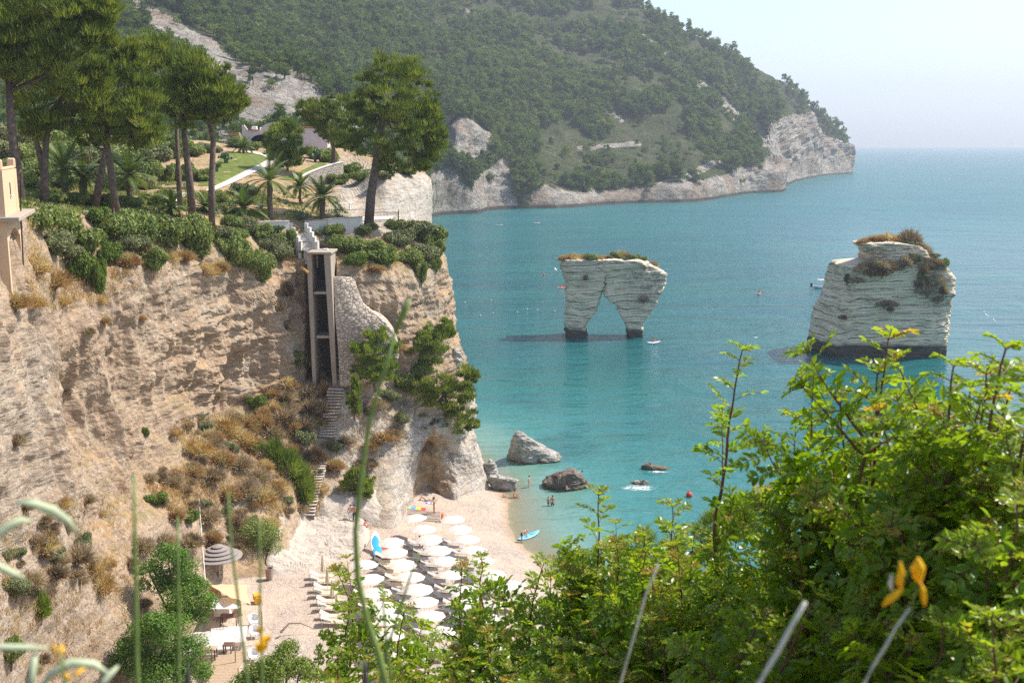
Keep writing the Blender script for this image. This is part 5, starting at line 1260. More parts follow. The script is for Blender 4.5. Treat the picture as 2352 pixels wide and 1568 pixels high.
drape('lawn', [(640,412),(680,398),(720,380),(740,372)], [(690,418),(720,404),(745,392),(752,380)], 'lawn', 'patch of lawn right of the small bright pine', .06, 16)
drape('garden_path', [(470,440),(520,417),(560,396),(598,378),(618,366),(600,357),(560,350)], [(490,440),(545,417),(588,396),(622,380),(640,368),(622,357),(580,349)], 'path', 'pale path winding up to the villa', .11)
drape('garden_path', [(395,478),(402,455),(420,444)], [(412,480),(418,458),(438,444)], 'path', 'short pale path by the slim pine trunks', .1, 12)
drape('terrace_floor', [(770,512),(840,508),(900,506)], [(775,504),(840,500),(905,498)], 'terrace', 'pale floor of the fenced terrace', .12, 16)
# dark ground cover beneath the pines
grass_stuff('ground_cover', [([(0,395),(360,395),(440,405),(440,500),(60,488),(0,470)], 2600), ([(440,440),(600,440),(640,505),(480,505)], 900), ([(560,430),(760,425),(800,500),(640,505)], 500), ([(750,395),(990,390),(900,405),(790,420)], 250)], 'shrub', 6, .34, .05, 12, 'dark green ground cover beneath the garden pines')
# tower house at the left edge
Th = empty('tower_house', P(12, 650, 63), 0, 'narrow ochre tower house with a slit window and a projecting ledge', 'house'); ob = Th.location.copy()
A_ = P(13, 500, 63); B_ = P(46, 500, 69.5); ax_ = Vector((B_.x-A_.x, B_.y-A_.y, 0)); Ln = ax_.length; ax_.normalize(); nx_ = Vector((-ax_.y, ax_.x, 0))
def tm(z): return Matrix.Translation(Vector((A_.x, A_.y, z))-ob) @ Matrix(((ax_.x, nx_.x, 0, 0), (ax_.y, nx_.y, 0, 0), (0, 0, 1, 0), (0, 0, 0, 1)))
zt, zl, zb = P(20, 392, 64).z, P(20, 500, 64).z, P(20, 690, 64).z
MT = tm(0)
mb = MB(); mb.box(0, Ln, 0, 6, zl+.1, zt, MT); mb.build('wall', M['ochre'], Th)
mb = MB()
for x in (0.1, Ln-.5): mb.box(x, x+.42, .0, .45, zt, zt+.65, MT, .08)
mb.box(.5, Ln-.5, .05, .3, zt, zt+.18, MT, .06); mb.build('battlement', M['ochre'], Th)
mb = MB(); mb.box(-.35, Ln+1.6, -.75, 6, zl-.16, zl+.1, MT, .03); mb.build('ledge', M['concrete'], Th)
mb = MB(); mb.box(0, .55, 0, 6, zb-2, zl-.16, MT); mb.box(Ln-.7, Ln, 0, 6, zb-2, zl-.16, MT)
ar = [(.55+(Ln-1.25)*i/10, zl-.75-.55*abs(i/5-1)**2.2) for i in range(11)]
for (x0, z0), (x1, z1) in zip(ar[:-1], ar[1:]): mb.box(x0, x1, 0.003, 6, min(z0, z1), zl-.162, MT)
mb.build('arcade', M['ochre'], Th)
mb = MB(); mb.box(.5, Ln-.6, .9, 1.2, zb-2, zl-.2, MT); mb.build('niche', M['orange'], Th)
mb = MB(); mb.box(Ln*.42, Ln*.42+.26, -.03, .1, zl+1.25, zt-.75, MT); wnd = mb.build('window', M['dark'], Th)
mb = MB(); mb.box(Ln*.42-.1, Ln*.42+.36, -.12, .1, zl+1.13, zl+1.23, MT); mb.build('sill', M['white_plaster'], wnd)
mb = MB(); mb.tube([P(47, 400, 68.5)-ob, P(48, 500, 68.5)-ob, P(58, 690, 67)-ob], .05, 6); mb.build('downpipe', M['iron'], Th)
# villa
VD = 190.0
vb = P(650, 345, VD); villa = empty('villa', vb, 0, 'low pinkish white villa with a round gable, wide arch and terracotta roof edges', 'house')
X = lambda u: P(u, 330, VD).x-vb.x
Z = lambda v: P(650, v, VD).z-vb.z
def outline_wall(mb, pts, y0, y1):
    n_ = len(pts); mb.add([(x, y0, z) for x, z in pts]+[(x, y1, z) for x, z in pts], [tuple(range(n_))]+[tuple(range(2*n_-1, n_-1, -1))]+[(i, i+n_, (i+1) % n_+n_, (i+1) % n_) for i in range(n_)])
gable = [(X(600+35*(1-math.cos(k*math.pi/8))), Z(299-18*math.sin(k*math.pi/8))) for k in range(9)]
arc = [(X(604-30*math.cos(k*math.pi/10)), Z(325-17*math.sin(k*math.pi/10))) for k in range(11)]
mb = MB(); outline_wall(mb, [(X(557), -1.5), (arc[0][0], -1.5)]+arc+[(arc[-1][0], -1.5), (X(735), -1.5), (X(735), Z(296)), (X(690), Z(294))]+gable[::-1]+[(X(571), Z(300)), (X(562), Z(287)), (X(557), Z(287))], 0, .5)
mb.box(X(735), X(752), .02, 3, -1.5, Z(302)); mb.box(X(557), X(735), .5, 9, Z(302)-.25, Z(302)); mb.build('wall', M['pink'], villa)
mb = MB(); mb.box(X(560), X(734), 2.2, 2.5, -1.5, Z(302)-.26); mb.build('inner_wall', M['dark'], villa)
mb = MB()
for (u0, v0, u1, v1) in ((571,300,597,297.5),(690,293,737,295)): mb.box(X(u0), X(u1), -.25, 1.5, Z(v0), Z(v0)+.16)
mb.build('roof', M['tile'], villa); mb = MB(); mb.box(X(527), X(556), .5, 4, Z(312), Z(304)); mb.build('roof', M['tile'], villa)
mb = MB(); mb.tube([(x, -.06, z) for x, z in arc], .09, 5); mb.build('arch_trim', M['white_plaster'], villa)
mb = MB(); mb.box(X(573), X(585), 2, 2.6, Z(300), Z(290), b=.05); mb.box(X(589), X(597), 3, 3.6, Z(300), Z(292), b=.05); mb.build('chimney', M['white_paint'], villa)
mb = MB()
for i in range(24):
    x = X(576)+(X(618)-X(576))*i/23; mb.tube([(x, -.7, Z(346)), (x, -.7, Z(338))], .03, 4)
mb.tube([(X(576), -.7, Z(338)), (X(618), -.7, Z(338))], .04, 4); mb.build('balustrade', M['white_paint'], villa)
mb = MB(); c = P(792, 498, 124); mb.box(-.75, .75, -.4, .4, .68, .74, b=.02)
for x in (-.6, .6): mb.box(x-.05, x+.05, -.3, .3, 0, .68)
o = mb.build('terrace_table', M['white_paint'], None); o.location = (c.x, c.y, ground(c.x, c.y, BVC)+.12); tag(o, 'white table on the fenced terrace', 'table')
# gardener and the white lamp in the pines
# ================================================================ beach furniture
def cloth(name, col, trans=.3):
    m, nt, out = new_mat(name); g = N(nt); p = g.obj()
    n = g.noise(p, 40, 2); c = g.mix(n, [q*.95 for q in col], col)
    d = g.bsdf(c, .8, None, .15); tr = g.n('ShaderNodeBsdfTranslucent'); tr.inputs[0].default_value = (col[0], col[1]*.92, col[2]*.78, 1)
    mx = g.n('ShaderNodeMixShader'); mx.inputs[0].default_value = trans; g.l(d, mx.inputs[1]); g.l(tr.outputs[0], mx.inputs[2]); g.l(mx.outputs[0], out.inputs[0]); return m
M['canvas'] = cloth('cream_canvas', (.80, .76, .68), .25); M['cream'] = cloth('cream_sling', (.72, .60, .42), .15); M['grey_sling'] = cloth('grey_sling', (.42, .40, .385), .1)
M['sail'] = cloth('sand_sail', (.74, .55, .34), .3); M['white_sail'] = cloth('white_sail', (.76, .72, .69), .3); M['alu'] = plain('white_aluminium', (.62, .61, .59), .4, .05, 4)
M['thatch'] = plain('grey_thatch', (.27, .235, .215), .95, .35, 14, .1, .9)
def parasol_proto():
    root = empty('beach_parasol', (0, -400, 0), 0, 'x', 'parasol'); R = 1.14; nA = 48; vs = [(0, 0, 2.32)]; fs = []
    rr = [.12, .35, .6, .85, 1.0]
    for r_ in rr:
        for k in range(nA):
            an = 2*math.pi*k/nA; f = (k % 6)/6; s = math.sin(math.pi*f)
            q = R*r_*(1-.055*s*r_); vs.append((math.cos(an)*q, math.sin(an)*q, 2.32-.35*r_**1.5-.03*s*r_))
    fs += [(0, 1+k, 1+(k+1) % nA) for k in range(nA)]
    for i in range(len(rr)-1):
        for k in range(nA): a = 1+i*nA+k; b = 1+i*nA+(k+1) % nA; fs.append((a, a+nA, b+nA, b))
    MB().add(vs, fs).build('canopy', M['canvas'], root)
    mb = MB(); mb.tube([(0, 0, -.3), (0, 0, 2.36)], .024, 8); mb.tube([(0, 0, 2.32), (0, 0, 2.44)], [.04, .015], 6); mb.build('pole', M['alu'], root)
    mb = MB()
    for k in range(8):
        a = 2*math.pi*k/8; c, s = math.cos(a), math.sin(a); mb.tube([(0, 0, 2.27), (c*.6, s*.6, 2.13), (c*1.07, s*1.07, 1.955)], .008, 3)
    mb.build('ribs', M['alu'], root); return root
def folded_proto():
    root = empty('folded_parasol', (0, -400, 0), 0, 'x', 'parasol')
    mb = MB(); mb.tube([(0, 0, -.3), (0, 0, 2.5)], .024, 8); mb.build('pole', M['alu'], root)
    rg = []
    for z, r_ in ((2.45, .03), (2.2, .07), (1.8, .10), (1.45, .13), (1.2, .16), (1.12, .12)):
        rg.append([Vector((math.cos(a*.3927)*r_*(1+.25*(a % 2)), math.sin(a*.3927)*r_*(1+.25*(a % 2)), z)) for a in range(16)])
    MB().rings(rg).build('canopy', M['cream'], root); return root
def lounger_proto(name, sling):
    root = empty(name, (0, -400, 0), 0, 'x', 'sunlounger'); mb = MB()
    for y in (-.31, .31): mb.tube([(-.95, y, .34), (.95, y, .34)], .02, 5)
    for x in (-.95, .95, -.3): mb.tube([(x, -.31, .34), (x, .31, .34)], .018, 5)
    mb.build('frame', M['alu'], root)
    for x, dx in ((-.72, -.12), (.72, .12)):
        for y in (-.31, .31): m2 = MB(); m2.tube([(x, y, .34), (x+dx, y, -.02)], .018, 5); m2.build('leg', M['alu'], root)
    mb = MB(); mb.box(-.28, .94, -.29, .29, .352, .366); mb.build('seat', M[sling], root)
    Rt = Matrix.Translation((-.28, 0, .36)) @ Matrix.Rotation(math.radians(28), 4, 'Y')
    mb = MB(); mb.box(-.68, 0, -.29, .29, 0, .014, Rt); bk = mb.build('backrest', M[sling], root)
    mb = MB()
    for y in (-.3, .3): mb.tube([Rt @ Vector((0, y, 0)), Rt @ Vector((-.7, y, 0))], .018, 5)
    mb.tube([Rt @ Vector((-.7, -.3, 0)), Rt @ Vector((-.7, .3, 0))], .018, 5); mb.build('back_frame', M['alu'], bk)
    return root
def zz(x, y): return (588+x/4.0, 1176.5+y/4.0)
PP = parasol_proto(); FP = folded_proto(); LG = lounger_proto('sunlounger', 'grey_sling'); LC = lounger_proto('cream_sunlounger', 'cream')
first = {}
def place(proto, loc, rz, label, group):
    o = proto if proto.name not in first else copy_tree(proto)
    first[proto.name] = 1; o.location = loc; o.rotation_euler = (0, 0, rz)
    for q in ('label', 'group'):
        if q in o: del o[q]
    return tag(o, label, None, group)
def on_plane(u, v, up):
    z = 1.3
    for _ in range(6):
        q = G(u, v, z+up); z = ground(q.x, q.y, BVB)
    return Vector((q.x, q.y, z))
ROWS = [('the row nearest the sea', [(1810,55),(1870,140),(1935,235),(2003,335),(2080,435),(2170,555),(2215,680)]),
        ('the second row from the sea', [(1470,42),(1535,140),(1597,230),(1665,330),(1737,432),(1800,560),(1885,685),(1950,815),(2090,955)]),
        ('the third row from the sea', [(1245,257),(1275,350),(1335,458),(1410,577),(1487,687),(1545,810),(1600,938),(1690,1085)]),
        ('the fourth row from the sea', [(985,466),(1055,597),(1100,722),(1155,853),(1210,962),(1250,1105),(1330,1270)]),
        ('the short row behind the lentisk shoots', [(2345,655),(2235,820),(2190,1090)])]
for rw, pts in ROWS:
    for i, (x, y) in enumerate(pts):
        q = on_plane(*zz(x, y), 2.12)
        place(PP, q, random.random()*.78, 'open cream parasol, %s from the cave in %s' % (ORD[i], rw), 'open parasols on the beach').rotation_euler = (random.uniform(-.06, .06), random.uniform(-.06, .06), random.random()*.78)
        if rw.startswith('the row') and i == 0 or (rw.startswith('the second') and i == 0): continue
        if rw.startswith('the fourth') and i == 0: continue
        for s, nm in ((.95, 'cave side'), (-.35, 'near side')):
            x_ = q.x-.62+.1*random.random(); y_ = q.y+s
            cre = rw.startswith('the fourth') or (rw.startswith('the third') and i < 3)
            place(LC if cre else LG, (x_, y_, ground(x_, y_, BVB)+.01), .06*random.uniform(-1, 1), '%s sunlounger, %s of the %s parasol in %s' % ('cream' if cre else 'grey', nm, ORD[i], rw), 'loungers under the open parasols')
for i, (x, y) in enumerate([(612,470),(655,575),(700,700),(742,830)]):
    q = on_plane(*zz(x, y), 1.75); place(FP, q, .3*i, 'folded cream parasol, %s from the white rock shelf' % ORD[i], 'folded parasols')
for i, (x, y) in enumerate([(600,575),(610,622),(640,688),(645,735),(668,808),(680,866),(700,945),(712,992)]):
    q = on_plane(*zz(x, y), .36); place(LC, (q.x, q.y, q.z+.01), .03*random.uniform(-1, 1), 'cream sunlounger in the left column, %s from the white rock shelf' % ORD[i], 'cream loungers by the folded parasols')
# beach bar
def zb(x, y): return (425+x*.1945, 1263+y*.1945)
th = on_plane(503, 1350, 0.0); th = Vector((th.x, th.y, ground(th.x, th.y)))
tc = P(503, 1318, th.y); bar = empty('thatched_hut', (tc.x, th.y, th.z), 0, 'round grey thatched roof in five tiers at the beach bar', 'hut')
R0 = px(54, th.y); hz_ = max(1.6, tc.z-th.z)
for k in range(5):
    r0_, r1_ = R0*(k/5), R0*((k+1)/5)+.06; z0_ = hz_+.95-1.0*(k/5); z1_ = hz_+.75-.75*((k+1)/5)-.10
    rg = [[Vector((math.cos(a*math.pi/20)*q*(1+.015*math.sin(a*7)), math.sin(a*math.pi/20)*q, z)) for a in range(40)] for q, z in ((max(.04, r0_-.12), z0_+.05), (r1_+.05, z0_-.08), (r1_+.05, z0_-.135), (max(.03, r0_-.12), z0_-.05))]
    MB().rings(rg).build('thatch_tier', M['thatch'], bar)
mb = MB(); mb.tube([(0, 0, -.2), (0, 0, hz_+.7)], .09, 8); mb.build('post', M['wood'], bar); mb = MB(); mb.tube([(0, 0, hz_+.74), (0, 0, hz_+.86)], [.1, .03], 8); mb.build('finial', M['sail'], bar)
def sheet(name, label, corners, mat, cat='sun sail', sag=.25, n=12):
    c = [Vector(q) for q in corners]; base = c[0].copy(); V = []
    for i in range(n+1):
        for j in range(n+1):
            s, t = i/n, j/n; p = c[0].lerp(c[1], s).lerp(c[3].lerp(c[2], s), t)
            # inward curved edges
            cen_ = (c[0]+c[1]+c[2]+c[3])/4; p = p+(cen_-p)*.12*(math.sin(math.pi*s)*abs(2*t-1)+math.sin(math.pi*t)*abs(2*s-1)); p.z -= sag*math.sin(math.pi*s)*math.sin(math.pi*t)
            V.append(tuple(p-base))
    o = mesh_np(name, V, grid_faces(n+1, n+1), M[mat], smooth=True); o.location = base; return tag(o, label, cat)
def PB_(x, y, D): return P(*zb(x, y), D)
sheet('sun_sail', 'sand coloured sun sail in front of the thatched roof', [PB_(205,372,80), PB_(735,408,81), PB_(780,640,77), PB_(540,560,75)], 'sail', sag=.1)
sheet('sun_sail', 'pinkish white sun sail below the sand coloured one', [PB_(300,520,78), PB_(680,672,75), PB_(640,690,73.5), PB_(300,700,73)], 'white_sail')
mb = MB(); a = PB_(335,700,75.5); b = PB_(530,790,75.5); mb.box(a.x, b.x, 75.5, 77.8, b.z, a.z, b=.04); o = mb.build('bar_counter', M['white_plaster'], None); tag(o, 'cream bar counter under the pinkish sail', 'counter')
def bench(label, x0, y0, x1, y1, D, mat, name='wooden_bench'):
    a = PB_(x0, y0, D); b = PB_(x1, y1, D); root = empty(name, Vector(((a.x+b.x)/2, D, a.z-.75)), 0, label, 'bench'); w_ = abs(b.x-a.x)/2
    mb = MB(); mb.box(-w_, w_, -.3, .3, .7, .76, b=.02); mb.build('top', M[mat], root)
    for x in (-w_+.08, w_-.08):
        for y in (-.25, .25): m2 = MB(); m2.box(x-.03, x+.03, y-.03, y+.03, 0, .698); m2.build('leg', M['iron'], root)
bench('dark brown wooden table beside the bar counter', 415, 765, 625, 765, 74, 'dark_wood', 'wooden_table')
bench('dark wooden table behind the square umbrella', 450, 1105, 565, 1110, 67.5, 'dark_wood', 'wooden_table')
bench('pale wooden table in front of the square umbrella', 180, 1150, 375, 1160, 66.5, 'wood', 'wooden_table')
def square_umbrella(label, xc, yc, D, half, rz):
    c = PB_(xc, yc, D); root = empty('square_umbrella', (c.x, c.y, c.z-2.9), rz, label, 'umbrella'); n = 10; V = []
    for i in range(n+1):
        for j in range(n+1):
            x, y = (i/n*2-1)*half, (j/n*2-1)*half; V.append((x, y, 2.9-.62*max(abs(x), abs(y))/half-.05*math.cos(6*math.atan2(y, x))*max(abs(x), abs(y))/half))
    mesh_np('canopy', V, grid_faces(n+1, n+1), M['white_sail'], root)
    vs = []; fs = []
    for k, (x, y) in enumerate(((-1, -1), (1, -1), (1, 1), (-1, 1))): vs += [(x*half, y*half, 2.27), (x*half, y*half, 2.03)]
    fs = [(2*k, (2*k+2) % 8, (2*k+3) % 8, 2*k+1) for k in range(4)]; MB().add(vs, fs).build('valance', M['white_sail'], root)
    mb = MB(); mb.tube([(0, 0, -.4), (0, 0, 2.95)], .045, 8); mb.build('pole', M['wood'], root)
square_umbrella('large white square umbrella over the deck', 300, 960, 69, 1.45, .15)
square_umbrella('second white square umbrella just behind the large one', 500, 900, 72, 1.25, .15)
mb = MB(); dz = PB_(500, 1320, 66)
for i in range(26): mb.box(-.95, .95, -3.6+i*.2, -3.6+i*.2+.18, -.06, 0)
o = mb.build('wooden_deck', M['wood'], None); o.location = (dz.x, dz.y, dz.z); tag(o, 'pale plank deck of the beach bar', 'deck')
for i, (x, y0, y1, D) in enumerate([(588,1080,1440,66),(650,590,700,73.5),(900,720,900,72),(625,1380,1568,63)]):
    a = PB_(x, y0, D); b = PB_(x+8, y1, D); mb = MB(); mb.tube([b-a-Vector((0, 0, .3)), (b-a)*.5+Vector((.03, 0, 0)), Vector((0, 0, 0))], [.05, .045, .035], 7); o = mb.build('wooden_post', M['wood'], None); o.location = a
    tag(o, ['rough post at the edge of the plank deck', 'rough post holding the corner of the pinkish sail', 'leaning post on the pebbles right of the bar', 'rough post at the bottom of the deck steps'][i], 'post')
def armchair(label, x, y, D):
    c = PB_(x, y, D); root = empty('white_armchair', (c.x, c.y, ground(c.x, c.y)), .4, label, 'armchair')
    mb = MB(); mb.box(-.3, .3, -.3, .3, .36, .44, b=.03); mb.build('seat', M['white_paint'], root)
    rg = [[Vector((math.cos(a)*r_, math.sin(a)*r_, z)) for a in np.linspace(math.pi*.0, math.pi*1.0, 9)]+[Vector((math.cos(a)*(r_-.04), math.sin(a)*(r_-.04), z)) for a in np.linspace(math.pi, 0, 9)] for r_, z in ((.32, .3), (.36, .6), (.38, .86))]
    MB().rings(rg).build('backrest', M['white_paint'], root)
    for x_ in (-.24, .24):
        for y_ in (-.24, .24): m2 = MB(); m2.tube([(x_, y_, 0), (x_, y_, .36)], .025, 6); m2.build('leg', M['white_paint'], root)
armchair('white armchair on the pebbles, farthest of the three', 808, 880, 75); armchair('white armchair on the pebbles, middle of the three', 818, 940, 73); armchair('white armchair on the pebbles, nearest of the three', 800, 1090, 69.5)
q = on_plane(619, 1331, 0); mb = MB(); rg = [[Vector((math.cos(a*math.pi/8)*r_, math.sin(a*math.pi/8)*r_, z)) for a in range(16)] for r_, z in ((.24, 0), (.28, .4), (.30, .85), (.33, .92), (.33, 1.0), (.29, 1.0), (.24, .6))]
mb.rings(rg); o = mb.build('wicker_bin', plain('wicker', (.33, .24, .19), .9, .4, 22, .1, .8), None); o.location = q; tag(o, 'tall wicker bin standing below the round dark bush', 'bin')
# yellow beach cart
q = on_plane(592, 1384, 0); cart = empty('yellow_cart', q, .3, 'yellow motor hand cart with grey handles on the pebbles', 'cart'); M['yellow'] = plain('yellow_paint', (.78, .42, .03), .4, .08, 4)
mb = MB(); mb.box(-.35, .3, -.25, .25, .35, .75, b=.08); mb.build('body', M['yellow'], cart)
for y in (-.3, .3): mb = MB(); mb.tube([(0, y-.05, .28), (0, y+.05, .28)], .28, 14); mb.build('wheel', M['yellow'], cart)
mb = MB()
for y in (-.2, .2): mb.tube([(.3, y, .5), (.8, y, .75), (1.15, y, 1.0)], .02, 5)
mb.tube([(1.15, -.2, 1.0), (1.15, .2, 1.0)], .02, 5); mb.tube([(-.3, 0, .7), (-.45, 0, 1.15)], .02, 5); mb.build('handle', M['alu'], cart)
# surfboards and kayaks
M['sup_blue'] = plain('light_blue_deck', (.05, .36, .72), .4, .15, 1.5); M['sup_white'] = plain('white_board', (.78, .77, .76), .35, .03, 4); M['kayak_orange'] = plain('orange_hull', (.85, .14, .02), .4, .06, 4); M['kayak_cyan'] = plain('pale_blue_hull', (.20, .55, .75), .35, .06, 4); M['red'] = plain('red_plastic', (.6, .06, .04), .5, .1, 4)
def hull_rings(L, W, H, n=14, rock=.08, flat=.5):
    rg = []
    for i in range(n+1):
        t = i/n*2-1; w_ = W/2*max(.02, (1-abs(t)**2.4))**.75; zc = rock*abs(t)**2.5
        rg.append([Vector((t*L/2, math.cos(a*math.pi/6)*w_, zc+(math.sin(a*math.pi/6)*(H*(flat if math.sin(a*math.pi/6) > 0 else 1)))*max(.15, (1-abs(t)**3)))) for a in range(12)])
    return rg
def board(label, loc, rot, L, W, deckmat, name='paddle_board', hullmat='sup_white'):
    root = empty(name, loc, 0, label, 'paddle board'); root.rotation_euler = rot
    MB().rings(hull_rings(L, W, .06, rock=.1)).build('hull', M[hullmat], root); mb = MB()
    mb.rings([[q*1.0+Vector((0, 0, .012)) for q in r_] for r_ in hull_rings(L*.62, W*.86, .055, rock=.04)]); mb.build('deck_pad', M[deckmat], root); return root
def kayak(label, loc, rot, L, mat, name='kayak', seatmat='sup_blue'):
    root = empty(name, loc, 0, label, 'kayak'); root.rotation_euler = rot
    MB().rings(hull_rings(L, .78, .2, rock=.16)).build('hull', M[mat], root)
    for x in (-.55, .5):
        mb = MB(); mb.rings([[Vector((x+math.cos(a*math.pi/6)*.38*s_, math.sin(a*math.pi/6)*.25*s_, z)) for a in range(12)] for s_, z in ((1, .09), (1, .125), (.8, .125), (.7, .105))]); mb.build('seat', M[seatmat], root)
    return root
q = on_plane(862, 1255, .5); board('white paddle board with a light blue deck leaning on the rock shelf', q+Vector((0, .3, .75)), (0, -.55, 1.75), 2.6, .82, 'sup_blue')
q = on_plane(868, 1264, .4); board('plain blue board under the white paddle board', q+Vector((.05, -.3, .30)), (0, -.25, 1.75), 2.3, .8, 'sup_blue', hullmat='sup_blue')
q = on_plane(886, 1256, .3); kayak('orange kayak beside the paddle boards', q+Vector((.1, .2, .3)), (0, -.3, 1.3), 2.6, 'kayak_orange', seatmat='red')
q = on_plane(1212, 1231, .2); kayak('pale blue kayak being pulled ashore by a man', q+Vector((.1, .1, .2)), (0, -.07, .75), 2.9, 'kayak_cyan')
def towel(label, u, v, L, W, rz, col, name='beach_towel', cat='towel'):
    q = on_plane(u, v, 0); A = np.zeros((9, 7, 3)); 
    for i in range(9):
        for j in range(7):
            x = (i/8-.5)*L; y = (j/6-.5)*W; wx_ = q.x+x*math.cos(rz)-y*math.sin(rz); wy_ = q.y+x*math.sin(rz)+y*math.cos(rz); A[i, j] = (wx_-q.x, wy_-q.y, ground(wx_, wy_, BVB)+.05+.02*math.sin(i*1.7+j)-q.z)
    m, nt, out = new_mat(name+'_cloth'); g = N(nt); x = g.sep(g.obj())[0]
    cc = g.ramp(g.math('FRACT', g.math('MULTIPLY', x, 1.0/L, ) if False else g.math('ADD', g.math('MULTIPLY', x, 1.0/L), .5)), [((i+.001)/len(col), c_) for i, c_ in enumerate(col)], 'CONSTANT'); g.l(g.bsdf(cc, .9), out.inputs[0])
    o = mesh_np(name, A.reshape(-1, 3), grid_faces(9, 7), m); o.location = q; return tag(o, label, cat)
towel('bright green, blue, yellow and red towels laid side by side by the rock', 955, 1168, 2.0, .8, .1, [(.35, .75, .08), (.12, .25, .7), (.8, .55, .05), (.7, .06, .05)])
towel('blue and white towel beside the man at the cave', 988, 1155, .9, .5, .1, [(.2, .28, .5), (.7, .7, .72), (.25, .3, .5), (.7, .7, .72)])
towel('maroon mat under the third row parasols', 882, 1287, 1.3, 1.0, .2, [(.22, .10, .11), (.20, .09, .10)], 'beach_mat', 'mat')
q = on_plane(868, 1278, .15); mb = MB(); mb.box(-.4, .35, -.2, .2, 0, .28, b=.09); o = mb.build('black_bag', M['iron'], None); o.location = q; tag(o, 'black bag lying by the maroon mat', 'bag')
# cane fence and lifebuoy by the cave
a = on_plane(936, 1192, 0); b = on_plane(1010, 1197, 0); cf = empty('cane_fence', a, 0, 'low brown cane screen behind the first parasol', 'fence'); d = b-a; mb = MB(); mr = MB()
for i in range(46): q = d*(i/45); mb.tube([q, q+Vector((0, 0, .95))], .014, 4)
mb.build('canes', M['wood'], cf)
for z in (.2, .55, .9): mr.tube([Vector((0, -.03, z)), d+Vector((0, -.03, z))], .016, 4)
mr.build('crossbars', M['dark_wood'], cf)
mb = MB(); q = b+Vector((.25, -.05, .55)); rg = []
for i in range(16):
    a_ = 2*math.pi*i/16; c = Vector((math.cos(a_)*.05, math.cos(a_)*.26, math.sin(a_)*.32)); rg.append([c*(1+.22*math.cos(k*math.pi/3))+Vector((.07*math.sin(k*math.pi/3), 0, 0)) for k in range(6)])
mb.rings(rg+[rg[0]], False); o = mb.build('lifebuoy', M['orange_paint'], None); o.location = q; tag(o, 'orange lifebuoy at the end of the cane screen', 'lifebuoy')
mb = MB(); mb.tube([P(457, 1145, 84)-P(472, 1333, 78), Vector((0, 0, -.5))], [.02, .03], 6); o = mb.build('flag_pole', M['white_paint'], None); o.location = P(472, 1333, 78); tag(o, 'thin white pole rising in front of the thatched roof', 'pole')
# driftwood
mb = MB(); q = on_plane(665, 1455, .1); mb.tube([(-.5, -.6, .5), (0, 0, .9), (.7, .3, .8), (1.6, .4, .35)], [.1, .06, .04, .02], 6); o = mb.build('driftwood', M['twig'], None); o.location = q; tag(o, 'dry broken branch behind the yellow green pine', 'branch')

# ================================================================ people
M['skin'] = plain('tanned_skin', (.50, .27, .17), .6, .06, 3); M['skin_pale'] = plain('fair_skin', (.62, .38, .28), .6, .06, 3); M['hair'] = plain('dark_hair', (.03, .02, .015), .6, .2, 9); M['grey_hair'] = plain('grey_hair', (.4, .36, .33), .7, .1, 9)
M['navy'] = plain('navy_cloth', (.03, .045, .11), .8, .1, 9); M['black_cloth'] = plain('black_cloth', (.02, .02, .022), .8, .1, 9); M['red_cloth'] = plain('red_cloth', (.55, .05, .09), .8, .1, 9); M['teal'] = plain('blue_cloth', (.04, .20, .38), .8, .1, 9); M['white_cloth'] = plain('white_cloth', (.72, .70, .68), .8, .05, 9); M['pattern'] = plain('patterned_blue_cloth', (.30, .36, .52), .8, .45, 16); M['coral'] = plain('coral_cloth', (.70, .28, .18), .8, .1, 9)
def J(pose):
    """joint positions for a 1.70 m figure, facing +X, left side +Y"""
    j = dict(pelvis=(0,0,.92), belly=(0,0,1.06), chest=(.01,0,1.27), neck=(0,0,1.45), head=(.02,0,1.55), crown=(.02,0,1.68), nose=(.115,0,1.575),
        sL=(0,.18,1.40), eL=(-.02,.24,1.12), hL=(.05,.25,.88), sR=(0,-.18,1.40), eR=(-.02,-.24,1.12), hR=(.05,-.25,.88),
        pL=(0,.10,.88), kL=(.02,.11,.48), aL=(-.02,.11,.07), tL=(.15,.13,.03), pR=(0,-.10,.88), kR=(.02,-.11,.48), aR=(-.02,-.11,.07), tR=(.15,-.13,.03))
    j.update(pose); return {k: Vector(v) for k, v in j.items()}
RAD = dict(pelvis=.135, belly=.12, chest=.135, neck=.055, head=.088, crown=.07, nose=.018, sL=.058, eL=.042, hL=.028, sR=.058, eR=.042, hR=.028, pL=.092, kL=.058, aL=.038, tL=.026, pR=.092, kR=.058, aR=.038, tR=.026)
BONES = [('pelvis','belly'),('belly','chest'),('chest','neck'),('neck','head'),('head','crown'),('head','nose'),('chest','sL'),('sL','eL'),('eL','hL'),('chest','sR'),('sR','eR'),('eR','hR'),('pelvis','pL'),('pL','kL'),('kL','aL'),('aL','tL'),('pelvis','pR'),('pR','kR'),('kR','aR'),('aR','tR')]
def skin_mesh(name, verts, edges, rads, mat, parent):
    me = bpy.data.meshes.new(name+'_rig'); me.from_pydata([tuple(v) for v in verts], edges, []); o = bpy.data.objects.new(name, me); link(o)
    md = o.modifiers.new('s', 'SKIN'); md.branch_smoothing = .6
    for i, r_ in enumerate(rads): me.skin_vertices[0].data[i].radius = (r_, r_)
    me.skin_vertices[0].data[0].use_root = True
    o.modifiers.new('u', 'SUBSURF').levels = 1; o.modifiers['u'].render_levels = 1
    dg = bpy.context.evaluated_depsgraph_get(); m2 = bpy.data.meshes.new_from_object(o.evaluated_get(dg)); bpy.data.objects.remove(o); bpy.data.meshes.remove(me)
    m2.name = name; m2.materials.clear(); m2.materials.append(mat); m2.polygons.foreach_set('use_smooth', [True]*len(m2.polygons)); o = bpy.data.objects.new(name, m2); return link(o, parent)
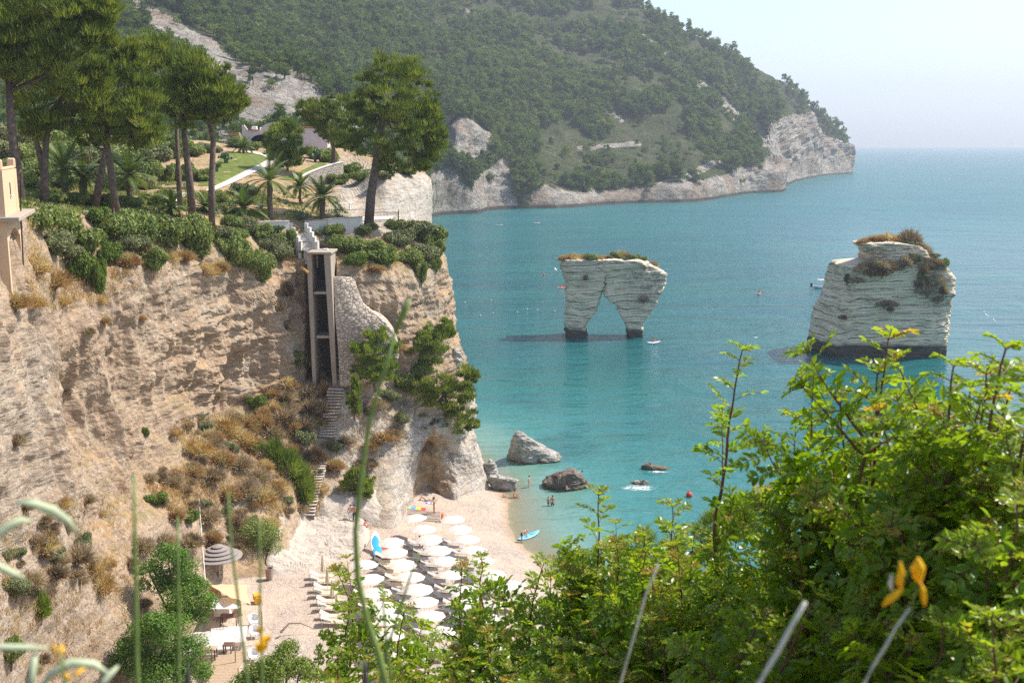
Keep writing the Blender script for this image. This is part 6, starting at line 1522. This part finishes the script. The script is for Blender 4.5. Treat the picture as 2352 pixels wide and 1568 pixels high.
def ball(mb, c, rx, ry, rz, n=8, half=None):
    rg = []
    for i in range(n+1):
        t = math.pi*i/n
        if half is not None and math.cos(t) < half: break
        rg.append([Vector((c[0]+rx*max(.02, math.sin(t))*math.cos(a*math.pi/6), c[1]+ry*max(.02, math.sin(t))*math.sin(a*math.pi/6), c[2]+rz*math.cos(t))) for a in range(12)])
    return mb.rings(rg)
def person(label, loc, rz, pose, skin='skin', wear=(), hair='hair', size=1.0, lie=None, long_hair=False):
    root = empty('person', loc, rz, label, 'person'); root.scale = (size,)*3
    if lie: root.rotation_euler = (lie[0], lie[1], rz)
    j = J(pose); names = list(RAD); vs = [j[n_] for n_ in names]; rd = [RAD[n_] for n_ in names]; ed = [(names.index(a), names.index(b)) for a, b in BONES]
    for h, e in (('hL', 'eL'), ('hR', 'eR')):                     # palm, four fingers of unequal length, thumb from the side
        d = (j[h]-j[e]).normalized(); sdv = d.cross(Vector((.3, .1, 1))).normalized(); hi = names.index(h); pm = len(vs); vs.append(j[h]+d*.07); rd.append(.03); ed.append((hi, pm))
        for k, (o_, l_) in enumerate(((-.03, .07), (-.01, .085), (.01, .08), (.03, .06))):
            b = len(vs); vs += [j[h]+d*(.085+l_*.5)+sdv*o_, j[h]+d*(.085+l_)+sdv*o_*1.2+Vector((0, 0, -.012))]; rd += [.009, .007]; ed += [(pm, b), (b, b+1)]
        b = len(vs); vs.append(j[h]+d*.06+sdv*(-.06)); rd.append(.010); ed.append((hi, b))
    body = skin_mesh('body', vs, ed, rd, M[skin], root)
    def garment(nm, keys, links, grow, mat):
        kk = [k if isinstance(k, tuple) else (k, None, 0) for k in keys]; P_ = []; R_ = []
        for a, b, t in kk: P_.append(j[a].lerp(j[b], t) if b else j[a]); R_.append((RAD[a]*(1-t)+RAD[b]*t if b else RAD[a])*grow)
        skin_mesh(nm, P_, links, R_, M[mat], root)
    for w_, mt in wear:
        if w_ == 'trunks': garment('swim_trunks', ['pelvis', ('pelvis', 'belly', .35), 'pL', ('pL', 'kL', .55), 'pR', ('pR', 'kR', .55)], [(0, 1), (0, 2), (2, 3), (0, 4), (4, 5)], 1.16, mt)
        if w_ == 'briefs': garment('bikini_bottom', ['pelvis', ('pelvis', 'belly', .2), 'pL', ('pL', 'kL', .1), 'pR', ('pR', 'kR', .1)], [(0, 1), (0, 2), (2, 3), (0, 4), (4, 5)], 1.12, mt)
        if w_ == 'top': garment('bikini_top', [('belly', 'chest', .75), ('chest', 'neck', .1)], [(0, 1)], 1.12, mt)
        if w_ == 'suit': garment('swimsuit', ['pelvis', 'belly', 'chest', ('pL', 'kL', .08), ('pR', 'kR', .08)], [(0, 1), (1, 2), (0, 3), (0, 4)], 1.1, mt)
        if w_ == 'shirt': garment('shirt', ['belly', 'chest', 'sL', ('sL', 'eL', .6), 'sR', ('sR', 'eR', .6)], [(0, 1), (1, 2), (2, 3), (1, 4), (4, 5)], 1.18, mt)
        if w_ == 'trousers': garment('trousers', ['pelvis', 'pL', 'kL', ('kL', 'aL', .85), 'pR', 'kR', ('kR', 'aR', .85)], [(0, 1), (1, 2), (2, 3), (0, 4), (4, 5), (5, 6)], 1.2, mt)
    if hair:
        mb = MB(); c = j['head'].lerp(j['crown'], .45); fw = (j['nose']-j['head']); fw.z = 0; fw = fw.normalized() if fw.length > 1e-4 else Vector((1, 0, 0)); c = c-fw*.018
        ball(mb, c, .105, .098, .112, half=-.15)
        if long_hair: mb.tube([c-fw*.05, c-fw*.10-Vector((0, 0, .12)), c-fw*.09-Vector((0, 0, .26))], [.08, .07, .03], 7)
        mb.build('hair', M[hair], root, True)
    mb = MB(); up = (j['crown']-j['head']).normalized(); fw = (j['nose']-j['head']).normalized(); sdv = up.cross(fw).normalized()
    for s in (-1, 1): ball(mb, j['head']+fw*.082+sdv*s*.034+up*.055, .011, .011, .009, 4)
    mb.build('eyes', M['hair'], root)
    return root
def on_beach(u, v): 
    q = on_plane(u, v, 0); return q
SIT = dict(pelvis=(0,0,.14), belly=(.0,0,.28), chest=(.04,0,.48), neck=(.06,0,.66), head=(.09,0,.76), crown=(.10,0,.89), nose=(.185,0,.78), sL=(.05,.18,.61), eL=(.16,.25,.36), hL=(.36,.18,.30), sR=(.05,-.18,.61), eR=(.16,-.25,.36), hR=(.36,-.18,.30), pL=(.06,.10,.12), kL=(.44,.14,.34), aL=(.76,.12,.07), tL=(.90,.13,.05), pR=(.06,-.10,.12), kR=(.46,-.14,.22), aR=(.84,-.12,.06), tR=(.98,-.13,.06))
LEAN = dict(SIT, belly=(-.10,0,.26), chest=(-.24,0,.40), neck=(-.36,0,.53), head=(-.37,0,.64), crown=(-.38,0,.77), nose=(-.27,0,.65), sL=(-.30,.18,.50), eL=(-.48,.24,.28), hL=(-.52,.24,.04), sR=(-.30,-.18,.50), eR=(-.48,-.24,.28), hR=(-.52,-.24,.04), kL=(.48,.12,.14), kR=(.48,-.12,.12))
BEND = dict(belly=(.10,0,1.02), chest=(.30,0,1.10), neck=(.46,0,1.13), head=(.56,0,1.12), crown=(.68,0,1.14), nose=(.60,0,1.02), sL=(.36,.18,1.10), eL=(.42,.22,.82), hL=(.50,.18,.58), sR=(.36,-.18,1.10), eR=(.42,-.22,.82), hR=(.50,-.18,.58), kL=(.08,.13,.48), kR=(-.05,-.13,.48), aL=(0,.13,.07), aR=(-.16,-.13,.07), tR=(0,-.15,.03))
PHONE = dict(eL=(.10,.24,1.20), hL=(.24,.10,1.36), eR=(.06,-.24,1.18), hR=(.28,-.16,1.22))
SWIM = {k: (v[2]-1.3, v[1], .0+v[0]*.3) for k, v in dict(pelvis=(0,0,.92), belly=(0,0,1.06), chest=(.01,0,1.27), neck=(.1,0,1.45), head=(.35,0,1.55), crown=(.6,0,1.62), nose=(.4,0,1.65), sL=(0,.18,1.40), eL=(-.1,.34,1.62), hL=(-.2,.28,1.88), sR=(0,-.18,1.40), eR=(-.2,-.34,1.40), hR=(-.3,-.3,1.2), pL=(0,.10,.88), kL=(-.1,.11,.48), aL=(-.1,.11,.07), tL=(-.15,.13,-.08), pR=(0,-.10,.88), kR=(-.2,-.11,.48), aR=(-.3,-.11,.07), tR=(-.3,-.13,-.08)).items()}
person('woman in a dark swimsuit standing by the cave looking at her phone', on_beach(997, 1179), -.3, PHONE, 'skin', [('suit', 'navy')], long_hair=True)
person('bearded bald man in patterned trunks leaning back at the cave', on_beach(977, 1150), -.15, LEAN, 'skin', [('trunks', 'pattern')], None)
person('child in red sitting at the waterline', on_beach(1156, 1141), -.2, SIT, 'skin_pale', [('briefs', 'red_cloth'), ('top', 'red_cloth')], size=.68)
person('woman in a black bikini sitting at the waterline', on_beach(1180, 1143), -.35, SIT, 'skin', [('briefs', 'black_cloth'), ('top', 'black_cloth')])
w_ = G(1215, 1124, -.25); person('woman in a black bikini standing in the shallows', (w_.x, w_.y, -.25), -.2, dict(eR=(.10,-.25,1.15), hR=(.33,-.22,1.10)), 'skin_pale', [('briefs', 'black_cloth'), ('top', 'black_cloth')], size=.95)
w_ = G(1269, 1172, -.55); person('dark haired man standing waist deep in the water', (w_.x, w_.y, -.6), 1.2, dict(), 'skin', [('trunks', 'navy')])
w_ = G(1259, 1172, -.55); person('child held beside the man in the water', (w_.x, w_.y-.1, -.25), .8, dict(), 'skin', [('trunks', 'navy')], size=.72)
rk_ = [o for o in bpy.data.objects if o.get('label', '').startswith('dark brown rock in the water')][0]; BVR = bvh_w(rk_)
h = BVR.ray_cast(Vector((0, 0, CAMZ)), ray(1285, 1115).normalized())[0] or G(1285, 1115, 1); person('boy in blue trunks standing on the dark rock', h, 1.9, dict(eL=(-.1,.3,1.2), hL=(.08,.12,1.02)), 'skin', [('trunks', 'teal')], size=.85)
h = BVR.ray_cast(Vector((0, 0, CAMZ)), ray(1300, 1124).normalized())[0] or G(1300, 1124, .6); person('child crouching low on the dark rock', h-Vector((0, .2, 0)), .5, SIT, 'skin_pale', [('briefs', 'red_cloth')], 'hair', .75)
w_ = G(1332, 1085, -.05); person('swimmer lying flat in the water behind the dark rock', (w_.x, w_.y, -.02), .15, SWIM, 'skin', [('trunks', 'teal')])
person('man in dark blue shorts bending over the pale blue kayak', on_beach(1198, 1246), .5, BEND, 'skin', [('trunks', 'navy')], 'grey_hair')
person('person bending over a lounger under the second row parasols', on_beach(968, 1265), 1.9, BEND, 'skin', [('briefs', 'white_cloth')], 'hair')
def on_rock(u, v):
    h = hit(u, v, BV); return h+Vector((0, 0, .35)) if h is not None else on_beach(u, v)
person('walker in a coral shirt and white trousers on the white rock', on_rock(806, 1207), -1.2, dict(kL=(.1,.11,.48), aL=(.08,.11,.07), tL=(.25,.13,.03)), 'skin_pale', [('shirt', 'coral'), ('trousers', 'white_cloth')], 'hair')
person('walker with bare shoulders and black trousers on the white rock', on_rock(815, 1207), -1.2, dict(eR=(.1,-.24,1.15), hR=(.28,-.2,1.2)), 'skin', [('trousers', 'black_cloth')], 'hair')
person('person in red crouching on the edge of the white rock', on_rock(838, 1220), -.5, SIT, 'skin', [('shirt', 'red_cloth'), ('trunks', 'red_cloth')], 'hair', .9)

# ================================================================ on the water
def paddler(label, u, v, L, mat, rz, people=1, name='kayak', col='red_cloth', scl=1):
    q = G(u, v, .05); k = kayak(label, (q.x, q.y, .12), (0, 0, rz), L, mat, name)
    for i in range(people):
        x = (.45-i*.9) if people > 1 else 0; c, s = math.cos(rz), math.sin(rz)
        person('paddler %s of the %s' % ('in front' if i == 0 else 'at the back', label), (q.x+x*c, q.y+x*s, .12), rz, dict(SIT, eL=(.2,.3,.45), hL=(.4,.32,.55), eR=(.2,-.3,.42), hR=(.4,-.32,.38)), 'skin', [('shirt', col)], 'hair')
        mb = MB(); mb.tube([(x+.42, 1.05, .78), (x+.42, -1.05, .45)], .02, 5); mb.box(x+.38, x+.46, .85, 1.2, .70, .88); mb.box(x+.38, x+.46, -1.2, -.85, .36, .54); o = mb.build('paddle', M['red'], None); o.location = (q.x, q.y, .12); o.rotation_euler = (0, 0, rz); tag(o, 'paddle %s of the %s' % ('in front' if i == 0 else 'at the back', label), 'paddle')
paddler('red kayak beside the left pillar of the arch', 1291, 661, 3.6, 'kayak_orange', .5, 2)
paddler('white board with a paddler right of the arch', 1501, 787, 3.2, 'sup_white', .5, 1, 'paddle_board', 'coral')
paddler('small white kayak out in the bay near the far cliff', 1147, 517, 3.4, 'sup_white', .1, 1, 'kayak', 'navy')
paddler('small dark kayak in the bay, right of the white one', 1233, 512, 3.4, 'sup_white', .3, 1, 'kayak', 'black_cloth')
paddler('red canoe close under the headland cliffs', 1617, 464, 5, 'kayak_orange', .2, 1, 'canoe', 'coral')
paddler('red kayak alone between the arch and the broad stack', 1743, 675, 3.0, 'kayak_orange', 1.2, 1)
for i, (u, v) in enumerate([(1128,690),(1188,717),(1132,719),(1211,710),(1103,725),(1068,695),(1042,727),(1234,712),(1274,715)]):
    q = G(u, v, .1); mb = MB(); ball(mb, (0, 0, .08), .17, .17, .17); o = mb.build('marker_buoy', M['canvas'], None, True); o.location = (q.x, q.y, .05); tag(o, 'small pale marker buoy floating in the line between cliff and arch', 'buoy', 'marker buoys in a line')
for (u, v, lb, mt, r_) in [(1583,1138,'red mooring buoy near the lentisk shoots','red',.34),(1249,631,'orange buoy left of the arch','kayak_orange',.3)]:
    q = G(u, v, .1); mb = MB(); ball(mb, (0, 0, .2), r_, r_, r_); mb.tube([(0, 0, .2+r_), (0, 0, .35+r_)], .05, 6); o = mb.build('mooring_buoy', M[mt], None, True); o.location = (q.x, q.y, 0); tag(o, lb, 'buoy')
q = G(1897, 662, .2); bt = empty('motor_boat', (q.x, q.y+2, 0), .05, 'small white motor boat half hidden behind the broad sea stack', 'boat')
MB().rings(hull_rings(6.5, 2.2, .7, rock=.35)).build('hull', M['sup_white'], bt).location = (0, 0, .35)
mb = MB(); mb.box(-3.5, -3.0, -.3, .3, .3, 1.3, b=.1); mb.build('motor', M['black_cloth'], bt)
mb = MB(); mb.box(-1.6, 1.2, -.9, .9, 2.1, 2.2, b=.03)
for x in (-1.5, 1.1):
    for y in (-.8, .8): mb.tube([(x, y, .5), (x, y, 2.1)], .03, 5)
mb.build('sun_roof', M['white_sail'], bt)
def gull(label, u, v, D, rz, tilt):
    q = P(u, v, D); root = empty('seagull', q, rz, label, 'bird'); root.rotation_euler = (tilt, 0, rz); mb = MB()
    mb.rings([[Vector((x, math.cos(a*math.pi/4)*r_, math.sin(a*math.pi/4)*r_)) for a in range(8)] for x, r_ in ((-.3, .01), (-.2, .05), (0, .085), (.14, .07), (.2, .05), (.26, .045), (.31, .015))])
    for s in (-1, 1): mb.add([(.1, s*.05, .02), (-.08, s*.05, .02), (-.04, s*.38, .17), (.1, s*.36, .18), (-.12, s*.72, .10)], [(0, 1, 2, 3), (3, 2, 4)])
    mb.build('body', M['white_paint'], root)
gull('white seagull flying left of the arch', 1276, 619, 190, .3, .3); gull('white seagull flying low right of the arch foot', 1738, 775, 160, .8, -.4); gull('seagull flying right of the broad stack, upper of two', 2264, 722, 150, 1.2, .8); gull('seagull flying right of the broad stack, lower of two', 2281, 733, 150, 1.3, .9)
# foam round the drowned rocks
def mat_foam():
    m, nt, out = new_mat('foam'); g = N(nt); p = g.pos(); n = g.noise(p, 1.6, 6, .75); a = g.math('MULTIPLY', g.attr('edge'), g.ramp(n, [(.42, 0), (.58, 1)]))
    d = g.bsdf((.8, .82, .82), .9); t = g.n('ShaderNodeBsdfTransparent'); mx = g.n('ShaderNodeMixShader'); g.l(a, mx.inputs[0]); g.l(t.outputs[0], mx.inputs[1]); g.l(d, mx.inputs[2]); g.l(mx.outputs[0], out.inputs[0]); return m
M['foam'] = mat_foam()
def foam(u, v, rx, ry, label):
    c = G(u, v, .03); A = []; E_ = []
    for i in range(13):
        for k in range(24): s = i/12; A.append((c.x+math.cos(k*math.pi/12)*rx*s, c.y+math.sin(k*math.pi/12)*ry*s, .03+.05*(1-s))); E_.append(1-s**2)
    F = [(i*24+k, (i+1)*24+k, (i+1)*24+(k+1) % 24, i*24+(k+1) % 24) for i in range(12) for k in range(24)]
    return tag(mesh_np('sea_foam', A, np.array(F), M['foam'], attrs={'edge': np.array(E_)}), label, 'foam', kind='stuff')
foam(1512, 1083, 1.3, .5, 'foam along the flat dark rock'); foam(1466, 1120, 2.0, 1.2, 'foam breaking over the drowned pale rock'); foam(1125, 1096, 1.8, 1.5, 'foam at the foot of the promontory')
# ================================================================ lentisk in the foreground
M['lentisk'] = leaf_mat('lentisk_leaves', [(.055, .125, .010), (.138, .235, .013), (.205, .30, .016), (.25, .34, .02), (.33, .34, .03), (.48, .27, .04)], .56, .32, .5, glow=(1.7, 1.75, .6))
M['red_stem'] = plain('red_brown_stem', (.16, .06, .04), .6, .35, 30, .3)
def leaflet(Vs, Fs, T, b, d, up, L, W, t):
    s = d.cross(up).normalized(); n = s.cross(d).normalized(); k = len(Vs)
    m1 = b+d*L*.38-n*W*.10; m2 = b+d*L*.72-n*W*.10
    Vs += [b, b+d*L*.38+s*W*.5+n*W*.10, b+d*L*.72+s*W*.40+n*W*.10, b+d*L-n*L*.06, b+d*L*.72-s*W*.40+n*W*.10, b+d*L*.38-s*W*.5+n*W*.10, m1, m2]
    Fs += [(k, k+1, k+6), (k+1, k+2, k+7, k+6), (k+2, k+3, k+7), (k+3, k+4, k+7), (k+4, k+5, k+6, k+7), (k+5, k, k+6)]; T += [t]*8
def shoot_proto(seed, L, sparse=1.0, side=4):
    r = np.random.default_rng(seed); mb = MB(); Vs = []; Fs = []; T = []
    def axis(p, d, n, seg, rad, wob):
        pts = [p.copy()]; 
        for i in range(n): d = (d+Vector(tuple(r.normal(size=3)))*wob+Vector((0, 0, .04))).normalized(); p = p+d*seg; pts.append(p.copy())
        mb.tube(pts, [rad*(1-.75*i/n) for i in range(n+1)], 5, False); return pts
    def leaf(p, ax, ang, tt, sc):
        o = ax.orthogonal().normalized(); o.rotate(Matrix.Rotation(ang, 3, ax)); d = (o*.9+ax*.55+Vector((0, 0, .15))).normalized(); n = int(r.integers(3, 6)); Lr = (.055+.03*r.random())*sc
        up = d.cross(o.cross(d)).normalized(); up = ax; side_ = d.cross(up).normalized(); q = p.copy(); tv = min(1, max(0, tt+.10*r.normal())); dd = d.copy(); seg = Lr/n; pts = [q.copy()]
        for i in range(n):
            dd = (dd+Vector((0, 0, -.10))+Vector(tuple(r.normal(size=3)))*.05).normalized(); q = q+dd*seg; pts.append(q.copy())
            for s in (-1, 1):
                ld = (side_*s*.85+dd*.55+Vector(tuple(r.normal(size=3)))*.16).normalized(); upn = (dd.cross(side_)*-1+Vector(tuple(r.normal(size=3)))*.25).normalized()
                leaflet(Vs, Fs, T, q, ld, upn, (.032+.011*r.random())*sc*(1-.12*abs(i-n/2)), (.0135+.004*r.random())*sc, min(1, max(0, tv+.06*r.normal())))
        leaflet(Vs, Fs, T, q, dd, side_.cross(dd).normalized(), .026*sc, .011*sc, tv); mb.tube(pts, .0011, 3, False)
    def dress(pts, step, t0, t1, sc):
        n = len(pts); a = r.random()*6
        for i in range(2, n):
            f = i/n; ax = (pts[i]-pts[i-1]).normalized(); a += 2.4+.3*r.normal()
            if r.random() < sparse: leaf(pts[i], ax, a, t0+(t1-t0)*max(0, (f-.55)/.45)**1.5 if f > .55 else t0, sc*(1-.45*max(0, (f-.75)/.25)))
        ax = (pts[-1]-pts[-2]).normalized()
        for k in range(5): leaf(pts[-1], ax, k*1.25, t1, sc*.5)
    n = int(L/.028); pts = axis(Vector((0, 0, 0)), Vector((.05*r.normal(), .05*r.normal(), 1)).normalized(), n, .028, .006+.002*r.random(), .07)
    dress(pts, 1, .36, .60+.32*r.random()**1.5, 1.06)
    for k in range(side):
        i = int(n*(.15+.55*r.random())); a = r.random()*6.28; d = Vector((math.cos(a), math.sin(a), .8)).normalized(); m_ = int(n*(.22+.2*r.random()))
        if m_ > 3: dress(axis(pts[i], d, m_, .026, .0035, .08), 1, .34, .55+.25*r.random(), 1.0)
    return mb, np.array([tuple(q) for q in Vs]), Fs, np.array(T), pts[-1].copy()
SH = []
for k in range(14):
    L = [.62, .72, .82, .95][k % 4]; mb, V, Fs, T, tipv = shoot_proto(300+k, L, .97, 5)
    w_ = mb.build('branch', M['red_stem'], None); me = bpy.data.meshes.new('leaves'); me.from_pydata(V.tolist(), [], Fs); me.update(); at = me.attributes.new('tint', 'FLOAT', 'POINT'); at.data.foreach_set('value', T.astype(np.float32)); me.materials.append(M['lentisk'])
    SH.append((L, w_.data, me, tipv)); bpy.data.objects.remove(w_)
TOP = np.array([(640,1640),(700,1570),(760,1480),(800,1470),(860,1490),(930,1440),(1000,1430),(1080,1375),(1140,1360),(1200,1340),(1250,1310),(1300,1265),(1360,1220),(1400,1220),(1470,1205),(1540,1175),(1600,1195),(1650,1215),(1720,1240),(1770,1225),(1810,1195),(1850,1140),(1900,1070),(1950,1060),(2000,960),(2050,900),(2110,980),(2150,930),(2190,910),(2240,900),(2290,850),(2352,840),(2450,780)], float)
def top_v(u): return float(np.interp(u, TOP[:, 0], TOP[:, 1]))
def dep_u(u): return float(np.interp(u, [640, 1100, 1500, 1800, 2100, 2352, 2450], [5.6, 5.3, 4.6, 3.6, 2.9, 2.4, 2.3]))
BN = ['lentisk bush at the left end of the foreground, thin enough to show parasols', 'lentisk bush in front of the lower parasols', 'lentisk bush hiding the right end of the parasol rows', 'lentisk bush below the shoreline at the bottom of the picture', 'lentisk bush in front of the pine crown by the water', 'lentisk bush with the tallest single shoot', 'lentisk bush below the gap between arch and broad stack', 'lentisk bush reaching up to the foot of the broad stack', 'lentisk bush right of the broad stack with yellow new growth', 'lentisk bush at the right edge of the picture']
bushes = []
for i, lb in enumerate(BN):
    u = 720+i*175; D = dep_u(u); q = P(u, 1600, D); gz = float(np.interp(D, [-4, 0, 2, 6, 12], [35.6, 35.25, 34.6, 32.2, 25]))
    bushes.append(empty('lentisk_bush', (q.x, D, gz), 0, lb, 'bush', 'lentisk bushes in the foreground'))
rs = np.random.default_rng(99)
def shoot(u, v, D, L=None, lean=None, k=None):
    tip = P(u, v, D); bi = min(range(len(bushes)), key=lambda i: abs(bushes[i].location.x/bushes[i].location.y-tip.x/tip.y)); bush = bushes[bi]
    k = int(rs.integers(len(SH))) if k is None else k; L0, wm, lm, tv = SH[k]; L = L or L0*(.85+.3*rs.random()); s = L/L0
    lean = lean if lean is not None else (rs.normal()*.14, rs.normal()*.14); sv = Vector((s*.5+.5, s*.5+.5, s))
    # stand the shoot so that its own tip, not its axis, reaches the chosen point
    up_ = Vector((tv.x*sv.x, tv.y*sv.y, tv.z*sv.z)).rotation_difference(Vector((lean[0], lean[1], 1))).to_matrix()
    Rm = up_ @ Matrix.Rotation(0, 3, 'Z')
    base = tip-Rm @ Vector((tv.x*sv.x, tv.y*sv.y, tv.z*sv.z))
    w_ = bpy.data.objects.new('branch', wm); link(w_, bush); w_.location = base-bush.location; w_.rotation_euler = Rm.to_euler(); w_.scale = sv
    l_ = bpy.data.objects.new('leaves', lm); link(l_, w_)
for (u, v) in [(775,1312),(800,1395),(1060,1300),(1105,1278),(1375,1138),(1545,1165),(1705,805),(1760,1130),(1800,1090),(1870,852),(1930,925),(2015,860),(2040,780),(2060,830),(2230,890),(2265,860),(2190,842),(2310,802),(1250,1290),(930,1400)]:
    shoot(u, v, dep_u(u)*.98, .95, (rs.normal()*.06, rs.normal()*.06))
u = 690
while u < 2440:
    D0 = dep_u(u); stp = 116/D0; vt = top_v(u)
    v = vt+12+rs.random()*30; row = 0
    while v < 1640:
        f = (v-vt)/max(60, 1600-vt)
        if not (u < 1250 and rs.random() < .42 and v < 1540):
            D = D0*(1-.22*f)*(1+.07*rs.normal()); shoot(u+rs.normal()*stp*.4, v, max(1.6, D))
        v += (105+80*rs.random())*3.6/D0*(.8 if f < .35 else .6); row += 1
    u += stp*(.75+.5*rs.random())
print('shoots', sum(len(b.children) for b in bushes))
# ---------------------------------------------------------------- pine crowns between the lentisk and the sea
big_pine('pine_tree', 'rounded pine crown showing between the lentisk bushes and the water', [(1660,1205,42),(1722,1165,34),(1605,1235,40),(1540,1255,34),(1480,1265,34),(1780,1180,38),(1700,1220,44),(1420,1290,34),(1300,1300,26)], [[(1640,1500),(1650,1350),(1660,1230)]], 22, 'pine_light', per=60, L=.16, wd=.008, seed=51, rad=.12, limbs=8, nsub=22, sub=.34)
# ---------------------------------------------------------------- grass stalks, pods and flowers close to the lens
M['stalk'] = plain('green_stalk', (.17, .24, .065), .6, .2, 40, .2); M['stalk_dry'] = plain('pale_dry_stalk', (.52, .50, .38), .7, .15, 40, .2); M['pod'] = plain('downy_pod', (.42, .47, .30), .8, .15, 60, .2); M['petal'] = plain('yellow_petal', (.85, .46, .01), .6, .1, 60, .2); M['spike'] = plain('dark_spike', (.07, .06, .06), .5, .2, 30, .3); M['white_stalk'] = plain('pale_velvet_stalk', (.58, .56, .46), .8, .1, 40, .1)
def stalk(label, pix, D, w0, w1, mat='stalk', head=None, name='grass_stalk', cat='grass stalk', flowers=()):
    pts = [P(u, v, D) for u, v in pix]; base = pts[-1].copy()-Vector((0, 0, .35)); root = empty(name, base, 0, label, cat); mb = MB()
    pp = [q-base for q in pts]+[pts[-1]-base-Vector((0, 0, .35))]; n = len(pp); mb.tube(pp, [px(w0+(w1-w0)*i/(n-1), D)/2*.78*(1+.10*((i*7) % 3-1)) for i in range(n)], 8); mb.build('stem', M[mat], root, True)
    if head: 
        mb = MB(); hp_ = [P(u, v, D)-base for u, v in head[0]]; m_ = len(hp_); mb.tube(hp_, [px(head[1], D)/2*math.sin(math.pi*(.12+.76*i/(m_-1))) for i in range(m_)], 8); mb.build('seed_head', M[head[2]], root, True)
    for (u, v, s) in flowers:
        mb = MB(); c = P(u, v, D)-base; 
        for k in range(5): a = k*1.256; d = Vector((math.cos(a)*.5, math.sin(a)*.5, 1)).normalized(); sdv = d.orthogonal().normalized(); S_ = px(s, D); mb.add([c, c+d*S_*.5+sdv*S_*.28, c+d*S_, c+d*S_*.5-sdv*S_*.28], [(0, 1, 2, 3)])
        mb.build('flower', M['petal'], root)
    return root
stalk('tallest blurred green grass stalk with a thick tip, leaning over the buttress', [(912,750),(880,860),(850,960),(832,1080),(816,1220),(822,1330),(845,1430),(870,1500),(885,1568)], .95, 10, 24, head=([(940,686),(930,710),(918,738),(904,772)], 17, 'stalk'))
stalk('straight blurred stalk at the left, tallest of the vertical ones', [(307,1090),(309,1200),(312,1340),(314,1480),(316,1568)], .8, 9, 17)
stalk('thin green jointed stalk right of the thick vertical one', [(408,1185),(409,1300),(411,1420),(411,1568)], 1.0, 6, 12)
stalk('curving stalk in front of the thatched roof', [(523,1130),(531,1250),(545,1360),(556,1460),(569,1568)], .95, 6, 13)
stalk('slim stalk with small yellow flowers beside the bar', [(596,1195),(598,1300),(597,1420),(602,1500),(602,1568)], .95, 5, 11, flowers=[(601,1500,34),(612,1478,26),(598,1455,20)])
stalk('thin brownish stalk leaning right over the parasols', [(962,1268),(940,1330),(915,1410),(892,1480),(872,1568)], 1.1, 5, 10)
stalk('thin upright stalk among the parasols', [(877,1330),(882,1400),(888,1480),(900,1568)], 1.1, 5, 9)
stalk('pale thin stalk crossing the lower bush', [(1512,1295),(1485,1360),(1462,1440),(1445,1500),(1425,1568)], 1.0, 6, 9, 'stalk_dry')
stalk('thick pale velvety stalk at the bottom right', [(1850,1382),(1822,1430),(1790,1490),(1760,1540),(1742,1568)], .75, 14, 17, 'white_stalk', name='plant_stalk', cat='plant stalk')
fl = stalk('grey stalk carrying two yellow flowers at the right', [(2090,1395),(2058,1440),(2030,1490),(2005,1530),(1985,1568)], .8, 7, 12, 'stalk_dry', name='yellow_flower', cat='flower')
def petal(root, pix, D, w, mat='petal', name='petal'):
    b = root.location; mb = MB(); pp = [P(u, v, D+.004*i)-b for i, (u, v) in enumerate(pix)]; n = len(pp); mb.tube(pp, [px(w, D)/2*math.sin(math.pi*(.1+.8*i/(n-1))) for i in range(n)], 7); mb.build(name, M[mat], root, True)
for pix, w in (([(2068,1292),(2070,1315),(2064,1335),(2072,1352)], 20), ([(2072,1352),(2056,1365),(2040,1378),(2028,1390)], 20), ([(2108,1282),(2112,1302),(2108,1322),(2112,1338)], 30), ([(2114,1338),(2120,1355),(2122,1375),(2124,1392)], 15), ([(2106,1285),(2100,1305),(2104,1325)], 18)): petal(fl, pix, .8, w)
petal(fl, [(2112,1338),(2100,1365),(2092,1395)], .8, 6, 'stalk', 'flower_stem'); petal(fl, [(2048,1320),(2044,1340),(2052,1362)], .8, 12, 'white_stalk', 'calyx')
pl = stalk('downy plant with curved pale pods and small yellow flowers, bottom left', [(140,1500),(138,1530),(150,1568)], .7, 5, 8, 'stalk', name='pod_plant', cat='plant')
for pix, w in (([(-40,1270),(-10,1235),(20,1208),(48,1195),(70,1196)], 24), ([(38,1152),(80,1158),(120,1172),(155,1196),(180,1226)], 26), ([(-30,1288),(0,1302),(25,1315),(58,1328)], 22), ([(-40,1486),(0,1486),(50,1487),(108,1487)], 20), ([(70,1590),(74,1550),(78,1515),(82,1496)], 20), ([(90,1580),(120,1545),(165,1522),(215,1525),(252,1548)], 26), ([(225,1590),(240,1562),(255,1545),(272,1528)], 18)): petal(pl, pix, .7, w, 'pod', 'pod')
for pix in ([(122,1478),(128,1494),(132,1506)], [(140,1506),(143,1490),(140,1478)], [(148,1545),(158,1556),(150,1568)], [(168,1552),(182,1542),(196,1532)]): petal(pl, pix, .7, 10)
for pix in ([(136,1506),(150,1530),(140,1600)], [(185,1550),(170,1570),(160,1620)], [(110,1487),(140,1500),(150,1560)], [(100,1570),(130,1600)], [(230,1590),(190,1640)], [(75,1590),(90,1650)]): petal(pl, pix, .7, 5, 'stalk', 'stem')
for (u, v, lb) in ((432, 1522, 'dark pointed fence spike at the bottom edge in front of the broad juniper'), (839, 1515, 'dark pointed fence spike at the bottom edge among the lentisk leaves')):
    b = P(u, 1620, 1.1); mb = MB(); mb.tube([P(u, v, 1.1)-b, P(u-1, v+22, 1.1)-b, P(u, v+50, 1.1)-b, (0, 0, 0), (0, 0, -.5)], [.0004, .0022, .0038, .0045, .0045], 8); o = mb.build('fence_spike', M['spike'], None, True); o.location = b; tag(o, lb, 'fence spike')
